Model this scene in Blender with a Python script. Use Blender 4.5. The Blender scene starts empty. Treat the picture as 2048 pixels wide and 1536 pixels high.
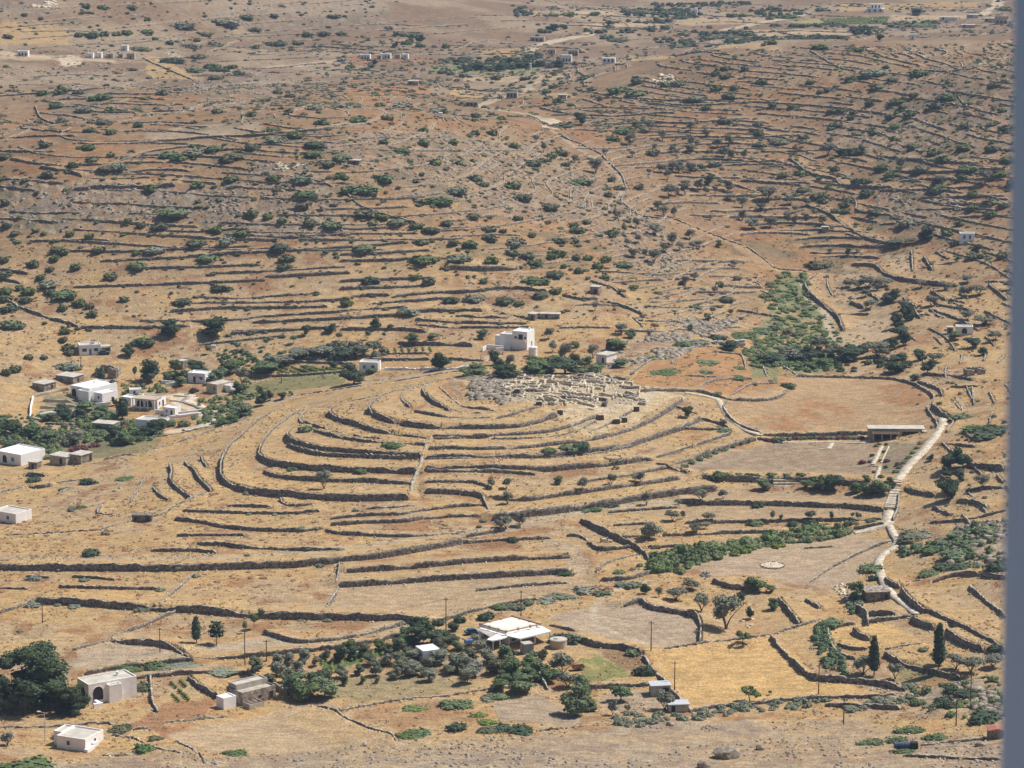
import bpy, bmesh, math, random
import numpy as np
from mathutils import Vector, Matrix
R = math.radians
random.seed(7); RNG = np.random.default_rng(7)
SC = bpy.context.scene
COL = SC.collection

# ---------------------------------------------------------------- camera
CAMZ = 225.0; PITCH = R(12.0); FPX = 6000.0
cam_d = bpy.data.cameras.new('camera'); cam = bpy.data.objects.new('camera', cam_d); COL.objects.link(cam)
cam.location = (0, 0, CAMZ); cam.rotation_euler = (math.pi/2-PITCH, 0, 0)
cam_d.sensor_width = 36; cam_d.lens = 36*FPX/2048; cam_d.clip_start = 0.2; cam_d.clip_end = 9000
cam_d.dof.use_dof = True; cam_d.dof.focus_distance = 950; cam_d.dof.aperture_fstop = 12.5
SC.camera = cam
# ---------------------------------------------------------------- light
SUN_AZ = R(22); SUN_EL = R(55)      # azimuth measured from +x (picture right) towards +y (away)
w = bpy.data.worlds.new('World'); SC.world = w; w.use_nodes = True
nt = w.node_tree; bg = nt.nodes['Background']; bg.inputs[1].default_value = 0.062
sk = nt.nodes.new('ShaderNodeTexSky'); sk.sky_type = 'NISHITA'; sk.sun_disc = False
sk.sun_elevation = SUN_EL; sk.sun_rotation = math.pi/2-SUN_AZ; sk.dust_density = 1.5
nt.links.new(sk.outputs[0], bg.inputs[0])
sd = bpy.data.lights.new('sun', 'SUN'); sd.energy = 4.5; sd.angle = R(0.5); sd.color = (1, 0.955, 0.88)
so = bpy.data.objects.new('sun', sd); COL.objects.link(so)
dv = Vector((math.cos(SUN_AZ)*math.cos(SUN_EL), math.sin(SUN_AZ)*math.cos(SUN_EL), math.sin(SUN_EL)))
so.rotation_euler = dv.to_track_quat('Z', 'Y').to_euler(); so.location = (200, 300, 600)
SC.view_settings.view_transform = 'Standard'; SC.view_settings.look = 'None'
SC.view_settings.exposure = 0.32; SC.view_settings.gamma = 1.0
SC.cycles.max_bounces = 5; SC.cycles.volume_bounces = 0

# ---------------------------------------------------------------- numeric helpers
def _h(ix, iy, s):
    n = (ix*374761393 + iy*668265263 + s*1274126177) & 0xffffffff
    n = ((n ^ (n >> 13))*1274126177) & 0xffffffff
    return ((n ^ (n >> 16)) & 0xffff)/65535.0
def vnoise(x, y, s=0):
    x0 = np.floor(x); y0 = np.floor(y); fx = x-x0; fy = y-y0
    fx = fx*fx*(3-2*fx); fy = fy*fy*(3-2*fy)
    i = x0.astype(np.int64); j = y0.astype(np.int64)
    a = _h(i, j, s); b = _h(i+1, j, s); c = _h(i, j+1, s); d = _h(i+1, j+1, s)
    return (a+(b-a)*fx)*(1-fy)+(c+(d-c)*fx)*fy
def fbm(x, y, sc, oc=4, s=0):
    t = 0; a = 1; n = 0
    for k in range(oc):
        t = t+a*vnoise(x/sc+17.3*k, y/sc+9.1*k, s+k); n += a; a *= .55; sc /= 2.07
    return t/n
def sstep(a, b, x):
    t = np.clip((x-a)/(b-a), 0, 1); return t*t*(3-2*t)
CP, SP = math.cos(PITCH), math.sin(PITCH)
def ray(px, py):
    u = (px-1024)/FPX; v = (768-py)/FPX
    return u, CP+v*SP, -SP+v*CP
def project(x, y, z):
    z = z-CAMZ; f = y*CP-z*SP; v = y*SP+z*CP
    return 1024+FPX*x/f, 768-FPX*v/f

# ---------------------------------------------------------------- terrain control: photo pixel + ground height
CTRL = """0 1536 9;1024 1536 10;2048 1536 16;500 1490 6;1024 1470 6;1500 1460 7;2000 1400 12;0 1400 4;700 1400 4;1300 1400 5;1700 1400 7
0 1300 4;500 1300 5;1000 1280 6;1500 1300 7;1900 1300 11;0 1200 5;500 1200 6;1000 1180 7;1500 1150 8;1800 1150 10;2010 1100 18
0 1100 5;300 1110 7;700 1100 9;1100 1090 9;1400 1080 9;1750 1050 11;2040 1000 21;850 970 14;500 970 11;440 940 9;850 880 20;580 880 15
1000 800 26;1250 790 25;760 800 22;1150 950 14;1400 950 12.5;1350 870 17;700 770 15;560 800 11;450 840 8;900 738 20;1000 725 19.5;1150 738 21
0 920 3;150 930 4;300 900 6;50 800 6;300 800 7;450 780 8;150 720 12;0 720 15;400 700 13;700 700 16;850 700 18;150 1000 5;300 960 8
1600 900 15;1800 870 16;1650 780 18;1850 780 19;1450 830 19;1400 715 25;1250 720 22;1600 720 16;1950 850 23;1950 750 24;2040 700 26
1650 650 17;1560 540 24;1720 640 18;1850 620 24;2000 560 31;1800 520 28;1935 480 34;1350 620 24;1400 560 27;1500 450 34;1300 480 35
0 640 20;300 640 21;600 640 21;900 640 22;1100 640 24;0 500 34;300 500 37;600 500 38;900 500 38;1150 500 35;300 380 52;600 350 59;900 350 54;1100 350 48
0 380 50;1250 400 41;500 275 67;800 245 66;100 345 56;1000 240 57;1090 250 54;300 300 62;300 200 51;100 250 53;0 250 55;0 180 60;200 165 62;400 170 58
220 115 52;0 110 55;460 60 56;0 0 78;400 0 72;700 180 50;700 115 49;800 0 63;1100 80 47;1100 0 47;1000 190 49;1600 30 47;2000 30 47;1600 62 47;1300 60 46
1950 85 80;1320 130 68;1450 105 71;1700 90 76;1200 110 48;1200 200 55;1500 250 53;1800 250 58;2000 300 57;2000 200 70;1700 350 45;2000 400 44;1900 150 76;1300 250 51;1200 300 48"""
pts = []
for q in CTRL.replace('\n', ';').split(';'):
    a, b, z = map(float, q.split()); d = ray(a, b); t = (z-CAMZ)/d[2]; pts.append((d[0]*t, d[1]*t, z))
pts += [(-700, 3100, 190), (0, 3100, 150), (700, 3100, 160), (-1300, 3000, 220), (1300, 3000, 200), (-650, 1800, 90), (700, 1800, 90), (-600, 1100, 20),
        (620, 1100, 60), (-350, 600, 8), (350, 600, 20), (0, 500, 16), (-300, 350, 16), (300, 350, 25), (900, 1900, 110), (-900, 2000, 110), (0, 2400, 58), (-350, 2350, 90), (380, 2400, 60)]
pts = np.array(pts); PN = len(pts); SCL = 500.0
def _U(r2): return np.where(r2 > 0, r2*np.log(r2+1e-12), 0)
_p = pts[:, :2]/SCL
_K = _U(((_p[:, None]-_p[None])**2).sum(-1))+np.eye(PN)*0.002
_P = np.c_[np.ones(PN), _p]; _A = np.zeros((PN+3, PN+3)); _A[:PN, :PN] = _K; _A[:PN, PN:] = _P; _A[PN:, :PN] = _P.T
_w = np.linalg.solve(_A, np.r_[pts[:, 2], 0, 0, 0])
def tps(x, y):
    q = np.stack([x, y], -1)/SCL; out = _w[PN]+_w[PN+1]*q[..., 0]+_w[PN+2]*q[..., 1]
    for i in range(PN): out = out+_w[i]*_U((q[..., 0]-_p[i, 0])**2+(q[..., 1]-_p[i, 1])**2)
    return out
# polar grid round the camera hill (finer where things are far from the lens)
rr = list(np.r_[np.linspace(0.6, 8, 6), np.linspace(14, 560, 60)])
while rr[-1] < 3200:
    r = rr[-1]; rr.append(r+(0.78 if r < 900 else 0.78+(r-900)/600*1.0 if r < 1500 else 1.78+(r-1500)/600*1.9 if r < 2200 else 4+(r-2200)/20))
RR = np.array(rr)
AZ = np.r_[np.linspace(-34, -10.7, 90, endpoint=False), np.linspace(-10.7, 10.7, 1150), np.linspace(10.7, 34, 91)[1:]]*math.pi/180
NR, NA = len(RR), len(AZ)
SA, CA = np.sin(AZ), np.cos(AZ)
GX = RR[:, None]*SA[None]; GY = RR[:, None]*CA[None]
ci = np.unique(np.r_[np.arange(0, NR, 6), NR-1]); cj = np.unique(np.r_[np.arange(0, NA, 6), NA-1])
zc = tps(GX[np.ix_(ci, cj)], GY[np.ix_(ci, cj)])
tmp = np.stack([np.interp(RR, RR[ci], zc[:, k]) for k in range(len(cj))], 1)
ZB = np.stack([np.interp(AZ, AZ[cj], tmp[k]) for k in range(NR)], 0)
hill = CAMZ-1.66-0.47*np.clip(RR-2.4, 0, None)
ZB = np.where(RR[:, None] < 560, np.maximum(hill[:, None], np.minimum(ZB, 222.5-0.42*RR[:, None])), ZB)
nz = sstep(520, 640, RR)[:, None]
ZB = ZB+(sstep(1090, 1220, RR)[:, None]*(1-.5*sstep(1500, 1800, RR)[:, None]))*(fbm(GX+40, GY, 130, 2, 71)-.5)*15
ZB = ZB+nz*((fbm(GX, GY, 45, 2, 3)-.5)*1.6+(fbm(GX, GY, 14, 2, 5)-.5)*.7*sstep(1060, 1200, RR)[:, None])
ISTART = int(np.searchsorted(RR, 585))
def raycast(Z, px, py, add=0.0):
    d = ray(px, py); az = math.atan2(d[0], d[1]); sl = d[2]/math.hypot(d[0], d[1])
    j = int(np.searchsorted(AZ, az))-1; j = max(0, min(NA-2, j)); f = (az-AZ[j])/(AZ[j+1]-AZ[j])
    z = Z[ISTART:, j]*(1-f)+Z[ISTART:, j+1]*f+add; r = RR[ISTART:]
    g = z-(CAMZ+sl*r); k = int(np.argmax(g > 0))
    if k == 0: k = 1 if g[0] > 0 else len(r)-1
    t = g[k-1]/(g[k-1]-g[k]+1e-9); t = min(max(t, 0), 1); R_ = r[k-1]+t*(r[k]-r[k-1])
    return R_*math.sin(az), R_*math.cos(az), CAMZ+sl*R_-add
def sample(Z, x, y):
    x = np.asarray(x, float); y = np.asarray(y, float)
    r = np.hypot(x, y); a = np.arctan2(x, y)
    i = np.clip(np.searchsorted(RR, r)-1, 0, NR-2); j = np.clip(np.searchsorted(AZ, a)-1, 0, NA-2)
    fr = np.clip((r-RR[i])/(RR[i+1]-RR[i]), 0, 1); fa = np.clip((a-AZ[j])/(AZ[j+1]-AZ[j]), 0, 1)
    return (Z[i, j]*(1-fa)+Z[i, j+1]*fa)*(1-fr)+(Z[i+1, j]*(1-fa)+Z[i+1, j+1]*fa)*fr
# ---------------------------------------------------------------- dry stone walls, traced: height | x y x y ... (top edge); f = free standing, w = white, t = thick pale ramp
WALLS = """2|900 756 861 763 815 777 761 788 720 797 688 803 665 812 654 821 676 835 717 844 742 856 795 864 856 872
2.6|790 779 754 793 739 807 734 816 742 820 766 831 800 840 852 847 923 848 996 849 1045 846 1082 835 1114 823
1.5|815 779 803 786 800 794 808 802 820 810
1.6|864 766 850 770 842 775 846 783 860 795 876 805 893 813 899 818
1.7|829 819 850 823 887 831 935 835 984 834
1.1|918 811 950 813 980 816 996 826
1|897 819 930 822 965 826
0.8f|879 774 890 783 905 797 920 810
2|989 836 1021 828 1045 819 1070 813 1084 810
1.9|862 869 911 868 967 868 1033 865 1094 860 1143 849 1192 830 1207 826
1|865 877 895 875 923 874
1.4|982 874 1021 875 1070 874 1118 871 1155 859 1192 840
1.4|1143 873 1192 859 1231 840 1265 819
2|855 894 899 892 948 895 1021 893 1070 889 1130 882 1182 875 1231 864 1265 854 1302 837 1350 806 1365 792
2|850 911 923 908 996 909 1079 908 1143 901 1241 889 1289 874 1350 854 1367 850 1402 830
1f|1079 911 1131 913 1216 901 1265 889
0.8|850 918 940 917 1021 916
2|850 932 935 928 996 930 1094 933 1167 925 1241 919 1285 911
1|850 939 996 939 1070 945
1.5|850 960 935 958 972 966 979 974
1.1|1131 967 1192 957 1241 951 1289 940 1333 932
1.8|850 976 911 978 955 982 967 988
1.8|975 988 1021 991 1057 993 1119 984 1167 978 1241 968 1289 963 1359 951
1.5f|965 990 972 1005 982 1028
2.4|984 1028 1045 1021 1094 1016 1155 1008 1216 999 1289 986 1350 978 1434 969
1|850 1016 911 1008 965 1006
1|850 1033 911 1028 972 1028
1.7|615 817 602 830 595 842 612 843 644 854 693 867 730 874 771 877
1.9|627 859 669 869 730 880 815 883 854 888
2.6|592 847 576 858 571 866 578 875 607 884 644 892 717 899 815 905 844 905
1.5|573 886 605 897 644 905 717 908 812 913
2.1|603 818 588 825 571 837 550 852 537 864 522 885 515 903 522 911 559 923 620 929 717 934 835 936
1.4|527 938 534 944 571 950 632 954 669 956 730 956 820 962
2.4|570 808 540 822 507 845 481 869 454 891 441 921 441 947 449 960 493 972 546 979 644 986 717 988 817 986
1.3t|863 872 856 886 849 899 843 918 839 935 830 950 825 960 822 988
1|454 1007 544 1010
1|560 994 562 1002 571 1006 610 1007 629 1002
1|366 1018 427 1020 500 1022 571 1023 639 1018
1.2|349 1034 403 1039 439 1048 498 1054 546 1056 603 1057 647 1051
1.1|651 1056 669 1062 742 1066 791 1068 900 1067 985 1052
1|734 1013 825 1008
1.2|666 1033 717 1027 766 1024 803 1024 852 1013
1.2|661 1045 730 1040 815 1038 852 1030
0.8|354 1068 400 1067 490 1067
1.2|396 1084 444 1084 473 1089 595 1094 681 1096
1|303 1097 391 1097 432 1101
2.2|0 1127 122 1128 220 1128 342 1129 473 1125 595 1121 669 1114 693 1110 742 1107 815 1095 860 1087 925 1075
1.4|933 1068 965 1062 996 1055
1|909 1083 1016 1075 1101 1072
1.7|693 1135 766 1131 850 1125 948 1115 1021 1111 1141 1106
1.9|676 1163 766 1158 850 1152 922 1147 1044 1141 1100 1138 1140 1136
0.8|953 1177 1044 1168 1134 1162
1.2f|679 1121 676 1145 673 1164
1.2f|677 1170 668 1190 657 1206 647 1223
2.2|73 1194 137 1196 171 1198 244 1204 317 1209 400 1212 500 1222 571 1224 644 1226 717 1226 791 1229 844 1236
1f|0 1221 37 1209 73 1194
0.8f|388 1145 350 1178 320 1204
1f|354 1218 323 1230 293 1245 221 1270
1.8|222 1276 293 1278 325 1282 354 1290 378 1311
1|221 1277 186 1287 146 1297
1.3|166 1342 244 1328 378 1314 498 1307 620 1295 717 1284 815 1261
1.3|527 1259 571 1273 607 1280 669 1275 742 1261 810 1241
0.7|144 1151 181 1152 229 1157
0.9|116 1170 244 1173 325 1174
0.5|0 1174 54 1176
0.7|51 1151 98 1152
1.3|20 1068 98 1064 171 1059 200 1058 220 1051 256 1041
1|193 1025 254 1032 303 1032 327 1026 342 1013 381 995 415 982
0.8|195 1024 195 1013 207 1002
1.3|369 924 388 936 395 951 422 978
1.3|338 926 344 939 338 956 354 973 383 993
1.3|400 912 413 931
0.9|305 970 317 987 337 997
0.6f|293 950 269 987 261 1002
0.8|207 918 244 909 271 908
1.1|286 902 342 887 366 880 420 860 445 852 500 832
1.5|56 967 78 970 105 964
0.8|112 964 151 959 188 957
1.5|51 945 90 945
0.8|115 985 151 970
0.6|0 983 56 970
2.2|1405 947 1420 950 1444 950 1517 952 1615 953 1700 958 1780 965
1.6|1359 997 1408 1001 1493 1001 1591 1003 1700 1007 1768 1014
0.9|1217 1021 1285 1016 1356 1011
0.8|1227 1047 1298 1044
1.2|1371 1041 1493 1039 1615 1036 1700 1035 1765 1035
0.9|1244 1072 1281 1067
1.2|1325 1066 1420 1062 1556 1058
0.8|1295 1091 1371 1089
1.9f|1160 1032 1204 1055 1241 1072 1277 1089 1297 1111
1f|1133 1068 1153 1065 1175 1076
1.2f|1175 1079 1199 1096 1263 1089
1.2|1192 1137 1216 1121 1277 1106
1.3|1200 1155 1261 1152 1298 1140 1332 1130
1.6|1249 1204 1283 1194 1298 1209 1346 1216 1371 1220 1395 1226 1402 1245 1400 1280
1.5|1425 1156 1464 1170 1488 1170
1.5|1557 1191 1571 1209 1598 1241
1.2|1610 1196 1639 1211
0.7f|1622 1160 1652 1138 1700 1112 1743 1093 1782 1078
1.2|1328 1295 1382 1287 1460 1278 1539 1267 1606 1248 1643 1235
1.6f|1541 1269 1572 1303 1604 1334 1627 1350 1711 1355 1755 1359 1811 1372
0.9f|1382 1418 1434 1409 1539 1400 1591 1394 1677 1390 1755 1390 1793 1385
1.3f|1286 1308 1312 1340 1335 1366 1356 1392 1382 1416
1.6|1142 1267 1191 1284 1244 1288 1283 1300
1f|1649 1253 1685 1246 1711 1243
1f|1654 1253 1662 1284 1675 1305 1711 1313
1.6|1706 1253 1716 1264 1739 1271
0.8|1675 1284 1698 1295 1734 1295
1.2f|1734 1240 1780 1233 1822 1226
1.6|1737 1222 1791 1220
2f|1711 1207 1734 1220 1736 1240
1|1770 1296 1806 1289 1845 1283
1.5|1768 1302 1796 1318 1837 1331 1883 1341 1922 1351
1.9|1822 1230 1840 1240 1868 1248
1.9|1891 1256 1922 1277 1966 1292
1.5|1770 1153 1780 1163 1801 1168
2|1801 1173 1822 1197 1845 1212 1884 1230 1935 1253 1981 1277 2010 1295
0.8|1804 1166 1845 1158
1.4|1865 1158 1909 1143 1958 1143
1.2f|1938 1168 1974 1199 2012 1228
1.5|1963 1145 2012 1149
1|1853 1377 1909 1364 1979 1351
0.8|1737 1407 1791 1407
0.5f|1842 1488 1974 1475
0.6f|1806 1509 2000 1516
1.3f|1799 981 1795 1017 1786 1037
1.5|1809 971 1829 979 1870 985
1|1931 978 1963 973 2007 971
1.2|1914 998 1951 1000 1973 1012
0.8|1792 1100 1829 1101
0.8|1860 1042 1939 1037 2012 1017
0.8|1865 1012 1900 1027
1.8|1939 924 2007 932
1.4|1707 1051 1768 1044
0.6|1609 1094 1670 1090
1f|1593 749 1679 751 1788 754 1827 764 1862 784 1870 795 1852 813 1874 842 1876 858
1|1835 760 1881 776 1884 788
1.8|1862 807 1893 827
1f|1453 799 1445 811 1460 834 1484 850 1523 864
1.4|1525 866 1624 865 1737 862
1.2|1281 778 1312 776 1398 778 1464 795 1523 797 1562 791 1573 776
1|1262 745 1289 725 1344 700 1398 692 1492 694 1523 710 1554 725 1589 745
0.7|1398 780 1406 764 1453 754 1503 756
0.5|1371 749 1437 753
0.6f|1464 788 1499 766 1554 764
0.5f|1344 725 1347 710
0.6f|1425 702 1484 706 1492 737
0.5f|1523 725 1534 752
0.8|1353 811 1402 830
1|1402 834 1437 842 1460 854
0.8|1363 854 1418 856 1464 858
1.2|1312 912 1386 889 1460 865
1.6|1336 928 1425 897 1511 873
1.2|1312 924 1375 940
1.4|1283 914 1307 916
1|1515 873 1562 881
1|1846 745 1913 749 1944 756
0.8|1901 772 1955 770
0.8f|1944 772 1948 807
0.8|1905 795 1920 819
1|1881 885 1951 889
1.2|1615 409 1656 423 1690 450 1724 471 1782 488
1.3|1492 491 1526 515 1553 536 1615 541
1|1348 437 1382 450 1451 478 1490 490
0.8|1416 344 1468 368 1519 382
1.2|1580 314 1608 338 1638 351 1669 353 1680 368 1734 372 1789 373
0.8|1703 392 1714 403 1710 420 1785 430
1.6|1635 543 1611 560 1608 567 1621 587 1656 614 1676 630 1686 655
1.4|1703 526 1751 526 1765 543 1806 556 1861 563 1908 567
1|1823 498 1825 539
1.2|1847 512 1864 536
0.8|1871 502 1895 515
0.6|1826 539 1895 526 1929 519
1.1|1680 628 1738 625
0.8|1823 630 1861 628
1|1864 618 1926 638
1|1861 580 1891 597
1.2|1806 594 1833 614
1.5|1700 601 1727 611
1|1738 584 1758 597
1|1898 597 1930 604
0.8|1874 608 1943 618
1|1977 567 2014 597
0.8|1970 560 2011 563
0.8|1652 546 1656 573 1666 590
1.2|1433 568 1526 573
1|1392 582 1519 582
1|1521 580 1553 594
1|1474 618 1560 631
1.3|1505 560 1522 570
0.9|200 520 350 513 450 505 600 498 700 492
0.9|147 572 308 567 410 563 530 558
1|530 552 620 547 700 543
1|390 592 470 597 560 590 640 583
1.2|380 603 500 604 640 600 700 594
1.1|340 620 440 613 560 612 655 611
1|280 640 420 640 560 629 700 620
1.1|160 652 300 652 380 648
1|505 642 600 638 700 634
1|460 665 560 658 700 650
0.7|240 502 350 497 500 492
0.8|260 535 400 532 520 528
0.8|420 545 560 540 690 532
0.9|680 494 750 488 815 482
0.9|680 508 760 505 860 498
0.9|680 520 800 518 840 512
1|680 560 780 556 870 553
2|895 529 960 533 1030 532 1040 529
1|680 575 760 573 845 570
1.3|790 590 850 583 940 580 1000 572 1050 573 1095 580
1|700 592 740 587 780 588
1.1|740 606 850 597 890 593
1.2|680 620 720 616 815 612
1.5|680 632 800 626 860 616 965 617
1.2|920 628 960 632 1020 632
1.3|1000 624 1050 630 1060 634
1.3|830 636 950 642 1050 643
0.9|830 647 900 652 1060 652
1.2|680 655 800 655 852 660
1.2|1180 558 1225 570 1250 590
1.1|1125 587 1170 597 1195 594
1.1|1215 600 1250 610 1285 625
1.1|1265 633 1285 650
1.2f|695 385 725 412 780 430 845 448
1|550 793 610 787 664 779 717 771 791 761 850 751 900 743 950 738
1.1|850 769 899 759 948 753 1021 751 1143 751 1216 749 1230 760
0.9|571 720 693 725
0.9|500 751 595 748 693 740
1.1|731 717 859 715
1.2|795 681 813 685
1.6|822 683 900 684 945 686
0.8|776 705 859 704
1|899 715 967 718
1w|766 735 864 735 899 735 950 729
0.7|461 662 571 659
0.7|400 688 498 677 571 669
0.8|90 845 220 849
0.8|115 887 215 874
1|293 876 366 864 439 847
1.2f|0 590 24 602 61 620 110 636 137 642 159 652
1|0 536 55 544
1|0 555 41 563
1.2|290 283 400 272 520 268 570 262 640 257 700 245
0.8|180 345 235 322 300 300 400 288
1.8|145 377 200 369 240 372 290 370 350 365
1f|70 210 80 235 110 245 150 268
0.8|0 190 60 186 150 180 260 170
0.8f|285 115 330 135 390 160
1|80 332 120 338
1.1|140 340 165 350
0.8|0 372 50 378 80 382
0.8|590 345 640 362 665 372
0.8|560 225 640 205 700 195
0.8f|1120 270 1160 285 1200 305 1245 350 1255 380 1240 400 1280 430 1345 437
0.8|1230 330 1300 324 1400 316
0.8|680 143 780 152 870 160 880 175
0.8|860 168 960 180 1060 183
0.9|900 195 990 197
0.8|1080 215 1180 235
0.8|1265 152 1300 155
0.7|1500 165 1550 168
0.8f|1620 100 1680 135 1710 140
0.8f|1810 97 1850 115
0.8|1835 140 1900 142 1990 130 2030 128
0.7|1350 112 1400 102 1460 108
0.8f|1915 190 1930 210 1975 222
0.8|1820 143 1840 148
0.8|1130 70 1180 68
0.8|1348 110 1380 104 1440 100
0.9|1620 360 1665 362
1|1690 465 1720 475
0.8|700 120 790 122 900 128
0.7|400 90 520 95 640 92 760 100
0.7|40 255 120 262 200 262
0.7|1420 240 1500 250 1580 262
0.8|1520 265 1600 280 1700 300
1|1750 310 1850 320 1960 325
0.9|1760 380 1850 378 1950 372
0.9|1840 395 1930 392 2010 390
1.4|0 1453 105 1451 190 1444 225 1446
0.9|151 1458 210 1470
2|266 1455 305 1456
1.9|220 1468 268 1473 305 1492 366 1507
2.5|320 1470 354 1480 405 1508
0.9|205 1508 293 1510
1.1|325 1443 380 1438 454 1431
1.2f|300 1346 305 1400 315 1417
1.5|376 1348 395 1365 439 1390
1.2|266 1351 366 1341 500 1341
1.7|493 1334 522 1356
1.7|544 1363 576 1380
2.6|629 1408 669 1417 693 1434 742 1456 778 1463 790 1469
1.1|676 1420 742 1407 815 1395 893 1389 971 1377 1081 1367
1.6f|1073 1330 1083 1355 1095 1372
0.7|1073 1460 1166 1450
1.4|1171 1369 1215 1367 1298 1362
0.9|850 1243 900 1232 934 1222 1000 1205 1080 1193
1.1|1650 1405 1740 1408 1800 1412
0.8|1150 1258 1100 1246"""
# terrace strips read off as straight steps (x0 x1 y height)
STRIPS = """1190 1400 196 .8;1090 1300 215 .8;1300 1560 206 .8;1100 1350 228 .8;1230 1500 242 .9;1140 1420 262 .9;1300 1600 272 .9;1390 1530 287 .9;1150 1330 293 .8;1290 1500 302 1;1520 1660 300 .8
1340 1560 318 1;1450 1640 328 .9;1270 1420 336 .9;1350 1480 352 1;1480 1620 362 1;1320 1450 374 1;1380 1540 388 1;1500 1620 398 1;1330 1440 405 1;1420 1580 418 1.1;1460 1640 432 1.1;1380 1500 428 1
1520 1700 446 1;1560 1740 460 1.1;1590 1760 474 1;1480 1620 465 1;1600 1800 490 1;1620 1720 503 .9;1350 1500 520 1;1380 1480 536 .9;1420 1520 552 .9;1640 1760 512 .8
1780 2010 340 .9;1800 2010 357 .8;1850 2020 405 .9;1830 1990 418 .8;1900 2020 432 .8;1760 1860 445 .7
120 330 195 .8;100 370 208 .8;150 390 222 .8;190 350 236 .7;60 260 150 .7;300 420 250 .7;200 400 185 .8;250 380 245 .7;20 150 272 .7;0 110 300 .7
0 140 50 .6;40 200 62 .6;150 330 85 .6;300 480 78 .6;480 700 70 .6;560 760 105 .6;700 900 50 .6;760 900 64 .6;860 1010 150 .7;600 760 140 .7;720 900 160 .7;640 820 175 .8;600 800 190 .8
950 1200 28 .6;1000 1240 42 .6;1100 1340 52 .6;1180 1500 60 .7;1400 1700 72 .6;1500 1800 62 .6;1650 2000 55 .6;1200 1400 32 .6;1400 1560 45 .6;1060 1200 128 .7;900 1080 108 .7;900 1050 92 .7
330 500 460 .7;450 640 472 .7;60 220 480 .6;100 280 500 .7;640 800 455 .8;560 700 470 .7;20 160 425 .6;0 120 440 .6;900 1040 470 .6;860 1000 455 .6;700 850 395 .6
150 330 325 .7;180 380 340 .7;280 460 310 .7;420 600 300 .7;500 690 285 .7;700 900 275 .7;760 900 300 .6;620 760 320 .6;180 300 355 .7;900 1060 300 .6
1200 1400 545 .8;1180 1330 560 .8;1300 1440 600 .7;1290 1420 640 .7;1230 1330 662 .7;1300 1450 612 .7;1150 1240 610 .6;1120 1220 655 .6;1340 1480 655 .7"""
WL = []
for line in WALLS.split('\n'):
    h, c = line.split('|'); kind = ''
    if h[-1] in 'ftw': kind = h[-1]; h = h[:-1]
    c = list(map(float, c.split())); WL.append([float(h)*.86, kind, list(zip(c[::2], c[1::2]))])
rs = random.Random(5)
for q in STRIPS.replace('\n', ';').split(';'):
    x0, x1, y, h = map(float, q.split()); n = max(3, int((x1-x0)/28)); ph = rs.uniform(0, 6); til = rs.uniform(-.03, .03)
    WL.append([h*rs.uniform(.7, .95), '', [(x0+(x1-x0)*k/n, y+2.2*math.sin(ph+k*.9)+til*(x1-x0)*(k/n-.5)+rs.uniform(-.7, .7)) for k in range(n+1)]])
# short contour terraces of the back hills, too many to trace one by one: grown along the contour lines of the ground
def contour_lines(poly, n, lmin, lmax, h, seed, gap=5):
    r = random.Random(seed); c = list(map(float, poly.split())); P = np.array([raycast(ZB, a, b)[:2] for a, b in zip(c[::2], c[1::2])]); lo, hi = P.min(0), P.max(0); out = []; cells = set(); tries = 0
    def ins(x, y):
        k = False
        for i in range(len(P)):
            x0, y0 = P[i]; x1, y1 = P[i-1]
            if (y0 > y) != (y1 > y) and x < (x1-x0)*(y-y0)/(y1-y0)+x0: k = not k
        return k
    while len(out) < n and tries < n*9:
        tries += 1; x, y = r.uniform(lo[0], hi[0]), r.uniform(lo[1], hi[1])
        if not ins(x, y): continue
        L = []; T = r.uniform(lmin, lmax); d = 0; q = []
        while d < T:
            key = (int(x/gap), int(y/gap))
            if key in cells: break
            q.append(key); L.append((x, y)); e = 6.
            gx_ = float(sample(ZB, x+e, y)-sample(ZB, x-e, y)); gy_ = float(sample(ZB, x, y+e)-sample(ZB, x, y-e)); g = math.hypot(gx_, gy_)+1e-6
            if g < .12: gx_, gy_, g = gx_*.3, abs(gy_)+.2, 1; g = math.hypot(gx_, gy_)
            x += gy_/g*2.; y += -gx_/g*2.+r.uniform(-.12, .12); d += 2
        if len(L) > 7: out.append(np.array(L)); cells.update(q)
    for L in out: WL.append([h*r.uniform(.6, 1.0), 'p', L])
N_TRACED = len(WL)
contour_lines("0 500 0 300 300 290 700 250 1000 240 1200 320 1340 480 1450 640 1300 700 1200 560 900 480 500 500", 95, 25, 110, .62, 1)
contour_lines("1080 250 1300 130 1700 92 2035 80 2035 520 1850 500 1650 420 1400 330", 150, 20, 100, .62, 2)
contour_lines("0 300 0 0 760 0 800 80 1100 100 1180 200 900 235 500 260 300 270", 150, 30, 130, .62, 3, 9)
contour_lines("1050 0 2035 0 2035 72 1200 85", 45, 40, 140, .7, 4, 22)
contour_lines("1000 95 1250 86 1560 80 1560 98 1300 118 1180 165 1000 180", 30, 25, 90, .6, 7, 10)
contour_lines("1300 560 1500 560 1500 660 1300 690", 22, 14, 45, .6, 5)
contour_lines("1780 640 2035 520 2035 1060 1860 1030 1900 800", 34, 8, 26, .7, 6, 6)
RAISE = np.zeros_like(ZB)
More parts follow.
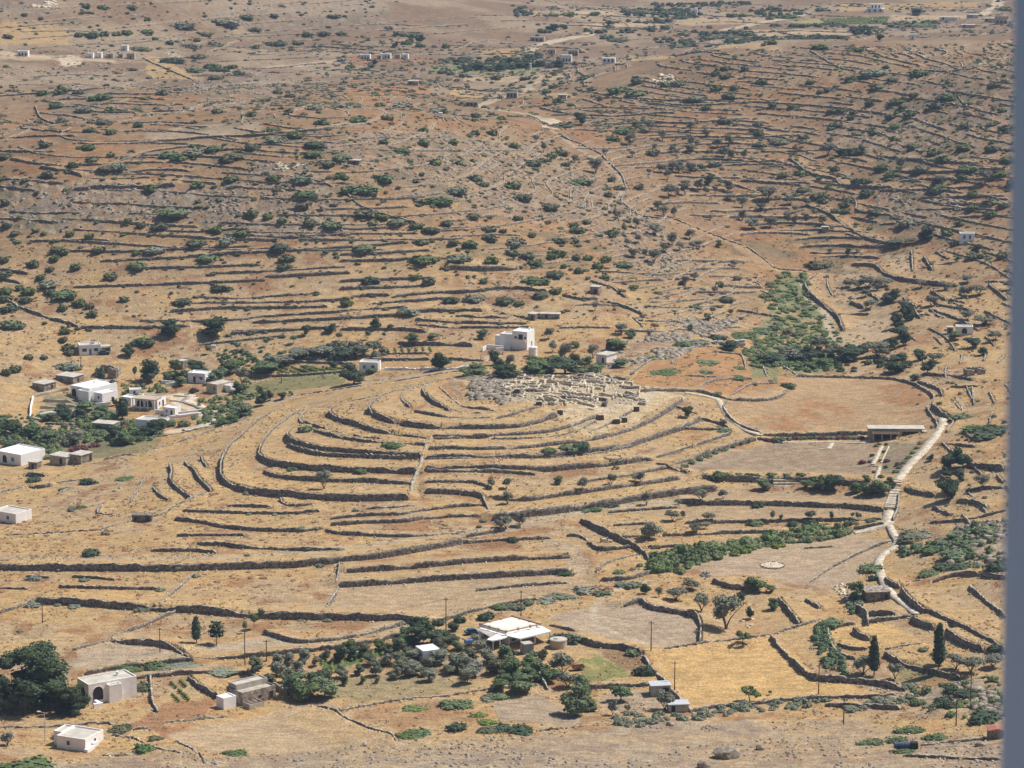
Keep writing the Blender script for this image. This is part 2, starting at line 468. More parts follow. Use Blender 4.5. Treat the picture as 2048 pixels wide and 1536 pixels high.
for wl in WL:
    h, kind, c = wl
    P = []
    if kind == 'p': W = np.c_[c, np.zeros(len(c))]
    for (a, b), (a2, b2) in (zip(c[:-1], c[1:]) if kind != 'p' else ()):
        n = max(1, int(math.hypot(a2-a, (b2-b)*2.5)/9))
        for k in range(n): P.append((a+(a2-a)*k/n, b+(b2-b)*k/n))
    if kind != 'p': P.append(c[-1]); W = np.array([raycast(ZB, a, b, h) for a, b in P])
    keep = [0]                                   # drop points that jumped over a crest
    for i in range(1, len(W)):
        if np.hypot(*(W[i, :2]-W[keep[-1], :2])) < 32: keep.append(i)
    W = W[keep]
    if len(W) < 2: wl.append(None); continue
    q = W.copy()
    for _ in range(2): q[1:-1] = (q[:-2]+2*q[1:-1]+q[2:])/4
    L = np.r_[0, np.cumsum(np.hypot(np.diff(q[:, 0]), np.diff(q[:, 1])))]
    step = .8 if q[:, 1].mean() < 1100 else 1.3
    n = max(3, int(L[-1]/step)); t = np.linspace(0, L[-1], n)
    X = np.interp(t, L, q[:, 0]); Y = np.interp(t, L, q[:, 1])
    wl.append(np.stack([X, Y], 1))
    if kind in ('f', 't', 'w'): continue
    dx = np.gradient(X); dy = np.gradient(Y); l = np.hypot(dx, dy)+1e-9; nx, ny = -dy/l, dx/l
    s = np.sign((sample(ZB, X+4*nx, Y+4*ny)-sample(ZB, X-4*nx, Y-4*ny)).mean()) or 1
    nx, ny = nx*s, ny*s
    D = 6.5*h
    r = np.hypot(X, Y); a = np.arctan2(X, Y)
    i0, i1 = np.searchsorted(RR, [r.min()-D-2, r.max()+D+2]); j0, j1 = np.searchsorted(AZ, [a.min()-D/r.min(), a.max()+D/r.min()])
    if i1-i0 < 2 or j1-j0 < 2: continue
    gx = GX[i0:i1, j0:j1]; gy = GY[i0:i1, j0:j1]
    best = np.full(gx.shape, 1e9); sd_ = np.zeros(gx.shape); along = np.zeros(gx.shape)
    for k in range(n):
        ddx = gx-X[k]; ddy = gy-Y[k]; d2 = ddx*ddx+ddy*ddy; m = d2 < best
        best = np.where(m, d2, best); sd_ = np.where(m, ddx*nx[k]+ddy*ny[k], sd_)
        e = 0.
        if k == 0 or k == n-1: e = 1.
        along = np.where(m, e, along)
    d = np.sqrt(best)
    rise = (h-.04)*np.clip(1-d/D, 0, 1)
    lat = np.where(along > 0, np.clip(1-(np.sqrt(np.clip(best-sd_**2, 0, None)))/3.0, 0, 1), 1)
    rise = np.where(sd_ > .55, rise*lat, 0)
    RAISE[i0:i1, j0:j1] = np.maximum(RAISE[i0:i1, j0:j1], rise)
# ---------------------------------------------------------------- areas traced in the photo, brought to the ground
def gpoly(txt, Z=None):
    c = list(map(float, txt.split())); return np.array([raycast(ZB if Z is None else Z, a, b)[:2] for a, b in zip(c[::2], c[1::2])])
def inside(P, x, y):
    r = np.zeros(x.shape, bool); n = len(P)
    for i in range(n):
        x0, y0 = P[i]; x1, y1 = P[i-1]
        if y0 == y1: continue
        c = ((y0 > y) != (y1 > y)) & (x < (x1-x0)*(y-y0)/(y1-y0)+x0); r ^= c
    return r
def softmask(P, wob=1.5):
    m = np.zeros(GX.shape); r = np.hypot(P[:, 0], P[:, 1]); a = np.arctan2(P[:, 0], P[:, 1])
    i0, i1 = np.searchsorted(RR, [r.min()-5, r.max()+5]); j0, j1 = np.searchsorted(AZ, [a.min()-.005, a.max()+.005])
    gx = GX[i0:i1, j0:j1]; gy = GY[i0:i1, j0:j1]
    jx = (fbm(gx, gy, 5, 3, 31)-.5)*4*wob; jy = (fbm(gx, gy, 5, 3, 37)-.5)*4*wob
    m[i0:i1, j0:j1] = inside(P, gx+jx, gy+jy)
    for _ in range(1):
        s = m[i0:i1, j0:j1]; s[1:-1, 1:-1] = (s[1:-1, 1:-1]*2+s[:-2, 1:-1]+s[2:, 1:-1]+s[1:-1, :-2]+s[1:-1, 2:])/6
    return m
def strokemask(txt, wid):
    P = gpoly(txt); m = np.zeros(GX.shape)
    r = np.hypot(P[:, 0], P[:, 1]); a = np.arctan2(P[:, 0], P[:, 1])
    i0, i1 = np.searchsorted(RR, [r.min()-8, r.max()+8]); j0, j1 = np.searchsorted(AZ, [a.min()-.01, a.max()+.01])
    gx = GX[i0:i1, j0:j1]; gy = GY[i0:i1, j0:j1]; best = np.full(gx.shape, 1e9)
    for (x0, y0), (x1, y1) in zip(P[:-1], P[1:]):
        dx, dy = x1-x0, y1-y0; t = np.clip(((gx-x0)*dx+(gy-y0)*dy)/(dx*dx+dy*dy+1e-9), 0, 1)
        best = np.minimum(best, np.hypot(gx-x0-t*dx, gy-y0-t*dy))
    m[i0:i1, j0:j1] = 1-sstep(wid*.8, wid*1.25, best+(fbm(gx, gy, 3, 2, 77)-.5)*wid*.7); return m
C3 = lambda r, g, b: np.array([r, g, b])
STRAW = C3(.43, .292, .14); PALE = C3(.39, .285, .175); REDB = C3(.225, .115, .058); ORNG = C3(.345, .18, .075); ROCK = C3(.235, .205, .172)
HILLB = C3(.25, .158, .088); GRN = C3(.115, .14, .055); SCR = C3(.125, .118, .075); GREY = C3(.345, .265, .188); WHEAT = C3(.50, .325, .14)
x, y = GX, GY
n1 = fbm(x, y, 60, 4, 100); n2 = fbm(x, y, 16, 4, 120); n3 = fbm(x, y, 5, 3, 140); n4 = fbm(x, y*.6, 2.2, 2, 160)
dist = RR[:, None]+0*x
colr = STRAW+(PALE-STRAW)*sstep(.35, .65, n2)[..., None]*.8
def mix(m, c, k=1.0):
    global colr
    colr = colr+(c-colr)*(np.clip(m*k, 0, 1)[..., None])
mix(sstep(.54, .68, n2*.5+n3*.5), REDB, .75)
mix(sstep(.5, .62, n1*.4+n3*.6), ORNG, .42)
hillw = sstep(1060, 1150, dist+60*(n1-.5))
hc = HILLB+(ORNG*.9-HILLB)*sstep(.44, .6, n1*.5+n2*.5)[..., None]*.85
hc = hc+(REDB-hc)*sstep(.5, .62, n3*.5+n2*.5)[..., None]*.6
hc = hc+(PALE-hc)*sstep(.52, .66, 1-(n3*.6+n1*.4))[..., None]*.28
colr = colr+(hc-colr)*((hillw*(.55+.45*sstep(1120, 1230, dist)))[..., None]*.95)
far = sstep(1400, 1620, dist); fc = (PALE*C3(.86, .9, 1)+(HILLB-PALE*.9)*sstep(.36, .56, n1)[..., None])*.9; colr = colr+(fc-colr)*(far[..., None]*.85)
def area(t, c, k=.9, wob=1.0, scat=None):
    m = softmask(gpoly(t), wob)
    if scat: m = m*sstep(scat-.07, scat+.07, n3*.6+n2*.4)
    mix(m, c, k)
    return m
rockm = np.zeros(GX.shape)
# near slope
rockm += softmask(gpoly("0 1560 0 1525 400 1515 800 1480 1150 1470 1300 1440 1700 1440 2040 1500 2040 1560"), 2)*.55
mix(rockm, GREY, .75)
area("660 1170 1130 1145 1150 1165 1100 1185 860 1235 645 1222", PALE); area("1290 1305 1540 1272 1640 1355 1760 1385 1560 1396 1385 1415", WHEAT, 1, .4)
area("330 1470 600 1412 790 1470 760 1495 430 1508", PALE*1.02, 1, .5); area("150 1335 160 1300 225 1281 300 1283 370 1310 250 1325", GREY*1.1, .9, .5)
area("378 1315 420 1290 540 1270 610 1290 815 1255 815 1262 600 1292", PALE*1.05, .9, .4)
area("1100 1232 1280 1196 1395 1230 1398 1282 1300 1292 1230 1285 1130 1258", GREY*1.08, .95, .5)
area("1325 1110 1500 1070 1700 1065 1780 1080 1700 1180 1500 1150 1420 1150", GREY*1.12, .75, .8)
area("985 1405 1080 1390 1170 1440 1150 1452 1000 1440", GREY, .95, .5); area("1190 1400 1250 1375 1340 1385 1350 1415 1240 1425", GREY, .9)
area("1340 935 1545 885 1745 882 1740 952 1590 950 1410 944", C3(.30, .222, .148), .95, .6); area("1770 885 1835 888 1800 945 1760 950", C3(.25, .2, .13), .9, .4)
area("1440 815 1455 800 1600 753 1790 757 1862 800 1870 858 1740 860 1525 862", C3(.365, .245, .135), .95, .4)
for t in ["1575 795 1640 800 1700 815 1680 845 1600 835 1585 810", "1500 835 1560 825 1610 845 1600 862 1530 858", "1640 830 1700 820 1725 830 1700 850 1640 852", "1750 770 1830 765 1860 800 1830 815 1760 800", "1800 825 1860 820 1850 838 1805 838"]: area(t, C3(.315, .165, .075), .85, 2.2, .42)
area("1255 770 1290 728 1400 695 1490 697 1590 748 1570 775 1450 790", ORNG, .75, 1); area("1400 975 1790 978 1760 1035 1250 1030", PALE*.92, .7)
area("1680 640 1770 635 1790 660 1765 695 1680 690", PALE*1.1, 1, .4); area("1765 512 1822 505 1822 545 1790 550", PALE*1.05, 1, .4); area("1690 530 1750 545 1800 640 1690 625 1650 590", PALE, .8)
area("1265 820 1230 760 1310 780 1370 795 1270 850 1180 880 1130 850", C3(.50, .42, .29), 1, .8); area("1080 835 1130 820 1280 800 1260 840 1180 860", C3(.48, .40, .28), .95)
area("945 750 1225 752 1285 790 1270 812 1080 815 1000 810", C3(.42, .34, .235), .9, 1)
area("860 770 910 763 940 775 920 800 870 790", ORNG, .7); area("930 1078 1030 1078 1060 1090 960 1100 900 1095", REDB, .7, 1.3, .42)
area("1650 1255 1710 1245 1770 1245 1845 1280 1740 1296 1690 1300", WHEAT, .95, .4); area("1800 1290 1880 1288 1950 1300 1900 1330 1800 1320", WHEAT*.9, .7, .5)
area("1795 1325 1900 1330 1900 1350 1830 1372 1800 1360", C3(.2, .19, .08), .7)
area("1165 1310 1190 1305 1270 1352 1255 1365 1140 1368", C3(.17, .21, .07), .75, .8, .42); area("1190 1295 1290 1300 1285 1350 1240 1335", C3(.24, .15, .08), .9, .5)
area("480 775 560 755 680 752 700 765 560 785 480 800", C3(.16, .17, .07), .8, 1.2); area("580 740 690 738 700 752 590 755", C3(.2, .22, .1), .8, .6)
area("640 1325 760 1300 770 1310 650 1345", C3(.07, .14, .03), .9, .3); area("170 885 330 870 300 905 180 915", C3(.17, .17, .08), .7)
area("600 1360 800 1350 960 1370 800 1400 620 1395", C3(.24, .21, .12), .7); area("690 1410 900 1400 960 1440 800 1455 700 1440", REDB*1.15, .55, 1.3, .4)
area("250 1450 330 1405 440 1395 440 1410 330 1465", REDB*1.3, .8, 1)
area("0 1180 400 1185 320 1205 60 1195", WHEAT*.88, .7, 1); area("0 870 240 855 330 870 200 905 0 900", SCR, .6); area("90 790 150 795 230 820 220 845 90 845", C3(.2, .19, .12), .8)
area("1560 560 1610 545 1625 600 1680 660 1680 740 1500 760 1540 660 1500 690 1545 610", C3(.17, .19, .09), .85, 1.5, .40)
# far plain fields
for t, c in [("1050 22 1220 20 1230 30 1060 32", PALE*1.15), ("1500 60 1700 62 1700 70 1500 74", PALE*1.1), ("1570 42 1770 35 1770 44 1640 50", C3(.33, .3, .13)), ("1160 50 1330 45 1340 56 1170 58", PALE*1.1), ("915 155 1120 147 1130 158 930 162", PALE*1.15), ("900 175 1150 186 1150 195 900 190", STRAW), ("1250 108 1560 95 1560 103 1260 122", STRAW),
             ("1780 30 1960 30 1960 36 1790 40", PALE*1.1), ("700 110 940 120 940 128 700 130", REDB*1.25), ("880 130 1080 122 1080 142 850 146", C3(.17, .2, .09)), ("0 108 140 112 140 122 0 120", PALE*1.1), ("290 110 330 118 410 160 300 155", STRAW), ("0 40 140 55 140 90 0 90", STRAW*.9), ("290 262 480 240 530 245 520 262 300 282", GREY*.95), ("700 160 860 172 860 188 700 205", ORNG*.95),
             ("1420 80 1580 75 1580 82 1420 90", PALE), ("960 100 1070 96 1075 112 960 112", STRAW*.9), ("1350 34 1560 36 1500 48 1350 50", PALE), ("1670 5 1960 4 1960 16 1680 24", STRAW*.9)]: area(t, c, .85, 1.5)
# stony ground
for t, k in [("0 360 180 365 330 375 420 380 380 440 250 440 80 470 0 440", 1.), ("330 400 480 360 520 320 620 330 680 380 700 470 560 480 420 460", .8), ("620 300 860 260 1080 290 1250 400 1420 540 1300 560 1150 440 900 440 760 380", .6), ("880 760 1000 752 1010 815 900 790", .9), ("560 190 560 150 480 140 380 170 420 230 540 230", .6),
             ("1700 200 2040 110 2040 330 1800 330 1650 280", .7), ("1740 385 1830 385 1900 430 1880 470 1780 450", .9), ("1900 1060 2040 1030 2040 1120 1900 1140", 1.), ("1820 1390 1940 1360 2040 1380 2040 1420 1850 1440", .9), ("1350 720 1200 735 1240 700 1340 640 1480 640 1400 690", .5), ("450 0 760 0 800 60 600 70 420 40", .5), ("1500 80 1700 95 1600 180 1500 160", .4), ("0 0 120 0 100 30 0 30", .6), ("120 170 260 180 240 250 100 240", .6)]:
    m = softmask(gpoly(t), 4)*k; rockm = np.maximum(rockm, m)
mix(rockm*sstep(.4, .6, n3*.7+n2*.3), ROCK*.93, .75)
mix(rockm*sstep(.55, .66, 1-n3*.6-n4*.4), C3(.37, .33, .27), .7)
scrm = hillw*sstep(.52, .64, fbm(x, y, 9, 3, 200)*.6+n1*.4)*(1-far*.4); mix(scrm, SCR, .55)
# tracks
TR = C3(.43, .35, .25)
for t, wd, c, k in [("0 1119 120 1120 300 1121 500 1116 700 1100 900 1074 1000 1060 1090 1038 1160 1024 1300 1006 1400 1000", 2.6, TR*.9, .8), ("1100 1085 1140 1100 1160 1130 1150 1145", 3, TR*.85, .6), ("0 1330 200 1330 420 1300 540 1282 640 1288 800 1256 850 1240", 2.8, TR*.9, .75),
                    ("1300 1160 1220 1185 1185 1215 1190 1250 1240 1270 1290 1290", 1.1, TR*1.05, .75), ("350 792 370 808 410 822 436 845 400 855 350 862", 3.2, TR*1.35, 1), ("430 840 500 815 600 793 750 762 900 745 960 722 985 712", 3., TR*.95, .75),
                    ("1088 243 1096 238 1110 243 1100 255", 4, TR*1.25, 1), ("960 215 1000 222 1060 230 1095 240", 2.5, TR, .8), ("1055 108 1060 98 1100 85 1180 68", 4, TR*1.15, .9), ("1095 255 1160 300 1230 340 1250 370 1240 395", 1.2, TR, .6), ("1450 60 1500 50 1600 30", 4, TR*1.15, .8), ("1960 30 1990 15 1998 0", 4, TR*1.15, .9), ("140 115 142 130", 6, TR*1.25, 1), ("0 105 60 112 140 118 220 122", 4, TR*1.1, .8), ("540 135 620 128 680 122", 4, TR, .8), ("340 105 355 112 330 125", 3, TR, .8),
                    ("0 190 60 186 150 178 260 165", 2, TR*.9, .5), ("1095 160 1050 172 1060 180 960 212", 3, TR*1.1, .8), ("1600 940 1480 900 1330 955 1200 1010", 1, TR*.95, .3), ("1605 560 1620 600 1655 630 1670 690", 1.8, TR*1.05, .8)]: mix(strokemask(t, wd), c, k)
# ploughed lines, tufts
stp = sstep(.3, .75, RAISE); mix(stp*(1-np.clip(rockm, 0, 1))*(1-far), STRAW*1.12, .5); mix(sstep(.12, .3, RAISE)*hillw*(1-np.clip(rockm, 0, 1)*.6), C3(.40, .265, .145), .6)
for t, ax, k in [("1130 1240 1395 1232 1398 1282 1300 1292 1230 1285", .4, .06), ("985 1405 1080 1390 1170 1440 1150 1452 1000 1440", 1.2, .08)]:
    m_ = softmask(gpoly(t), .3); colr = colr*(1+(m_*k*np.sin((x*math.cos(ax)+y*math.sin(ax))*2*math.pi/2.6+2*fbm(x, y, 30, 2, 9)))[..., None])
bri = .86+.22*n3+.12*n4+(.10*(_h((x*1.7).astype(np.int64), (y*1.7).astype(np.int64), 9)-.5))
colr = np.clip(colr*bri[..., None], 0, .8)
# ---------------------------------------------------------------- final relief
rough = .20+.30*hillw+1.3*np.clip(rockm, 0, 1)
mic = (fbm(x, y, 2.6, 3, 300)-.5)*.55*rough+(np.abs(fbm(x, y, 6, 3, 320)-.5))*1.2*rockm*rough
smooth = np.maximum.reduce([softmask(gpoly(t), .2) for t in ["660 1170 1130 1145 1150 1165 1100 1185 860 1235 645 1222", "150 1335 160 1300 225 1281 370 1310 250 1325", "378 1315 420 1290 540 1270 610 1290 815 1255 600 1292", "1325 1110 1500 1070 1700 1065 1780 1080 1700 1180 1500 1150 1420 1150", "985 1405 1080 1390 1170 1440 1150 1452 1000 1440", "1455 800 1600 753 1790 757 1862 800 1870 858 1740 860 1525 862", "1400 975 1790 978 1760 1035 1250 1030", "1265 820 1310 780 1370 795 1270 850 1180 880 1130 850", "680 1125 1140 1105 1140 1136 680 1160", "1650 1255 1710 1245 1770 1245 1845 1280 1740 1296", "1290 1305 1540 1272 1640 1355 1760 1385 1560 1396 1385 1415", "330 1470 600 1412 790 1470 760 1495 430 1508", "1340 935 1545 885 1840 882 1780 952 1590 950 1410 944", "1100 1232 1280 1196 1395 1230 1398 1282 1300 1292"]])
ZF = ZB+RAISE+mic*nz*(1-.7*smooth)
def hump(px, py, rad, h, p=2):
    X0, Y0, _ = raycast(ZB, px, py); d = np.hypot(GX-X0, GY-Y0)/rad; return h*np.clip(1-d**p, 0, None)
me = bpy.data.meshes.new('ground')
co = np.stack([GX, GY, ZF], -1).reshape(-1, 3).astype(np.float32)
idx = (np.arange(NR-1)[:, None]*NA+np.arange(NA-1)[None]).reshape(-1)
fc_ = np.stack([idx, idx+1, idx+NA+1, idx+NA], -1).astype(np.int32)
def fill(me, co, quads):
    me.vertices.add(len(co)); me.vertices.foreach_set('co', np.ascontiguousarray(co, np.float32).ravel())
    k = quads.shape[1]; me.loops.add(len(quads)*k); me.loops.foreach_set('vertex_index', quads.astype(np.int32).ravel())
    me.polygons.add(len(quads)); me.polygons.foreach_set('loop_start', np.arange(0, len(quads)*k, k, dtype=np.int32))
    me.update(calc_edges=True)
fill(me, co, fc_)
me.polygons.foreach_set('use_smooth', np.ones(len(fc_), bool))
ca = me.color_attributes.new('soil', 'FLOAT_COLOR', 'POINT')
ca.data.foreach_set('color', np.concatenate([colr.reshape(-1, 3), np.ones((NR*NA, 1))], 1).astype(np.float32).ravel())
ground = bpy.data.objects.new('ground', me); COL.objects.link(ground); ground['kind'] = 'structure'
del n1, n2, n3, n4, hc, fc, bri, co, fc_, idx

# ---------------------------------------------------------------- materials
def mat(name, col, rough=.9, var=.25, scale=3., bump=0., attr=None, objvar=0., col2=None, spec=.2, voro=None):
    m = bpy.data.materials.new(name); m.use_nodes = True; t = m.node_tree; N = t.nodes; L = t.links; b = N['Principled BSDF']
    b.inputs['Roughness'].default_value = rough; b.inputs['Specular IOR Level'].default_value = spec
    tc = N.new('ShaderNodeTexCoord'); no = N.new('ShaderNodeTexNoise'); no.inputs['Scale'].default_value = scale; no.inputs['Detail'].default_value = 4
    L.new(tc.outputs['Object'], no.inputs['Vector'])
    mx = N.new('ShaderNodeMix'); mx.data_type = 'RGBA'; mx.inputs[6].default_value = (*[c*(1-var) for c in col], 1)
    c2 = col2 or [min(c*(1+var), .95) for c in col]; mx.inputs[7].default_value = (*c2, 1)
    mr = N.new('ShaderNodeMapRange'); mr.inputs[1].default_value = .35; mr.inputs[2].default_value = .65; L.new(no.outputs[0], mr.inputs[0]); L.new(mr.outputs[0], mx.inputs[0])
    out = mx.outputs[2]
    if attr:
        a = N.new('ShaderNodeAttribute'); a.attribute_name = attr; m2 = N.new('ShaderNodeMix'); m2.data_type = 'RGBA'; m2.blend_type = 'MULTIPLY'; m2.inputs[0].default_value = 1
        L.new(a.outputs[0], m2.inputs[6]); L.new(out, m2.inputs[7]); out = m2.outputs[2]
    if voro:
        v = N.new('ShaderNodeTexVoronoi'); v.inputs['Scale'].default_value = voro; L.new(tc.outputs['Object'], v.inputs['Vector'])
        r2 = N.new('ShaderNodeMapRange'); r2.inputs[3].default_value = .4; r2.inputs[4].default_value = 1.6; L.new(v.outputs['Color'], r2.inputs[0])
        m3 = N.new('ShaderNodeMix'); m3.data_type = 'RGBA'; m3.blend_type = 'MULTIPLY'; m3.inputs[0].default_value = 1; L.new(out, m3.inputs[6]); L.new(r2.outputs[0], m3.inputs[7]); out = m3.outputs[2]
    if objvar:
        oi = N.new('ShaderNodeObjectInfo'); hs = N.new('ShaderNodeHueSaturation'); L.new(out, hs.inputs['Color'])
        r1 = N.new('ShaderNodeMapRange'); r1.inputs[3].default_value = .5-.045*objvar; r1.inputs[4].default_value = .5+.03*objvar; L.new(oi.outputs['Random'], r1.inputs[0]); L.new(r1.outputs[0], hs.inputs['Hue'])
        w1 = N.new('ShaderNodeMath'); w1.operation = 'FRACT'; w2 = N.new('ShaderNodeMath'); w2.operation = 'MULTIPLY'; w2.inputs[1].default_value = 7.31; L.new(oi.outputs['Random'], w2.inputs[0]); L.new(w2.outputs[0], w1.inputs[0])
        r3 = N.new('ShaderNodeMapRange'); r3.inputs[3].default_value = 1-.35*objvar; r3.inputs[4].default_value = 1+.35*objvar; L.new(w1.outputs[0], r3.inputs[0]); L.new(r3.outputs[0], hs.inputs['Value'])
        r4 = N.new('ShaderNodeMapRange'); r4.inputs[3].default_value = 1.1; r4.inputs[4].default_value = 1-.45*objvar; L.new(w1.outputs[0], r4.inputs[0]); L.new(r4.outputs[0], hs.inputs['Saturation'])
        out = hs.outputs[0]
    L.new(out, b.inputs['Base Color'])
    if bump:
        bp = N.new('ShaderNodeBump'); bp.inputs['Strength'].default_value = .8; bp.inputs['Distance'].default_value = bump; L.new(no.outputs[0], bp.inputs['Height']); L.new(bp.outputs[0], b.inputs['Normal'])
    return m
M = {}
M['soil'] = mat('soil', (1, 1, 1), .95, .0, 1.9, .3, attr='soil', col2=(1.0, 1.0, 1.0)); 
_mx = [n for n in M['soil'].node_tree.nodes if n.type == 'MIX'][0]; _mx.inputs[6].default_value = (.72, .71, .70, 1); _mx.inputs[7].default_value = (1.18, 1.17, 1.15, 1)
_t = M['soil'].node_tree; _n2 = _t.nodes.new('ShaderNodeTexNoise'); _n2.inputs['Scale'].default_value = .42; _n2.inputs['Detail'].default_value = 9; _n2.inputs['Roughness'].default_value = .78
_tc = [n for n in _t.nodes if n.type == 'TEX_COORD'][0]; _mp = _t.nodes.new('ShaderNodeMapping'); _mp.inputs['Scale'].default_value = (.6, 1.3, 1); _t.links.new(_tc.outputs['Object'], _mp.inputs[0]); _t.links.new(_mp.outputs[0], _n2.inputs['Vector'])
_r = _t.nodes.new('ShaderNodeMapRange'); _r.inputs[1].default_value = .36; _r.inputs[2].default_value = .64; _r.inputs[3].default_value = .66; _r.inputs[4].default_value = 1.22; _t.links.new(_n2.outputs[0], _r.inputs[0])
_m3 = _t.nodes.new('ShaderNodeMix'); _m3.data_type = 'RGBA'; _m3.blend_type = 'MULTIPLY'; _m3.inputs[0].default_value = 1
_b = _t.nodes['Principled BSDF']; _old = _b.inputs['Base Color'].links[0].from_socket; _t.links.new(_old, _m3.inputs[6]); _t.links.new(_r.outputs[0], _m3.inputs[7]); _t.links.new(_m3.outputs[2], _b.inputs['Base Color'])
ground.data.materials.append(M['soil'])
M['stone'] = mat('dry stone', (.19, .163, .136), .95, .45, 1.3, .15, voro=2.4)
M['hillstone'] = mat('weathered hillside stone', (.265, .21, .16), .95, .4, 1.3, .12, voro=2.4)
M['cap'] = mat('painted sunlit tops and ramp stone', (.36, .315, .25), .95, .3, 1.6, .1, voro=2.4)  # pale tone paints sunlight on wall tops; plain stone colour on the ramp
M['palestone'] = mat('pale stone', (.50, .43, .32), .95, .3, 1.3, .1, voro=3)
M['mortar'] = mat('weathered masonry', (.29, .245, .2), .95, .3, .9, .06, voro=1.7)
M['white'] = mat('whitewash', (.84, .83, .82), .8, .06, .6, .01)
M['pinkwhite'] = mat('aged whitewash', (.83, .79, .76), .85, .07, .7, .01)
M['beige'] = mat('beige plaster', (.46, .38, .28), .9, .12, .7)
M['concrete'] = mat('concrete', (.42, .38, .32), .9, .18, .8)
M['roofgrey'] = mat('flat roof screed', (.50, .465, .41), .9, .14, .5)
M['skyblue'] = mat('sky blue wall paint', (.16, .42, .62), .7, .08, 1)
M['roofwhite'] = mat('lime washed roof', (.68, .655, .6), .85, .08, .5)
M['pave'] = mat('pale paving', (.52, .45, .35), .9, .28, .9, .1)
M['glass'] = mat('window glass', (.03, .04, .06), .25, .3, 2, spec=.5)
M['blue'] = mat('blue paint', (.10, .19, .42), .5, .15, 2)
M['dark'] = mat('painted inner shade and black parts', (.035, .03, .03), .9, .2, 2)
M['wood'] = mat('old timber', (.13, .085, .055), .9, .3, 3)
M['bark'] = mat('bark', (.12, .095, .075), .95, .3, 4)
M['metal'] = mat('galvanised sheet', (.5, .52, .55), .5, .12, 2, spec=.5)
M['red'] = mat('red paint', (.42, .06, .04), .6, .2, 2)
M['cornice'] = mat('terracotta trim', (.42, .24, .14), .85, .12, 1)
M['teal'] = mat('green tarp', (.16, .33, .3), .7, .15, 2)
M['post'] = mat('post with skylight in its colour', (.50, .70, 1.), .6, .03, 1.5)  # white post in shade; blue skylight is put into its colour
M['f_scrub'] = mat('scrub foliage', (.17, .185, .105), .85, .35, 1.2, objvar=1.)
def scatmat(name, cols):
    m = mat(name, cols[0], .9, .35, 1.3); t = m.node_tree; b = t.nodes['Principled BSDF']; old = b.inputs['Base Color'].links[0].from_socket
    n = t.nodes.new('ShaderNodeTexNoise'); n.inputs['Scale'].default_value = .13; n.inputs['Detail'].default_value = 3; tc = [q for q in t.nodes if q.type == 'TEX_COORD'][0]; t.links.new(tc.outputs['Object'], n.inputs['Vector'])
    cr = t.nodes.new('ShaderNodeValToRGB'); e = cr.color_ramp.elements; e[0].position = .36; e[1].position = .62; e[0].color = (*cols[1], 1); e[1].color = (*cols[2], 1); k = e.new(.5); k.color = (*cols[0], 1); t.links.new(n.outputs[0], cr.inputs[0])
    mx = t.nodes.new('ShaderNodeMix'); mx.data_type = 'RGBA'; mx.inputs[0].default_value = .6; t.links.new(old, mx.inputs[6]); t.links.new(cr.outputs[0], mx.inputs[7]); t.links.new(mx.outputs[2], b.inputs['Base Color']); return m
M['f_scat'] = scatmat('mixed hillside scrub', [(.15, .15, .088), (.185, .145, .095), (.105, .135, .06)])
M['f_reed'] = scatmat('stream bed growth', [(.17, .225, .09), (.22, .22, .12), (.10, .155, .055)])
M['f_green'] = mat('green foliage', (.115, .165, .062), .8, .35, 1.0, objvar=.6)
M['f_dark'] = mat('dark foliage', (.058, .088, .042), .8, .35, 1.0, objvar=.5)
M['f_olive'] = mat('olive foliage', (.185, .19, .13), .8, .3, 1.0, objvar=.6)
M['f_grey'] = mat('grey shrub foliage', (.22, .24, .165), .85, .25, 1.5, objvar=.5)
M['f_cactus'] = mat('prickly pear pads', (.13, .185, .09), .7, .35, 1.5, objvar=.3)
M['f_vine'] = mat('vine leaves', (.16, .21, .05), .8, .3, 1.0, objvar=.4)
M['f_red'] = mat('oleander', (.17, .055, .06), .8, .35, 3.0, objvar=.3)
M['f_brown'] = mat('dry shrub', (.30, .17, .085), .9, .3, 1.5, objvar=.3)
M['bigrock'] = mat('rock', (.29, .245, .195), .95, .35, .8, .15)
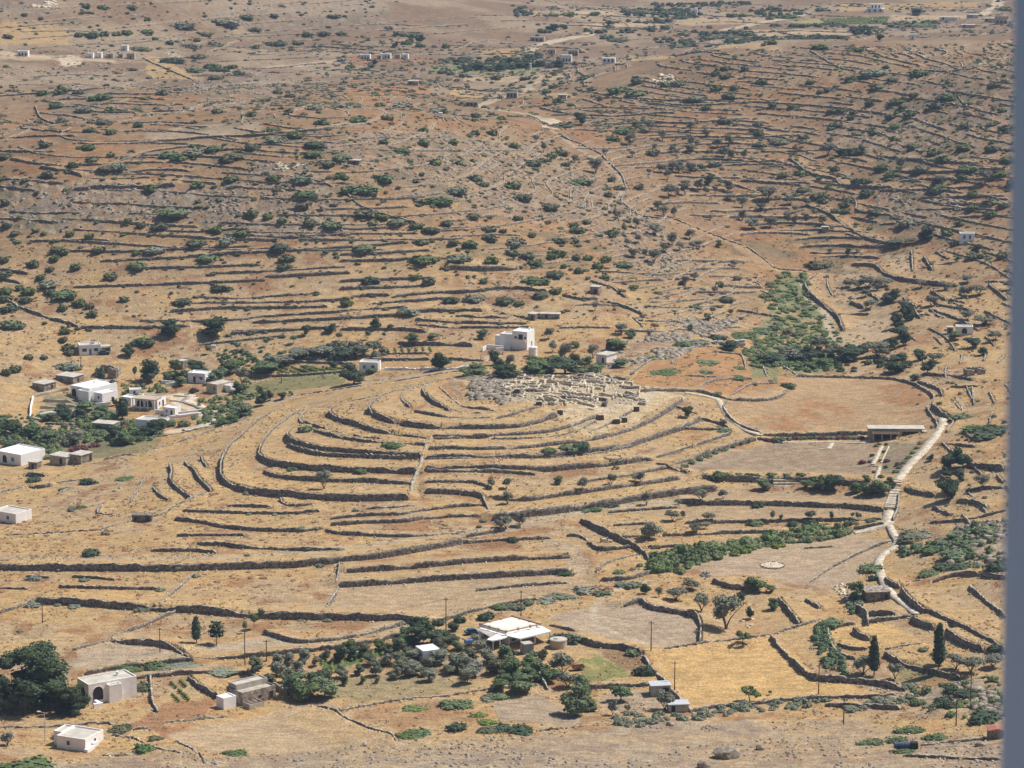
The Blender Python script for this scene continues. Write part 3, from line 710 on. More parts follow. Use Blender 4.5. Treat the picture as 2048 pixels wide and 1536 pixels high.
# ---------------------------------------------------------------- object helpers
THINGS = []      # (object, category, words before the place, pixel x, pixel y)
def newobj(name, me, parent=None, m=None, loc=None, kind=None):
    o = bpy.data.objects.new(name, me); COL.objects.link(o)
    if parent: o.parent = parent
    if m and me and not me.materials: me.materials.append(m)
    if loc is not None: o.location = loc
    if kind: o['kind'] = kind
    return o
def reg(o, cat, words, px, py, group=None, full=None):
    o['category'] = cat
    if group: o['group'] = group
    if full: o['label'] = full
    THINGS.append((o, cat, words, px, py, full)); return o
def npmesh(name, co, faces, m=None, smooth=False):
    me = bpy.data.meshes.new(name); fill(me, np.asarray(co), np.asarray(faces))
    if smooth: me.polygons.foreach_set('use_smooth', np.ones(len(faces), bool))
    if m: me.materials.append(m)
    return me
class MB:
    def __init__(s): s.v = []; s.f = []
    def add(s, v, f): n = len(s.v); s.v += [tuple(p) for p in v]; s.f += [tuple(i+n for i in q) for q in f]
    def box(s, x0, x1, y0, y1, z0, z1, tx=0.):
        s.add([(x0, y0, z0), (x1, y0, z0), (x1, y1, z0), (x0, y1, z0), (x0+tx, y0+tx, z1), (x1-tx, y0+tx, z1), (x1-tx, y1-tx, z1), (x0+tx, y1-tx, z1)],
              [(0, 3, 2, 1), (4, 5, 6, 7), (0, 1, 5, 4), (1, 2, 6, 5), (2, 3, 7, 6), (3, 0, 4, 7)])
    def tube(s, p0, p1, r0, r1, n=7):
        p0 = Vector(p0); p1 = Vector(p1); d = (p1-p0).normalized(); a = d.orthogonal().normalized(); b = d.cross(a)
        v = []
        for p, r in ((p0, r0), (p1, r1)):
            for k in range(n): t = 2*math.pi*k/n; v.append(p+a*(r*math.cos(t))+b*(r*math.sin(t)))
        s.add(v, [(k, (k+1) % n, n+(k+1) % n, n+k) for k in range(n)]+[tuple(range(n))[::-1], tuple(range(n, 2*n))])
    def cyl(s, x, y, z0, z1, r, n=20, r1=None): s.tube((x, y, z0), (x, y, z1), r, r1 if r1 else r, n)
    def prism(s, poly, y0, y1):   # polygon in x,z extruded along y
        n = len(poly); v = [(x, y0, z) for x, z in poly]+[(x, y1, z) for x, z in poly]
        s.add(v, [tuple(range(n)), tuple(range(n, 2*n))[::-1]]+[(k, n+k, n+(k+1) % n, (k+1) % n) for k in range(n)])
    def mesh(s, name, m=None):
        me = bpy.data.meshes.new(name); me.from_pydata(s.v, [], s.f); me.update()
        if m: me.materials.append(m)
        return me
    def obj(s, name, m, parent=None, loc=None): return newobj(name, s.mesh(name, m), parent, loc=loc)
def gz(x, y): return float(sample(ZF, x, y))
def at(px, py, add=0): return Vector(raycast(ZF, px, py, add))

# ---------------------------------------------------------------- walls
def wall_mesh(XY, h, th=.66, rag=.1, base=ZB, far=False, below=.7):
    n = len(XY); X, Y = XY[:, 0], XY[:, 1]
    dx = np.gradient(X); dy = np.gradient(Y); l = np.hypot(dx, dy)+1e-9; nx, ny = -dy/l, dx/l
    zb = np.minimum(np.minimum(sample(base, X, Y), sample(base, X+1.1*nx, Y+1.1*ny)), sample(base, X-1.1*nx, Y-1.1*ny))
    zt = np.maximum(sample(ZF, X+1.2*nx, Y+1.2*ny), sample(ZF, X-1.2*nx, Y-1.2*ny)) if below > .5 else zb
    zt = np.maximum(sample(base, X, Y)+h, np.minimum(zt, sample(base, X, Y)+h+.3))+.08+RNG.normal(0, rag, n)+(vnoise(X/3.1, Y/3.1, 8)-.5)*.45*min(h, 1.2)-np.clip(vnoise(X/7, Y/7, 18)-.64, 0, 1)*2.4*h*.7
    k = np.minimum(np.arange(n), np.arange(n)[::-1]); zt = np.where(k == 0, zt-.45*h, zt)
    prof = [(-.5, 0), (-.47, .35), (-.5, .7), (-.4, 1.), (.4, 1.), (.5, .6), (.5, 0)]
    rows = []
    thv = .78+.5*vnoise(X/1.9, Y/1.9, 44)
    for o_, t in prof:
        j = RNG.normal(0, .085, n) if 0 < t else 0
        jz = RNG.normal(0, .05, n) if t == 1. else 0
        rows.append(np.stack([X+nx*(o_*th*thv+j), Y+ny*(o_*th*thv+j), (zb-below)*(1-t)+zt*t+jz], -1))
    V = np.stack(rows, 1); m = len(prof); i = np.arange(n-1)[:, None]*m; q = np.arange(m-1)[None]
    F = np.stack([i+q, i+q+m, i+q+m+1, i+q+1], -1).reshape(-1, 4)
    caps = [(0, 1, 5, 6), (1, 2, 3, 4), (1, 4, 5, 5)]
    F = list(map(tuple, F)); b = (n-1)*m
    F += [(0, 1, 2, 3), (0, 3, 4, 5), (0, 5, 6, 6)][:2]+[(b+3, b+2, b+1, b), (b+5, b+4, b+3, b)]
    return V.reshape(-1, 3), F
def sunlit_tops(me, n, m='cap'):  # top faces get the lighter tone, sunlight put into the colour
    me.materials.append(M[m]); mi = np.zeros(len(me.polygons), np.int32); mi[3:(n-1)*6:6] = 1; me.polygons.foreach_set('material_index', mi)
PV = []; PF = []; pc = []; off_ = 0
for h, kind, c, XY in WL:
    if XY is None or len(XY) < 3: continue
    V, F = wall_mesh(XY, h, {'t': .95}.get(kind, .44 if XY[:, 1].mean() < 1150 else .48))
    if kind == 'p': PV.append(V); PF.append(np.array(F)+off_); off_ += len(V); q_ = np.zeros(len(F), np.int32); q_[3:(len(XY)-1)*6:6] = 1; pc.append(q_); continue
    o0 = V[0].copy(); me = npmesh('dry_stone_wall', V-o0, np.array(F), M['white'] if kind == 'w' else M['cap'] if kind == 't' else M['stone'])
    if kind in ('', 'f'): sunlit_tops(me, len(XY))
    o = newobj('terrace_wall' if kind == '' else 'field_wall', me, loc=o0)
    mid = c[len(c)//2]; L = float(np.hypot(*(XY[1:]-XY[:-1]).T).sum())
    size = 'long' if L > 60 else 'short' if L < 18 else ''
    tall = 'tall' if h >= 1.9 else 'low' if h < 1 else ''
    kindw = {'': 'dry stone terrace wall', 'f': 'free standing field wall', 'w': 'whitewashed retaining wall', 't': 'pale stone ramp wall'}[kind]
    reg(o, 'stone wall', ' '.join(q for q in (size, tall, kindw) if q), mid[0], mid[1], 'dry stone walls of the terraces')

me = npmesh('hillside_terraces', np.concatenate(PV), np.concatenate(PF), M['hillstone']); me.materials.append(M['cap']); me.polygons.foreach_set('material_index', np.concatenate(pc))  # tops again in the painted sunlit tone
o = newobj('hillside_terraces', me, kind='stuff'); o['label'] = 'countless low broken terrace walls following the contours of the back hills'; o['category'] = 'walls'
# ---------------------------------------------------------------- foliage
def leafcloud(lobes, n, size, seed, flat=.5, core=.78):
    r = np.random.default_rng(seed); V = []; F = []; k = 0
    vol = np.array([a[3]*a[4]*a[5] for a in lobes])**(2/3.); cnt = np.maximum(6, (n*vol/vol.sum()).astype(int))
    P = []; Nn = []
    for (cx, cy, cz, rx, ry, rz), c in zip(lobes, cnt):
        d = r.normal(size=(c, 3)); d /= np.linalg.norm(d, axis=1)[:, None]; d[:, 2] = np.where(d[:, 2] < -.35, -d[:, 2], d[:, 2])
        rad = 1-np.abs(r.normal(0, .16, c)); rad *= 1+.16*np.sin(d[:, 0]*5+seed)*np.cos(d[:, 1]*4+d[:, 2]*5+cx)
        P.append(np.array([cx, cy, cz])+d*rad[:, None]*[rx, ry, rz]); Nn.append(d)
    P = np.concatenate(P); Nn = np.concatenate(Nn); c = len(P)
    Nn = Nn+[0, 0, .35]+r.normal(0, .5, (c, 3)); Nn /= np.linalg.norm(Nn, axis=1)[:, None]
    a = np.cross(Nn, r.normal(size=(c, 3))); a /= np.linalg.norm(a, axis=1)[:, None]; b = np.cross(Nn, a)
    s = size*r.uniform(.6, 1.25, c)[:, None]; a = a*s; b = b*s*r.uniform(.5, 1, c)[:, None]
    V = np.stack([P-a*.9-b*.3, P+a*.2-b, P+a+b*.2, P-a*.1+b], 1).reshape(-1, 3); F = np.arange(4*c).reshape(-1, 4)
    if core:
        cv = []; cf = []
        for (cx, cy, cz, rx, ry, rz) in lobes:
            nu, nv = 8, 5; off = len(V)+len(cv)
            for i in range(nv+1):
                for j in range(nu):
                    ph = math.pi*i/nv; th = 2*math.pi*j/nu; q = core*r.uniform(.85, 1.08)
                    cv.append((cx+rx*q*math.sin(ph)*math.cos(th), cy+ry*q*math.sin(ph)*math.sin(th), cz+rz*q*math.cos(ph)))
            for i in range(nv):
                for j in range(nu): cf.append((off+i*nu+j, off+(i+1)*nu+j, off+(i+1)*nu+(j+1) % nu, off+i*nu+(j+1) % nu))
        V = np.r_[V, np.array(cv)]; F = np.r_[F, np.array(cf)]
    return V, F
def bushlobes(seed, w=1., h=.45, n=5):
    r = random.Random(seed); L = [(0, 0, h*.45, w*.36, w*.36, h*.62)]
    for k in range(n):
        a = r.uniform(0, 6.28); d = w*r.uniform(.15, .34); s = r.uniform(.14, .24)*w
        L.append((d*math.cos(a), d*math.sin(a), h*r.uniform(.25, .5), s*1.2, s*1.2, h*r.uniform(.35, .6)))
    return L
MESH = {}
def proto(key, maker):
    if key not in MESH: MESH[key] = maker()
    return MESH[key]
def bush_mesh(mt, v, n=260, sz=.075):
    def mk():
        V, F = leafcloud(bushlobes(v*7+3, n=4+v % 4), n, sz, v+11)
        return npmesh('foliage', V, F, M[mt])
    return proto(('bush', mt, v, n), mk)
BUSHQ = []
def put_bush(px, py, wpx, mt='f_scrub', hr=None, words=None, cat='bush', name='bush', dens=260, sz=.075): BUSHQ.append((wpx, px, py, mt, hr, words, dens, sz))
def grow_bushes():
    BUSHQ.sort(key=lambda q: -(q[0]+(30 if q[5] and q[0] > 12 else 0))); V = []; F = []; off = 0; V2 = []; F2 = []; off2 = 0; protos = [leafcloud(bushlobes(150+k, n=4), 110, .1, 190+k) for k in range(4)]
    for q in BUSHQ[:292]: one_bush(q[1], q[2], q[0], *q[3:])
    for wpx, px, py, mt, hr, *_ in BUSHQ[292:]:
        p = at(px, py); s = math.hypot(p.x, p.y)/FPX*wpx*1.3; a = RB.uniform(0, 6.28); hh = (hr or RB.uniform(.8, 1.15))*s*min(1., 3.6/max(s, .1)+.25); v, f = protos[RB.randrange(4)]
        w_ = np.stack([p.x+s*(v[:, 0]*math.cos(a)-v[:, 1]*math.sin(a)), p.y+s*(v[:, 0]*math.sin(a)+v[:, 1]*math.cos(a)), p.z-.05*s+hh*v[:, 2]], -1)
        if mt in ('f_green', 'f_vine'): V2.append(w_); F2.append(f+off2); off2 += len(v)
        else: V.append(w_); F.append(f+off); off += len(v)
    for nm, VV, FF, mt, wd in (('small_shrubs', V, F, 'f_scrub', 'the smaller grey green shrubs dotted over slopes and terraces'), ('small_green_shrubs', V2, F2, 'f_green', 'the smaller bright green shrubs dotted over slopes and terraces')):
        o = newobj(nm, npmesh(nm, np.concatenate(VV), np.concatenate(FF), M[mt]), kind='stuff'); o['label'] = wd; o['category'] = 'vegetation'
def one_bush(px, py, wpx, mt='f_scrub', hr=None, words=None, dens=260, sz=.075, cat='bush', name='bush'):
    p = at(px, py); s = math.hypot(p.x, p.y)/FPX*wpx*1.2; rs = RB
    o = newobj(name, bush_mesh(mt, rs.randrange(5), dens, sz), loc=p)
    hh = (hr if hr else rs.uniform(.8, 1.15))*min(1.0, 3.6/max(s, .1)+.25)
    p.z -= .06*s; o.location = p; o.rotation_euler = (0, 0, rs.uniform(0, 6.28)); o.scale = (s*1.12, s*1.12, s*hh)
    tone = {'f_scrub': 'grey green', 'f_green': 'bright green', 'f_dark': 'dark green', 'f_olive': 'olive grey', 'f_grey': 'silvery grey', 'f_red': 'reddish flowering', 'f_brown': 'dry brown', 'f_vine': 'yellow green', 'f_cactus': 'prickly pear'}[mt]
    sz_ = 'wide' if s > 7 else 'small' if s < 2.6 else 'rounded'
    reg(o, cat, words or f'{sz_} {tone} shrub', px, py, f'{tone} shrubs on the slopes and terraces'); return o
RB = random.Random(3)
def trunk_mesh(kind, v):
    r = random.Random(v*13+5); b = MB()
    if kind == 'olive':
        for k in range(3+v % 2):
            a = k*2.1+r.uniform(-.4, .4); p = Vector((.012*math.cos(a), .012*math.sin(a), -.05)); d = .025
            for q in range(4):
                p2 = p+Vector((math.cos(a)*.07*(q+.4), math.sin(a)*.07*(q+.4), .16)); b.tube(p, p2, .026-.005*q, .021-.005*q, 6); p = p2
                if q > 1:
                    for e in (-.8, .8): b.tube(p, p+Vector((math.cos(a+e)*.12, math.sin(a+e)*.12, .13)), .008, .004, 5)
    elif kind in ('cypress', 'pine', 'lolly'):
        p = Vector((0, 0, -.05))
        for q in range(4): p2 = Vector((r.uniform(-.012, .012), r.uniform(-.012, .012), .19*(q+1))); b.tube(p, p2, .022-.004*q, .018-.004*q, 7); p = p2
        for k in range(5): a = k*1.3; b.tube((0, 0, .38+.07*k), (.14*math.cos(a), .14*math.sin(a), .5+.07*k), .012, .005, 5)
    else:
        p = Vector((0, 0, -.05))
        for q in range(3): p2 = p+Vector((r.uniform(-.03, .03), r.uniform(-.03, .03), .15)); b.tube(p, p2, .03-.005*q, .025-.005*q, 7); p = p2
        for k in range(5): a = k*1.26; b.tube(p, p+Vector((.22*math.cos(a), .22*math.sin(a), .25)), .014, .006, 5)
    return b.mesh('trunk', M['bark'])
def crown_mesh(kind, mt, v):
    r = random.Random(v*31+7); L = []; n = 520; sz = .05; core = .7
    if kind == 'olive':
        for k in range(8): a = k*.85+r.uniform(-.3, .3); d = r.uniform(.1, .3); L.append((d*math.cos(a), d*math.sin(a), r.uniform(.38, .8), r.uniform(.19, .27), r.uniform(.19, .27), r.uniform(.16, .24)))
        n = 950; sz = .042; core = .55
    elif kind == 'cypress':
        for k in range(7): z = .22+.11*k; w = (.5*(1-((z-.42)/.62)**2))*.42; L.append((r.uniform(-.02, .02), r.uniform(-.02, .02), z, max(w, .06), max(w, .06), .12))
        n = 600; sz = .035; core = .85
    elif kind == 'pine':
        for k in range(6):
            z = .38+.1*k; w = .36*(1-((z-.55)/.6)**2)
            for j in range(3): a = j*2.1+k; L.append((w*.5*math.cos(a), w*.5*math.sin(a), z, w*.55, w*.55, .07))
        sz = .045; core = .6
    elif kind == 'lolly':
        for k in range(5): a = k*1.3; L.append((.1*math.cos(a), .1*math.sin(a), .6+.1*(k % 3), .24, .24, .2))
        sz = .05; core = .8
    elif kind == 'big':
        for k in range(36): a = r.uniform(0, 6.28); d = r.uniform(.08, .4); z = r.uniform(.12, .86); d *= 1.1-abs(z-.45)*.9; L.append((d*math.cos(a), d*math.sin(a), z, r.uniform(.12, .19), r.uniform(.12, .19), r.uniform(.09, .15)))
        n = 5600; sz = .02; core = .72
    elif kind == 'fig':
        for k in range(9): a = k*.75; d = r.uniform(.15, .38); L.append((d*math.cos(a), d*math.sin(a), r.uniform(.35, .75), .15, .15, .14))
        n = 420; sz = .065; core = .35
    else:
        for k in range(9): a = k*.75+r.uniform(-.3, .3); d = r.uniform(.08, .28); L.append((d*math.cos(a), d*math.sin(a), r.uniform(.2, .76), r.uniform(.2, .27), r.uniform(.2, .27), r.uniform(.15, .22)))
        n = 1000; sz = .045; core = .78
    V, F = leafcloud(L, n, sz, v+40, core=core); return npmesh('crown', V, F, M[mt])
TK = {'olive': ('f_olive', 'olive tree', 'grey green olive tree'), 'tree': ('f_dark', 'tree', 'dark leafy tree'), 'cypress': ('f_dark', 'cypress', 'dark upright cypress'), 'pine': ('f_dark', 'pine tree', 'dark layered pine'), 'lolly': ('f_green', 'tree', 'small clipped round tree'),
      'big': ('f_dark', 'tree', 'huge dark spreading tree'), 'fig': ('f_green', 'fig tree', 'open green fig tree'), 'gtree': ('f_green', 'tree', 'fresh green bushy tree'), 'garden': ('f_scrub', 'tree', 'grey green orchard tree'), 'citrus': ('f_green', 'tree', 'green fruit tree')}
def put_tree(px, py, wpx, hpx, kind='tree', words=None, grp=None):
    p = at(px, py); k = math.hypot(p.x, p.y)/FPX; W = wpx*k; H = hpx*k/.97; mt, cat, wd = TK[kind]
    shape = {'gtree': 'tree', 'garden': 'tree', 'citrus': 'tree'}.get(kind, kind)
    v = RB.randrange(1 if shape == 'big' else 4)
    e = newobj({'olive': 'olive_tree', 'cypress': 'cypress_tree', 'pine': 'pine_tree', 'fig': 'fig_tree'}.get(kind, 'tree'), None, loc=p)
    e.rotation_euler = (0, 0, RB.uniform(0, 6.28)); wide = {'cypress': .45, 'pine': .8, 'big': .9}.get(shape, .9)
    W *= 1.1; e.scale = (W/wide, W/wide, H); e.empty_display_size = .5
    newobj('trunk', proto(('tr', shape, v), lambda: trunk_mesh(shape, v)), e)
    newobj('crown', proto(('cr', shape, mt, v), lambda: crown_mesh(shape, mt, v)), e)
    sz_ = '' if kind == 'big' else 'tall ' if H > 5.5 else 'small ' if H < 3 else ''
    reg(e, cat, words or sz_+wd, px, py, grp or cat+'s of the valley'); return e
# ---------------------------------------------------------------- shrubs read off the photo: crop origin x,y scale | x base_y width ...
BUSH = {
(0, 0, 2.926): """600 50 70 770 50 60 510 45 50 145 95 35 235 115 30 485 80 35 870 120 40 1070 160 120 1310 135 150 1440 105 90 1500 180 70 1800 212 65 1900 205 70 1990 205 60 855 195 70 750 200 60 690 205 60 620 208 60 530 210 90 460 212 50 40 220 60 1200 207 70 1150 245 40 995 258 50 905 235 40 1255 265 90 1110 280 90 820 290 110 925 290 25 1630 268 120 1735 258 70 1490 285 60 1960 105 80 1600 100 50 1165 340 90 1010 365 120 1365 400 60 1240 395 100 1290 415 110 1150 420 90 775 415 50 600 577 110 330 630 90 960 555 70 650 650 60 505 650 100 605 730 100 525 770 80 365 720 70 810 745 50 640 785 70 270 860 80 510 870 90 40 920 90 260 552 90 370 540 90 470 550 70 1265 465 90 1400 440 60 1590 770 90 1625 550 60 1700 570 60 1480 680 60 1270 665 70 1900 730 90 1990 630 110 1850 640 110 1700 660 50 1000 915 120 1150 895 130 1260 880 110 700 990 100 620 1000 110 540 950 70 650 915 50 430 980 70 280 1030 70 150 1060 40 1360 930 140 1060 940 90 1480 880 90 1600 830 130 1720 805 90 1840 860 130 1840 910 100 1910 970 80 2000 930 110 1990 1040 60 1770 1060 110 1600 1050 90 1350 1055 90 1170 1095 90 1780 1150 110""",
(0, 300, 2.926): """1030 380 180 935 460 90 745 420 50 885 235 70 830 450 60 1165 550 120 1260 475 80 910 600 130 590 595 90 530 520 60 405 500 60 330 590 70 370 610 70 790 615 50 805 685 100 190 680 80 300 705 50 325 645 60 445 700 60 1210 650 130 1325 545 100 1400 500 90 1640 580 120 1680 650 80 1665 690 70 1930 445 120 1815 440 80 1780 340 90 1790 270 110 1560 400 60 1480 380 80 1640 430 60 40 455 60 85 500 60 25 320 60 20 655 60 650 755 90 245 755 60 280 795 110 385 855 150 300 840 70 170 840 80 155 890 80 120 815 50 30 840 80 30 880 80 30 740 90 460 905 90 525 925 60 360 940 60 545 970 60 60 940 100 720 885 60 1290 820 100 60 1035 140 260 1020 30 375 1070 60 375 1120 55 400 1165 60 840 1130 120 2030 915 70""",
(680, 300, 2.926): """30 170 40 250 180 110 110 240 180 190 270 60 560 90 90 700 90 50 780 70 40 800 180 90 690 250 120 560 310 160 840 210 60 1010 225 90 1070 290 100 1130 90 90 1410 200 120 1220 345 90 1590 185 50 1635 230 60 1570 275 50 1755 230 60 770 400 80 1040 410 60 155 380 110 240 400 90 340 430 120 440 450 80 530 480 110 630 440 70 870 475 80 875 525 90 960 485 50 1120 505 50 1025 550 110 655 555 60 755 560 90 480 550 80 150 585 140 490 650 140 710 640 150 900 660 90 1000 610 90 1100 630 90 1290 540 90 1375 540 40 1380 480 90 1220 430 40 1370 450 60 1440 430 50 1280 620 90 1230 635 60 1380 640 50 1450 640 60 1150 670 90 1150 775 140 1260 740 90 1310 690 40 1400 720 60 1510 695 70 1650 680 110 1560 655 60 1600 500 80 180 775 100 440 755 80 520 785 80 645 885 100 785 880 110 965 895 90 390 960 110 1045 910 60 840 780 50 1180 860 110 1270 835 80 40 910 60 1550 755 50 1645 835 40 1720 810 50""",
(1348, 0, 2.926): """45 110 100 395 95 60 560 115 40 340 100 60 525 85 40 870 65 90 670 105 110 310 220 150 430 210 90 200 230 90 120 270 70 210 275 40 60 210 70 720 160 50 790 155 70 900 150 70 600 155 60 1310 155 150 1450 155 180 1100 165 60 1180 135 70 1420 70 80 1930 60 80 1090 300 60 860 285 90 570 260 60 300 405 70 410 415 50 310 455 70 250 440 50 515 490 60 250 530 60 350 525 50 325 570 80 130 590 120 195 640 60 575 625 50 690 635 50 905 530 50 850 550 40 790 490 60 1035 470 70 1190 440 160 1270 475 60 1445 440 110 1240 400 40 1190 520 90 1290 610 90 1145 615 60 920 660 60 990 655 60 1050 670 50 1040 700 50 940 745 90 1380 680 60 1330 640 60 1540 630 90 1600 580 120 1270 690 60 1045 760 40 750 810 80 500 795 60 620 835 130 490 855 80 290 720 90 1170 790 50 1290 820 50 1395 870 80 1700 750 60 1530 900 90 1045 900 150 1300 750 70 1400 570 60 1870 510 70 1920 655 60 1850 740 60 1960 760 90 1870 880 80 1700 870 90 1960 950 90 1590 945 90 1450 1005 110 1210 995 90 1270 1035 90 1100 1070 110 1560 1060 80 1550 1110 110 1540 1135 90 1680 1050 60 1730 1000 120 1900 1030 90 1980 1090 90 750 1125 80 850 1160 90 120 1000 60 160 985 60 240 970 80 630 1040 60 940 1000 60 740 1020 70 1130 1140 80""",
(1348, 300, 2.926): """870 275 80 880 310 70 1130 270 80 1010 305 80 1010 330 60 945 365 60 1010 370 60 1180 370 80 1740 350 80 1860 320 90 1850 390 70 1930 335 70 1740 275 60 1370 440 110 1680 440 60 1290 575 60 840 685 120 1770 630 110 1930 635 80 365 760 50 300 890 90 45 790 40 270 800 50 1640 560 50 1590 500 80""",
(680, 0, 2.926): """60 400 50 190 395 40 155 410 50 920 465 60 1095 465 70 720 455 60 590 430 60 650 440 50 1180 190 60 1300 160 40 470 275 60 390 260 60 290 170 50 340 210 80 430 215 90 620 280 50 1210 190 50 1490 90 60 1240 95 70 1340 95 90 60 625 120 240 620 60 360 625 110 570 660 130 620 665 50 950 700 50 270 700 80 100 710 100 790 690 50 1300 740 120 1630 540 120 1750 555 140 1290 600 70 1450 460 80 1480 530 60 1900 505 80 1740 490 90 1990 490 100 1200 550 60 1250 515 70 800 790 60 890 790 70 490 850 70 655 840 60 360 890 100 500 770 60 1010 865 60 1190 950 60 1330 970 60 1110 960 90 260 840 60 1290 910 80 1240 925 70 1830 905 90 1590 820 80 1660 780 100 1930 85 110 1780 80 120 1580 165 60 1900 170 50 1640 240 120 1560 225 80 1910 230 60 1970 280 90""",
(0, 620, 4.096): """1185 275 160 520 190 80 525 260 70 570 320 90 570 360 80 560 470 180 235 400 80 350 400 70 120 500 100 60 530 80 140 145 120 1500 950 100 1010 1000 100 1140 1080 90 980 1100 120""",
(400, 880, 4.096): "",
}
tone = lambda y: 'f_green' if RB.random() < (.35 if y < 500 else .45) else 'f_scrub' if RB.random() < .75 else 'f_dark'
for (ox, oy, s), t in BUSH.items():
    a = list(map(float, t.split()))
    for x_, y_, w_ in zip(a[::3], a[1::3], a[2::3]):
        X0, Y0 = ox+x_/s, oy+y_/s
        if X0 > 2030: continue
        put_bush(X0, Y0, w_/s, tone(Y0))
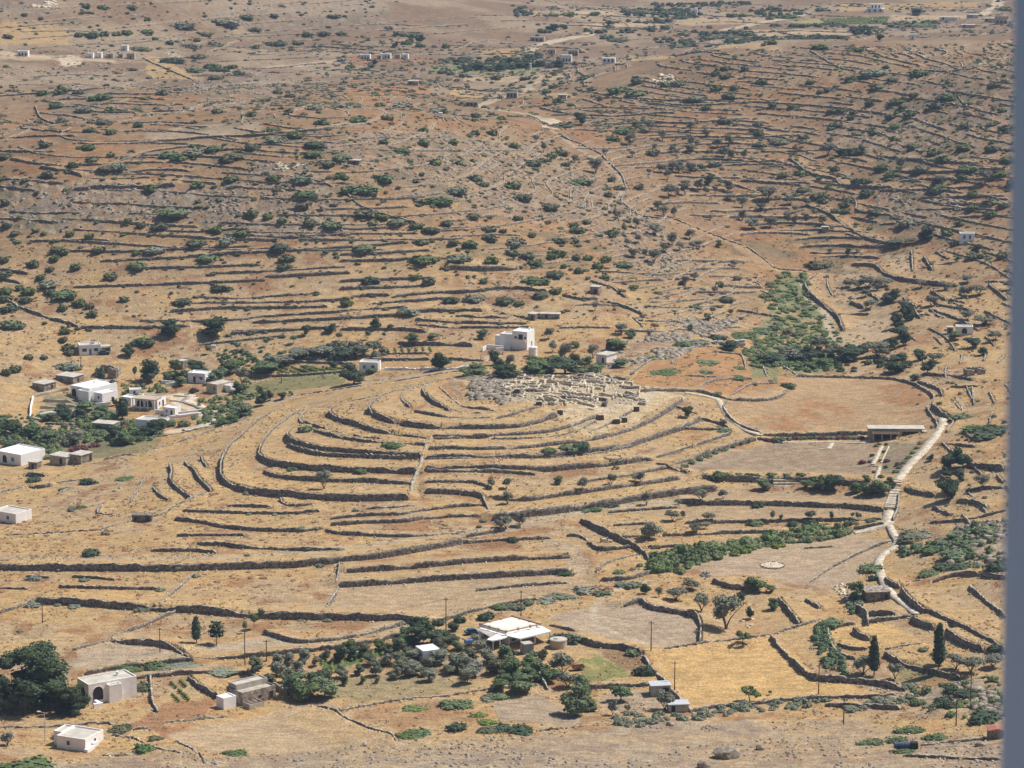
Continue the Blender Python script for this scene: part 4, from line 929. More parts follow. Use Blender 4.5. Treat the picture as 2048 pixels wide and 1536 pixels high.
# individually described ones in the lower half
for x_, y_, w_, h_, mt, wd in [
 (368, 606, 38, .75, 'f_dark', 'isolated round very dark bush'), (612, 862, 30, .8, 'f_green', 'leafy bush inside terrace corner'), (786, 893, 38, .65, 'f_green', 'bush against dark terrace wall'),
 (593, 939, 36, .45, 'f_green', 'low leafy bush under wall'), (721, 947, 30, .8, 'f_green', 'rounded light green bush under wall'), (1097, 903, 34, .6, 'f_green', 'leftmost of three bushes beside curved wall'), (1135, 898, 34, .65, 'f_green', 'middle of three bushes beside curved wall'), (1164, 896, 36, .8, 'f_dark', 'rightmost and darkest of three bushes beside curved wall'),
 (181, 1111, 40, .9, 'f_dark', 'isolated ball shaped dark green bush'), (1025, 1083, 27, .75, 'f_dark', 'round bush leaning on low wall'), (248, 959, 42, .4, 'f_green', 'flat green bush on slope'), (143, 1021, 18, .8, 'f_olive', 'grey bush on straw slope'), (163, 1015, 22, .4, 'f_green', 'flat green bush on straw slope'),
 (175, 968, 30, .8, 'f_dark', 'bush growing on short wall'), (133, 980, 36, .4, 'f_green', 'flat green bush on wall end'), (70, 962, 30, .6, 'f_dark', 'bush under stone wall'), (210, 1068, 14, .8, 'f_scrub', 'little bush at wall end'),
 (1195, 1021, 26, .6, 'f_green', 'hedge bush at foot of long wall'), (1175, 1022, 22, .5, 'f_green', 'lower hedge bush at foot of long wall'), (1222, 1014, 26, .55, 'f_dark', 'right hedge bush at foot of long wall'),
 (1516, 1012, 27, .8, 'f_dark', 'dark bush standing on terrace wall'), (1510, 1050, 30, .7, 'f_green', 'ragged green bush beside terrace wall'), (1586, 1051, 26, .75, 'f_dark', 'ball bush in front of terrace wall'), (1623, 1049, 32, .8, 'f_dark', 'dark bush under small tree'), (1742, 1044, 18, .8, 'f_green', 'little bush at end of terrace wall'), (1313, 1096, 17, .8, 'f_scrub', 'small bush on low wall end'),
 (1238, 1147, 28, .6, 'f_green', 'green bush in small enclosure'), (1280, 1133, 14, 1, 'f_green', 'tiny bush in small enclosure'), (1266, 1140, 14, .8, 'f_scrub', 'grey bush in small enclosure'), (1127, 1147, 37, .5, 'f_dark', 'dark bush growing at terrace wall'),
 (1128, 1110, 10, .8, 'f_brown', 'dry clump'), (60, 1536, 95, .75, 'f_green', 'large rounded green bush beside the lowest white cottage'), (472, 1509, 44, .5, 'f_green', 'green bush at field edge'), (255, 1342, 56, .55, 'f_green', 'large shrub beside the stone walled lane'), (308, 1337, 50, .8, 'f_green', 'taller shrub beside the stone walled lane'), (335, 1338, 44, .4, 'f_grey', 'flat grey shrub beside lane'), (380, 1333, 80, .35, 'f_scrub', 'long flat shrub beside lane'), (440, 1340, 60, .3, 'f_grey', 'low grey shrub beside lane'),
 (285, 1378, 36, .8, 'f_scrub', 'shrub against the arched cottage'), (242, 1463, 48, .65, 'f_scrub', 'shrub by ragged wall'), (310, 1478, 28, .5, 'f_scrub', 'shrub in gap between walls'), (285, 1500, 40, .6, 'f_green', 'shrub growing on low wall'),
 (36, 1536, 60, .6, 'f_dark', 'shrub in bottom left corner'), (813, 1474, 60, .55, 'f_green', 'broad green shrub at foot of garden'), (838, 1468, 46, .6, 'f_green', 'bright shrub at foot of garden'), (914, 1461, 36, .9, 'f_dark', 'upright dark shrub at foot of garden'), (980, 1463, 54, .55, 'f_scrub', 'grey shrub in garden hedge'), (1005, 1460, 50, .6, 'f_dark', 'dark shrub in garden hedge'), (1040, 1464, 60, .6, 'f_dark', 'wide dark shrub in garden hedge'),
 (913, 1411, 58, .65, 'f_green', 'broad green bush on garden wall'), (830, 1418, 46, .4, 'f_vine', 'flat yellow green bush in garden'), (1000, 1394, 50, .5, 'f_green', 'bush behind garden wall'), (975, 1398, 34, .4, 'f_scrub', 'grey bush behind garden wall'), (975, 1447, 36, .5, 'f_vine', 'sprawling creeper'), (958, 1432, 30, .5, 'f_vine', 'creeper clump'),
 (880, 1250, 26, .9, 'f_dark', 'round bush behind the lane wall'), (921, 1243, 24, .9, 'f_dark', 'smaller round bush behind the lane wall'), (974, 1238, 34, .9, 'f_dark', 'very dark bush behind the modern villa'), (1001, 1218, 34, .6, 'f_green', 'green bush behind the modern villa'), (1030, 1216, 40, .6, 'f_scrub', 'grey bush behind the modern villa'), (1058, 1209, 26, .8, 'f_green', 'bush beside the utility pole'), (1095, 1198, 50, .4, 'f_scrub', 'long low bush on field edge'), (1125, 1194, 46, .45, 'f_grey', 'low grey bush on field edge'), (1165, 1183, 40, .6, 'f_scrub', 'bush on field edge'), (1205, 1180, 40, .6, 'f_brown', 'russet dry bush on field edge'), (1202, 1187, 36, .5, 'f_scrub', 'grey bush in front of russet bush'), (1240, 1172, 30, .6, 'f_grey', 'small grey bush beside bank'), (1265, 1174, 34, .7, 'f_scrub', 'dark bush beside bank'),
 (1130, 1283, 54, .9, 'f_dark', 'dark bush right of the modern villa'), (1262, 1310, 30, .9, 'f_green', 'bush on dark bank'), (1290, 1350, 34, 1.2, 'f_dark', 'tall dark shrub under field wall'), (1735, 1142, 50, .9, 'f_green', 'big round bush beside the stony path'), (1748, 1160, 22, .9, 'f_dark', 'small dark bush beside the stony path'),
 (1832, 1073, 72, .7, 'f_scrub', 'wide bush at bottom of the stairs'), (1850, 1072, 60, .5, 'f_scrub', 'low bush at bottom of the stairs'), (1868, 1102, 50, .7, 'f_green', 'bush above dry terrace'), (1920, 1110, 60, .7, 'f_green', 'slanting bush on rocky slope'), (1900, 1135, 60, .6, 'f_dark', 'dark bush on rocky slope'), (1940, 1090, 40, .7, 'f_green', 'bright bush on rocky slope'), (1868, 1148, 60, .5, 'f_green', 'low bush over wall'), (2000, 1140, 60, 1., 'f_dark', 'dark bush at right edge'), (1925, 1135, 50, .6, 'f_dark', 'dark bush beside wall bend'),
 (1975, 1060, 60, .5, 'f_green', 'hedge bush in descending row'), (1930, 1072, 60, .5, 'f_green', 'hedge bush in descending row of shrubs'), (1890, 1085, 60, .5, 'f_scrub', 'lower hedge bush in descending row'), (1990, 862, 90, .6, 'f_dark', 'large dark thicket bush'), (1955, 858, 60, .6, 'f_green', 'green bush beside large thicket'), (1922, 836, 40, .6, 'f_green', 'bush under curved wall'), (1577, 775, 26, .8, 'f_green', 'round bush on corner of the large dry field'), 
 (1660, 1250, 44, .8, 'f_green', 'bush beside the prickly pears'), (1816, 1375, 26, .8, 'f_scrub', 'small bush on lower wall'), (1835, 1410, 26, 1, 'f_green', 'shrub under the wall bend'), (1890, 1412, 44, 1, 'f_dark', 'dark shrub on rocky bank'), (1905, 1385, 30, 1, 'f_dark', 'upper dark shrub on rocky bank'), (1940, 1392, 60, .6, 'f_dark', 'deep green shrub on rocky bank'), (1970, 1440, 60, 1, 'f_dark', 'big dark shrub beside rocks'),
 (1824, 1463, 50, .55, 'f_green', 'large green shrub on bare slope'), (1793, 1482, 44, .5, 'f_green', 'middle green shrub on bare slope'), (1745, 1486, 42, .5, 'f_green', 'left green shrub on bare slope'), (1873, 1478, 38, .6, 'f_green', 'right green shrub on bare slope'), (1815, 1504, 44, .4, 'f_green', 'green shrub in front of the blue trailer'),
 (1990, 1300, 30, .8, 'f_dark', 'shrub on lane wall'), (1847, 1302, 20, .7, 'f_green', 'shrub below lane wall'), (1315, 745, 56, .35, 'f_green', 'flat green patch bush on the knoll'), (1345, 742, 50, .35, 'f_green', 'second flat green bush on the knoll'), (1405, 724, 56, .35, 'f_green', 'flat bush near top of the knoll'), (1410, 744, 28, .4, 'f_green', 'little flat bush on the knoll'), (1476, 736, 34, .35, 'f_green', 'flat bush right of knoll top'), (1475, 755, 34, .35, 'f_green', 'flat bush beside knoll wall'), (1517, 731, 26, .35, 'f_green', 'bush beside right knoll wall'), (1545, 763, 22, .4, 'f_green', 'bush low on knoll'), (1320, 715, 46, .35, 'f_green', 'flat bush behind knoll'), (1510, 770, 12, .6, 'f_green', 'tiny bush on knoll foot'), (1434, 786, 22, .3, 'f_green', 'tiny flat bush by knoll wall'),
 (1368, 692, 46, .8, 'f_cactus', 'prickly pear thicket'), (1400, 688, 44, .7, 'f_grey', 'grey thicket bush'), (1435, 678, 30, .8, 'f_dark', 'dark bush beside scrap heap'), (1482, 672, 60, .5, 'f_green', 'green hedge bush beside stream'), (1520, 662, 60, .5, 'f_green', 'long green hedge bush beside stream'),
 (160, 900, 30, .8, 'f_red', 'dark red bush in orchard edge'), (190, 893, 20, .8, 'f_red', 'small red bush in orchard edge'), (247, 858, 22, 1., 'f_red', 'magenta bougainvillea'), (1448, 862, 30, .4, 'f_green', 'trimmed creeper by kerb'),
 (120, 1140, 18, .6, 'f_grey', 'silvery tuft below the long wall'), (316, 1139, 18, .7, 'f_grey', 'silvery tuft below the long wall'), (355, 1137, 16, .7, 'f_grey', 'silvery tuft against the long wall'), (68, 1160, 26, .6, 'f_grey', 'silvery tuft on stub wall'), (168, 1162, 24, .5, 'f_grey', 'silvery tuft beside stub wall'), (322, 1181, 20, .5, 'f_grey', 'silvery tuft at end of low wall'), (392, 1154, 14, .9, 'f_grey', 'silvery tuft on cross wall'), (150, 1213, 26, .5, 'f_grey', 'silvery tuft under the long lower wall'), (116, 1210, 18, .6, 'f_grey', 'silvery tuft left of gap in wall'), (284, 1222, 28, .6, 'f_grey', 'silvery tuft under the wall junction'), (70, 1210, 34, .5, 'f_grey', 'silvery tuft over wall end'), (40, 1263, 16, .6, 'f_grey', 'silvery tuft in dry meadow'),
 (640, 1133, 16, .8, 'f_grey', 'silvery tuft under the long road wall'), (605, 1239, 18, .5, 'f_grey', 'silvery tuft beside lower wall'), (655, 1242, 18, .7, 'f_grey', 'silvery tuft beside lower wall'), (715, 1240, 18, .7, 'f_grey', 'silvery tuft beside lower wall end'), (603, 1058, 18, .7, 'f_grey', 'silvery tuft on terrace wall'), (634, 1057, 14, .7, 'f_grey', 'silvery tuft near terrace wall end'), (596, 1028, 12, .8, 'f_grey', 'small silvery tuft'), (552, 1029, 14, .6, 'f_grey', 'small silvery tuft'), (498, 1029, 14, .6, 'f_grey', 'small silvery tuft'), (711, 1023, 14, .8, 'f_grey', 'silvery tuft above wall'), (494, 988, 14, .8, 'f_grey', 'silvery tuft in wall corner'), (616, 1098, 16, .7, 'f_grey', 'silvery tuft near the road'), (681, 1100, 14, .7, 'f_grey', 'silvery tuft near the road'), (495, 1112, 12, .6, 'f_grey', 'silvery tuft beside the road'), (967, 1044, 16, .8, 'f_grey', 'silvery tuft beside the olive trees'), (957, 1056, 12, .8, 'f_grey', 'silvery tuft below the olive trees'), (1060, 1208, 10, .8, 'f_grey', 'tuft'),
 (1430, 958, 26, .9, 'f_dark', 'round bush on left end of museum wall'), (1553, 943+16, 20, .6, 'f_green', 'bush on museum wall'),
 ]: put_bush(x_, y_, w_, mt, h_, wd, dens=420 if w_ > 40 else 260, sz=.055 if w_ > 40 else .075)
for k, (x_, y_) in enumerate([(1453, 950), (1476, 949), (1499, 951), (1513, 951), (1543, 950), (1572, 951), (1602, 951)]): put_bush(x_, y_, 14 if k % 2 else 18, 'f_green', .6, 'small clipped bush on top of museum terrace wall')
for k in range(9): put_bush(1368+k*16, 933-k*6.6, 16, 'f_green', .7, 'hedge shrub in the slanting row along museum wall')
for k in range(7): put_bush(1792+k*8.5, 944-k*9.5, 14, 'f_green', .6, 'hedge shrub beside the paved walkway')
for k in range(9): put_bush(1535+k*14, 881-k*.6, 15, 'f_green' if k % 4 else 'f_red', .8, 'border shrub along back wall of museum lawn')
for k in range(8): put_bush(1643+k*11.5, 878, 15, ['f_red', 'f_green', 'f_scrub', 'f_red'][k % 4], .9, 'oleander shrub in border beside the pavilion')
for x_, y_, w_, mt in [(1745, 912, 10, 'f_green'), (1752, 893, 10, 'f_green'), (1740, 925, 10, 'f_scrub'), (1769, 905, 9, 'f_green'), (1774, 890, 9, 'f_green'), (1762, 922, 8, 'f_scrub'), (1757, 890, 10, 'f_green'), (1772, 935, 10, 'f_green'), (1748, 946, 10, 'f_scrub'), (1762, 955, 14, 'f_green'), (1725, 927, 16, 'f_red'), (1773, 924, 14, 'f_red'), (1797, 931, 16, 'f_red')]: put_bush(x_, y_, w_, mt, .95, 'small planted shrub in museum garden')

grow_bushes()
# trees: x base_y width height kind
TREES = """340 672 40 36 tree;430 672 56 42 tree;257 712 26 26 tree;203 766 20 32 cypress;225 779 18 24 tree;270 760 12 28 lolly;302 762 46 46 tree;350 744 24 30 gtree;352 758 24 20 tree;375 760 30 24 gtree;400 764 22 20 gtree;425 768 26 24 gtree
245 838 28 44 cypress;315 866 46 34 tree;228 878 28 32 tree;205 834 28 28 gtree;170 823 44 24 gtree;125 825 30 22 tree;230 811 14 20 tree;480 786 28 26 tree;484 768 30 44 olive;520 786 18 16 gtree;522 811 28 30 tree;540 800 16 24 tree;565 798 18 16 tree;582 792 12 12 gtree
532 693 16 17 lolly;587 687 20 17 lolly;678 682 20 18 lolly;736 679 16 18 lolly;768 677 12 13 lolly;474 700 20 14 lolly;416 708 14 16 lolly;508 674 10 12 lolly;568 668 10 10 lolly;612 670 18 24 tree;660 664 26 20 tree;750 656 26 20 tree;826 688 30 24 gtree;866 680 28 16 gtree;780 660 14 14 tree
706 768 50 46 tree;880 740 42 42 tree;665 735 22 16 tree;616 742 26 14 gtree;741 748 24 14 gtree;965 678 26 22 gtree;1000 748 30 30 tree;960 752 40 18 gtree;1020 740 22 34 olive;990 730 30 34 tree
1075 738 50 30 gtree;1105 735 40 28 gtree;1130 728 32 46 olive;1150 735 30 30 tree;1170 734 30 24 gtree;1190 742 34 18 gtree;1060 745 40 18 gtree;1098 678 22 26 olive;1105 704 18 24 olive;1150 695 24 14 gtree;1186 716 26 30 olive;1190 621 14 22 olive
1243 668 26 28 olive;1262 676 24 20 gtree;1232 699 44 26 gtree;1298 674 8 16 olive;1220 700 20 24 tree;1293 1010 24 30 olive;1402 1001 30 24 olive;1446 998 22 22 olive;1357 1009 14 14 olive;1345 1042 28 28 olive;1366 1037 12 18 olive;1418 1043 30 24 olive;1408 1058 26 16 olive
1300 1077 44 42 garden;1387 1064 22 20 olive;1392 1062 20 16 olive;1620 1042 22 28 olive;1545 1046 14 26 lolly;1562 1044 12 16 lolly;1663 1046 12 24 lolly;1705 1038 12 14 lolly;1715 1042 12 18 lolly;1720 1040 10 14 lolly;1527 979 36 26 gtree;1440 962 26 24 gtree
1640 977 46 22 gtree;1612 976 26 20 gtree;1668 981 44 38 tree;1648 982 30 36 gtree;1735 990 40 30 gtree;1760 988 46 34 gtree;1710 985 30 22 gtree;1780 978 26 26 tree;1733 962 20 14 gtree;1900 940 46 40 tree;1925 935 40 46 tree;1893 955 24 24 tree;1918 962 26 30 tree;1895 1000 44 44 tree;1905 985 30 34 tree;1965 975 30 28 olive;1860 922 16 16 tree
1375 834 22 26 tree;1446 854 16 18 olive;1812 735 26 24 tree;1290 1188 24 26 tree;1352 1200 40 34 olive;1381 1180 38 24 olive;1318 1195 14 24 olive;1510 1182 50 36 gtree;1540 1184 24 18 gtree;1545 1220 24 26 gtree;1548 1218 18 16 tree;1452 1258 62 76 olive;1403 1222 34 40 olive;1483 1200 18 16 tree;1500 1238 18 30 tree
1486 1288 34 34 fig;1500 1403 42 34 fig;1540 1390 9 12 fig;1240 1402 50 40 fig;1178 1421 40 30 gtree;1150 1430 66 70 gtree;1165 1400 40 60 gtree;1125 1350 52 52 olive;1135 1375 44 36 olive;1225 1430 20 34 olive;1330 1420 40 44 olive;1255 1425 14 20 olive
646 1198 0 0 x;393 1286 22 57 cypress;433 1290 38 52 pine;490 1266 14 24 lolly;508 1258 24 34 lolly;523 1236 20 20 lolly;1748 1352 26 86 cypress;1877 1340 28 100 cypress;1726 1350 50 42 olive;1790 1358 32 44 olive;1878 1330 40 36 olive;1912 1338 36 34 olive;1942 1345 46 42 olive;1985 1335 40 34 olive
1712 1200 40 46 fig;648 978 28 42 olive;982 978 18 26 olive;1013 978 18 28 olive;1015 1008 26 28 olive;1117 968 20 18 gtree;1165 983 22 36 olive;1223 968 20 24 olive;1237 936 16 20 fig;1270 962 18 18 olive;1282 966 18 26 olive;1012 1058 28 36 olive;1040 1052 26 30 olive;998 1062 20 26 olive
512 1340 32 32 garden;556 1332 28 28 garden;578 1330 26 30 garden;610 1326 30 32 garden;632 1332 20 24 garden;650 1320 26 26 garden;554 1352 34 36 garden;595 1350 32 32 garden;590 1386 56 46 citrus;620 1390 34 34 tree;650 1396 62 50 citrus;652 1368 30 40 garden;681 1322 34 38 tree;705 1318 30 30 tree;728 1312 34 30 garden;760 1300 30 26 citrus;776 1306 26 22 garden;795 1302 34 34 citrus;815 1312 30 32 garden;815 1290 34 26 gtree;684 1356 28 32 garden;690 1370 18 22 garden;719 1350 24 24 garden;726 1368 14 18 garden;752 1352 28 34 garden;755 1366 14 16 garden;790 1358 26 28 garden;818 1354 30 30 garden;800 1328 40 30 garden;830 1320 36 26 garden
838 1290 50 46 tree;870 1288 44 34 tree;900 1285 40 28 tree;880 1300 34 30 garden;918 1300 30 24 gtree;915 1340 46 42 garden;940 1325 40 34 garden;975 1325 40 34 garden;935 1366 38 40 garden;1010 1318 34 32 gtree;1008 1338 26 22 gtree;855 1336 30 28 garden;820 1340 30 24 garden;900 1348 30 22 garden;850 1352 24 20 olive;1030 1340 26 26 gtree;1060 1340 34 28 gtree;1050 1362 50 30 gtree;1085 1318 22 22 tree;1010 1362 30 26 gtree;1040 1368 40 26 citrus;1075 1364 26 20 citrus;985 1384 14 18 citrus
1815 640 34 36 tree;1795 655 30 34 tree;1780 605 40 30 tree;1805 620 24 22 olive;1735 575 36 26 olive;1755 580 30 26 olive;1715 578 26 22 olive;1695 575 24 18 olive;1770 572 26 20 olive;1730 594 20 18 olive;1738 620 26 22 olive;1890 580 26 22 olive;1930 595 30 26 olive;1958 590 34 26 olive;1862 612 26 24 olive;1842 575 22 20 olive;1935 565 24 16 olive;2020 580 26 26 olive;1935 640 26 20 olive;1800 675 40 26 tree;1780 700 34 30 tree;1812 690 26 30 tree;1968 650 40 22 olive;1990 680 30 20 olive
1700 710 40 24 tree;1680 715 30 26 olive;1640 700 40 30 olive;1610 722 40 34 tree;1590 715 30 26 olive;1660 715 34 28 olive;1720 708 24 22 tree;1735 702 24 24 olive;1855 745 30 30 tree;1840 720 30 24 tree;1870 725 36 26 olive;1830 760 26 16 gtree;1945 695 34 24 tree;1910 680 30 20 gtree;1965 710 26 16 tree;1645 735 40 20 gtree;1620 738 30 16 gtree;1770 715 24 20 olive;1795 720 40 14 tree
1855 478 36 26 tree;1953 505 22 20 tree;1820 488 20 16 olive;1843 482 18 14 olive;1790 490 40 14 olive;1723 315 18 26 lolly;1656 310 30 30 olive;1660 290 14 18 olive;1515 262 22 24 olive;1802 338 20 26 olive;1885 370 20 20 olive;1970 368 24 36 olive;1535 400 38 34 olive;1522 420 20 18 olive;1418 370 22 24 tree;1485 415 22 24 olive;1485 440 16 22 olive;1505 458 34 24 olive;1540 455 26 24 olive;1575 442 18 22 olive;1590 450 16 22 olive;1613 440 12 14 olive;1645 448 18 20 olive;1580 410 26 22 olive;1613 412 18 18 olive;1590 425 14 16 olive;1420 440 14 12 olive;1460 385 16 20 olive;1460 400 26 14 olive
1383 292 16 22 olive;1382 262 18 22 olive;1412 275 14 18 olive;1435 295 22 20 olive;1457 292 20 26 olive;1447 315 26 22 olive;1462 320 16 24 olive;1380 305 20 18 olive;1352 310 10 16 olive;1488 318 14 20 olive;1590 305 14 16 olive;1357 345 26 26 olive;1370 372 20 16 olive;1397 382 20 26 olive;1412 390 14 18 olive;1430 388 12 18 olive;1456 382 16 24 olive;1440 370 14 14 olive;1380 345 20 24 olive;1352 392 20 20 olive
1322 345 22 20 olive;1345 340 20 18 olive;1335 360 16 26 olive;1298 350 10 16 olive;1338 395 26 34 olive;1370 390 20 26 olive;1315 420 18 24 olive;1328 432 20 22 olive;1348 435 14 24 olive;1325 280 16 22 olive;1260 290 26 26 olive;1300 262 20 28 olive;1272 258 20 18 olive;1160 250 26 30 tree;1265 315 12 18 olive;1192 345 26 30 olive;1150 325 14 16 olive;1087 305 12 24 olive;1072 285 14 20 olive;1210 310 14 14 olive;1310 298 12 12 olive;1345 305 14 16 olive;1105 290 10 14 olive
1230 440 12 26 olive;1235 435 14 16 olive;1248 468 12 24 olive;1272 456 16 24 olive;1345 490 20 26 olive;1330 505 20 24 olive;1254 492 14 16 olive;1276 486 14 20 olive;1310 470 30 26 olive;1346 480 14 20 olive;1360 500 18 18 olive;1385 498 14 18 olive;1397 495 18 16 olive;1380 478 24 22 olive;1438 495 14 16 gtree;1468 532 20 14 olive;1660 506 12 10 olive;1697 510 14 16 gtree;1308 525 24 28 olive;1370 572 16 22 olive;1388 560 18 16 olive;1265 515 20 20 olive;1290 515 14 20 olive
1425 628 12 18 olive;1462 630 12 14 olive;1415 640 18 16 gtree;1430 590 14 24 olive;1380 660 14 12 gtree;1285 640 12 14 olive;1310 660 16 18 olive;1700 602 10 10 olive
1710 70 26 20 tree;1725 68 18 14 tree;1760 82 16 16 tree;1735 72 18 14 tree;1835 30 24 14 tree;1020 130 14 18 tree;750 130 12 14 tree;840 85 20 18 tree;820 88 18 14 tree;790 95 14 14 tree;930 145 14 18 tree;960 140 30 14 tree;980 142 30 12 tree;1000 140 30 14 tree;1020 138 30 12 tree;1040 136 30 12 tree;1060 134 30 12 tree;1080 132 26 12 tree;1118 135 26 18 tree;1105 60 30 14 tree;1220 50 14 10 tree;1130 58 14 10 tree
82 1412 160 128 big;140 1428 70 62 big;12 1424 70 80 big;130 1472 40 22 olive;15 1490 30 30 olive;1200 210 14 20 olive
830 1262 34 32 tree;850 1272 46 40 tree;812 1278 32 30 gtree;905 1262 26 22 tree;960 1300 44 36 garden;990 1348 44 36 garden;950 1352 42 34 olive;880 1328 42 34 garden;860 1362 34 30 garden;1025 1354 44 38 gtree;1072 1350 50 38 gtree;1100 1364 46 32 gtree;1040 1386 54 30 gtree;610 1402 62 46 citrus;635 1376 46 42 tree;575 1366 36 34 garden;540 1372 30 28 garden;700 1302 30 26 gtree;740 1330 30 28 garden;770 1330 30 28 garden;800 1345 34 30 garden;830 1350 34 30 garden;930 1345 40 34 garden;1000 1380 40 26 gtree
255 888 38 30 gtree;285 876 30 24 tree;342 852 26 14 gtree;130 840 42 28 tree;100 842 32 20 gtree;160 840 34 24 tree;200 842 30 24 gtree;268 800 20 16 gtree;337 762 26 22 gtree;362 772 26 20 gtree;440 762 32 30 gtree;460 747 42 28 gtree;395 747 44 30 tree;530 747 62 28 gtree;560 732 62 24 olive;600 717 54 26 olive;640 714 54 28 olive;690 718 52 28 tree;720 714 42 26 olive;300 872 42 32 tree;490 832 44 26 gtree;455 850 44 22 gtree;60 875 50 30 gtree;25 870 50 34 tree;100 885 50 28 gtree;150 885 44 26 olive;25 905 40 26 tree
1080 747 62 30 gtree;1130 747 72 36 tree;1180 750 52 26 gtree;1010 757 62 30 tree;945 752 60 26 gtree;1240 735 40 20 gtree;1460 700 40 20 tree;1540 728 60 26 tree;1580 722 50 30 olive;1700 722 60 30 tree;1755 712 50 30 olive;1790 745 50 26 tree"""
for q in TREES.replace('\n', ';').split(';'):
    a = q.split()
    if a[4] == 'x' or float(a[0]) > 2035: continue
    put_tree(*map(float, a[:4]), a[4])

# ---------------------------------------------------------------- masses nobody could count
def scatter(name, px, n, mt, smin, smax, hr, words, base=50, lf=.13, seed=1, flatten=1.):
    r = np.random.default_rng(seed); Ps = [gpoly(t, ZF) for t in px]; V = []; F = []; off = 0
    ar = np.array([abs(np.dot(P[:, 0], np.roll(P[:, 1], 1))-np.dot(P[:, 1], np.roll(P[:, 0], 1)))/2 for P in Ps]); protos = [leafcloud(bushlobes(50+k, n=3), base, lf, 90+k, core=.8) for k in range(4)]
    for P, c in zip(Ps, np.maximum(1, (n*ar/ar.sum()).astype(int))):
        lo, hi = P.min(0), P.max(0); q = r.uniform(lo, hi, (c*6+30, 2)); q = q[inside(P, q[:, 0], q[:, 1])][:c]
        z = sample(ZF, q[:, 0], q[:, 1])
        for (X, Y), Z in zip(q, z):
            v, f = protos[r.integers(4)]; s = smin+(smax-smin)*r.random()**1.7; a = r.uniform(0, 6.28); ca_, sa_ = math.cos(a), math.sin(a)
            w_ = np.stack([X+s*(v[:, 0]*ca_-v[:, 1]*sa_), Y+s*(v[:, 0]*sa_+v[:, 1]*ca_), Z-.05*s+s*hr*r.uniform(.75, 1.3)*v[:, 2]], -1)
            V.append(w_); F.append(f+off); off += len(v)
    o = newobj(name, npmesh(name, np.concatenate(V), np.concatenate(F), M[mt]), kind='stuff')
    o['label'] = words; o['category'] = 'vegetation'; return o
HILL = ["0 330 300 300 640 250 1000 240 1200 330 1340 500 1400 620 1200 560 900 560 600 500 300 500 0 520", "1080 260 1300 130 1700 90 2035 80 2035 560 1800 480 1500 420 1300 300"]
FAR = ["0 0 760 0 800 80 500 110 0 110", "0 130 400 120 620 150 650 230 400 260 0 320", "620 60 1100 90 1200 200 900 230 640 200"]
scatter('low_scrub', HILL, 2500, 'f_scat', .7, 3.0, .62, 'low grey green scrub dotted over the dry middle hillsides', seed=3)
scatter('green_scrub', HILL, 700, 'f_green', 1.0, 4., .7, 'brighter green low scrub mixed over the dry hillsides', seed=4)
scatter('far_scrub', FAR, 1500, 'f_scat', 1.3, 4.6, .6, 'scattered scrub on the far dry slopes', base=34, lf=.17, seed=5)
scatter('dense_slope_scrub', ["1700 250 1860 180 2035 110 2035 420 1900 330 1760 300", "450 250 640 150 680 200 620 260 480 265", "330 400 480 340 640 330 700 420 600 480 420 470"], 520, 'f_scat', 1.2, 4., .62, 'dense grey scrub on the stony slopes', seed=6)
scatter('low_slope_scrub', ["0 560 300 500 1100 500 1400 650 1200 640 800 560 300 640 0 680", "1650 500 2030 470 2030 720 1900 720 1700 560", "1800 760 2030 760 2030 1060 1900 1060"], 420, 'f_scat', .7, 2.4, .8, 'small scrub scattered on the lower terraces', seed=7)
scatter('weeds', ["0 980 400 960 700 1000 1000 1060 1000 1100 0 1120", "0 1140 640 1140 640 1210 0 1190", "690 1430 960 1420 960 1460 760 1470", "230 1440 440 1400 430 1425 330 1465 240 1470", "1180 1300 1290 1305 1285 1350 1230 1325"], 600, 'f_brown', .8, 2.8, .3, 'russet dry weeds in patches on the terraces', seed=8)
scatter('stream_thicket', ["1520 590 1555 545 1610 548 1625 600 1660 640 1682 670 1680 720 1640 745 1560 735 1500 735 1490 700 1545 660 1535 620", "1500 680 1560 660 1560 690 1500 700"], 620, 'f_reed', 1., 4.2, .7, 'thick green bushes filling the stream bed between terraces', base=80, lf=.09, seed=9)
scatter('stream_shrubs', ["1520 590 1555 545 1610 548 1625 600 1660 640 1682 670 1680 720 1640 745 1560 735 1500 735 1490 700 1545 660 1535 620"], 60, 'f_scat', 1.2, 4.6, .9, 'greyer shrubs scattered through the stream bed', base=80, lf=.09, seed=10)
scatter('ditch_thicket', ["1300 1128 1330 1108 1420 1092 1500 1080 1600 1060 1700 1045 1722 1058 1660 1080 1560 1088 1450 1110 1360 1145 1300 1140"], 230, 'f_reed', 1.6, 5.4, .85, 'grey green thicket along the ditch below the terraces', base=150, lf=.075, seed=11)
scatter('ditch_bushes', ["1296 1138 1310 1115 1400 1095 1420 1112 1360 1140"], 34, 'f_green', 3, 6, .9, 'bright green bushes at the left end of the ditch', base=180, lf=.07, seed=12)
scatter('yellow_broom', ["1440 1112 1500 1092 1510 1103 1450 1118", "1538 1092 1575 1070 1585 1088 1545 1100"], 18, 'f_vine', 2.5, 4, .8, 'yellow green reeds in the ditch thicket', base=150, lf=.07, seed=13)
scatter('roadside_thicket', ["1345 1432 1500 1405 1650 1390 1660 1412 1500 1425 1360 1445", "1690 1405 1830 1385 1850 1405 1700 1425", "1230 1430 1330 1425 1340 1450 1220 1455"], 150, 'f_grey', 1.6, 3.6, .75, 'grey green shrubs along the lowest field wall', base=120, lf=.08, seed=14)
scatter('cactus_garden', ["0 832 80 825 220 820 235 850 100 850 0 872", "400 815 490 800 500 835 420 850"], 240, 'f_cactus', 1.2, 3., .9, 'prickly pear garden below the courtyard terraces', base=60, lf=.1, seed=15)
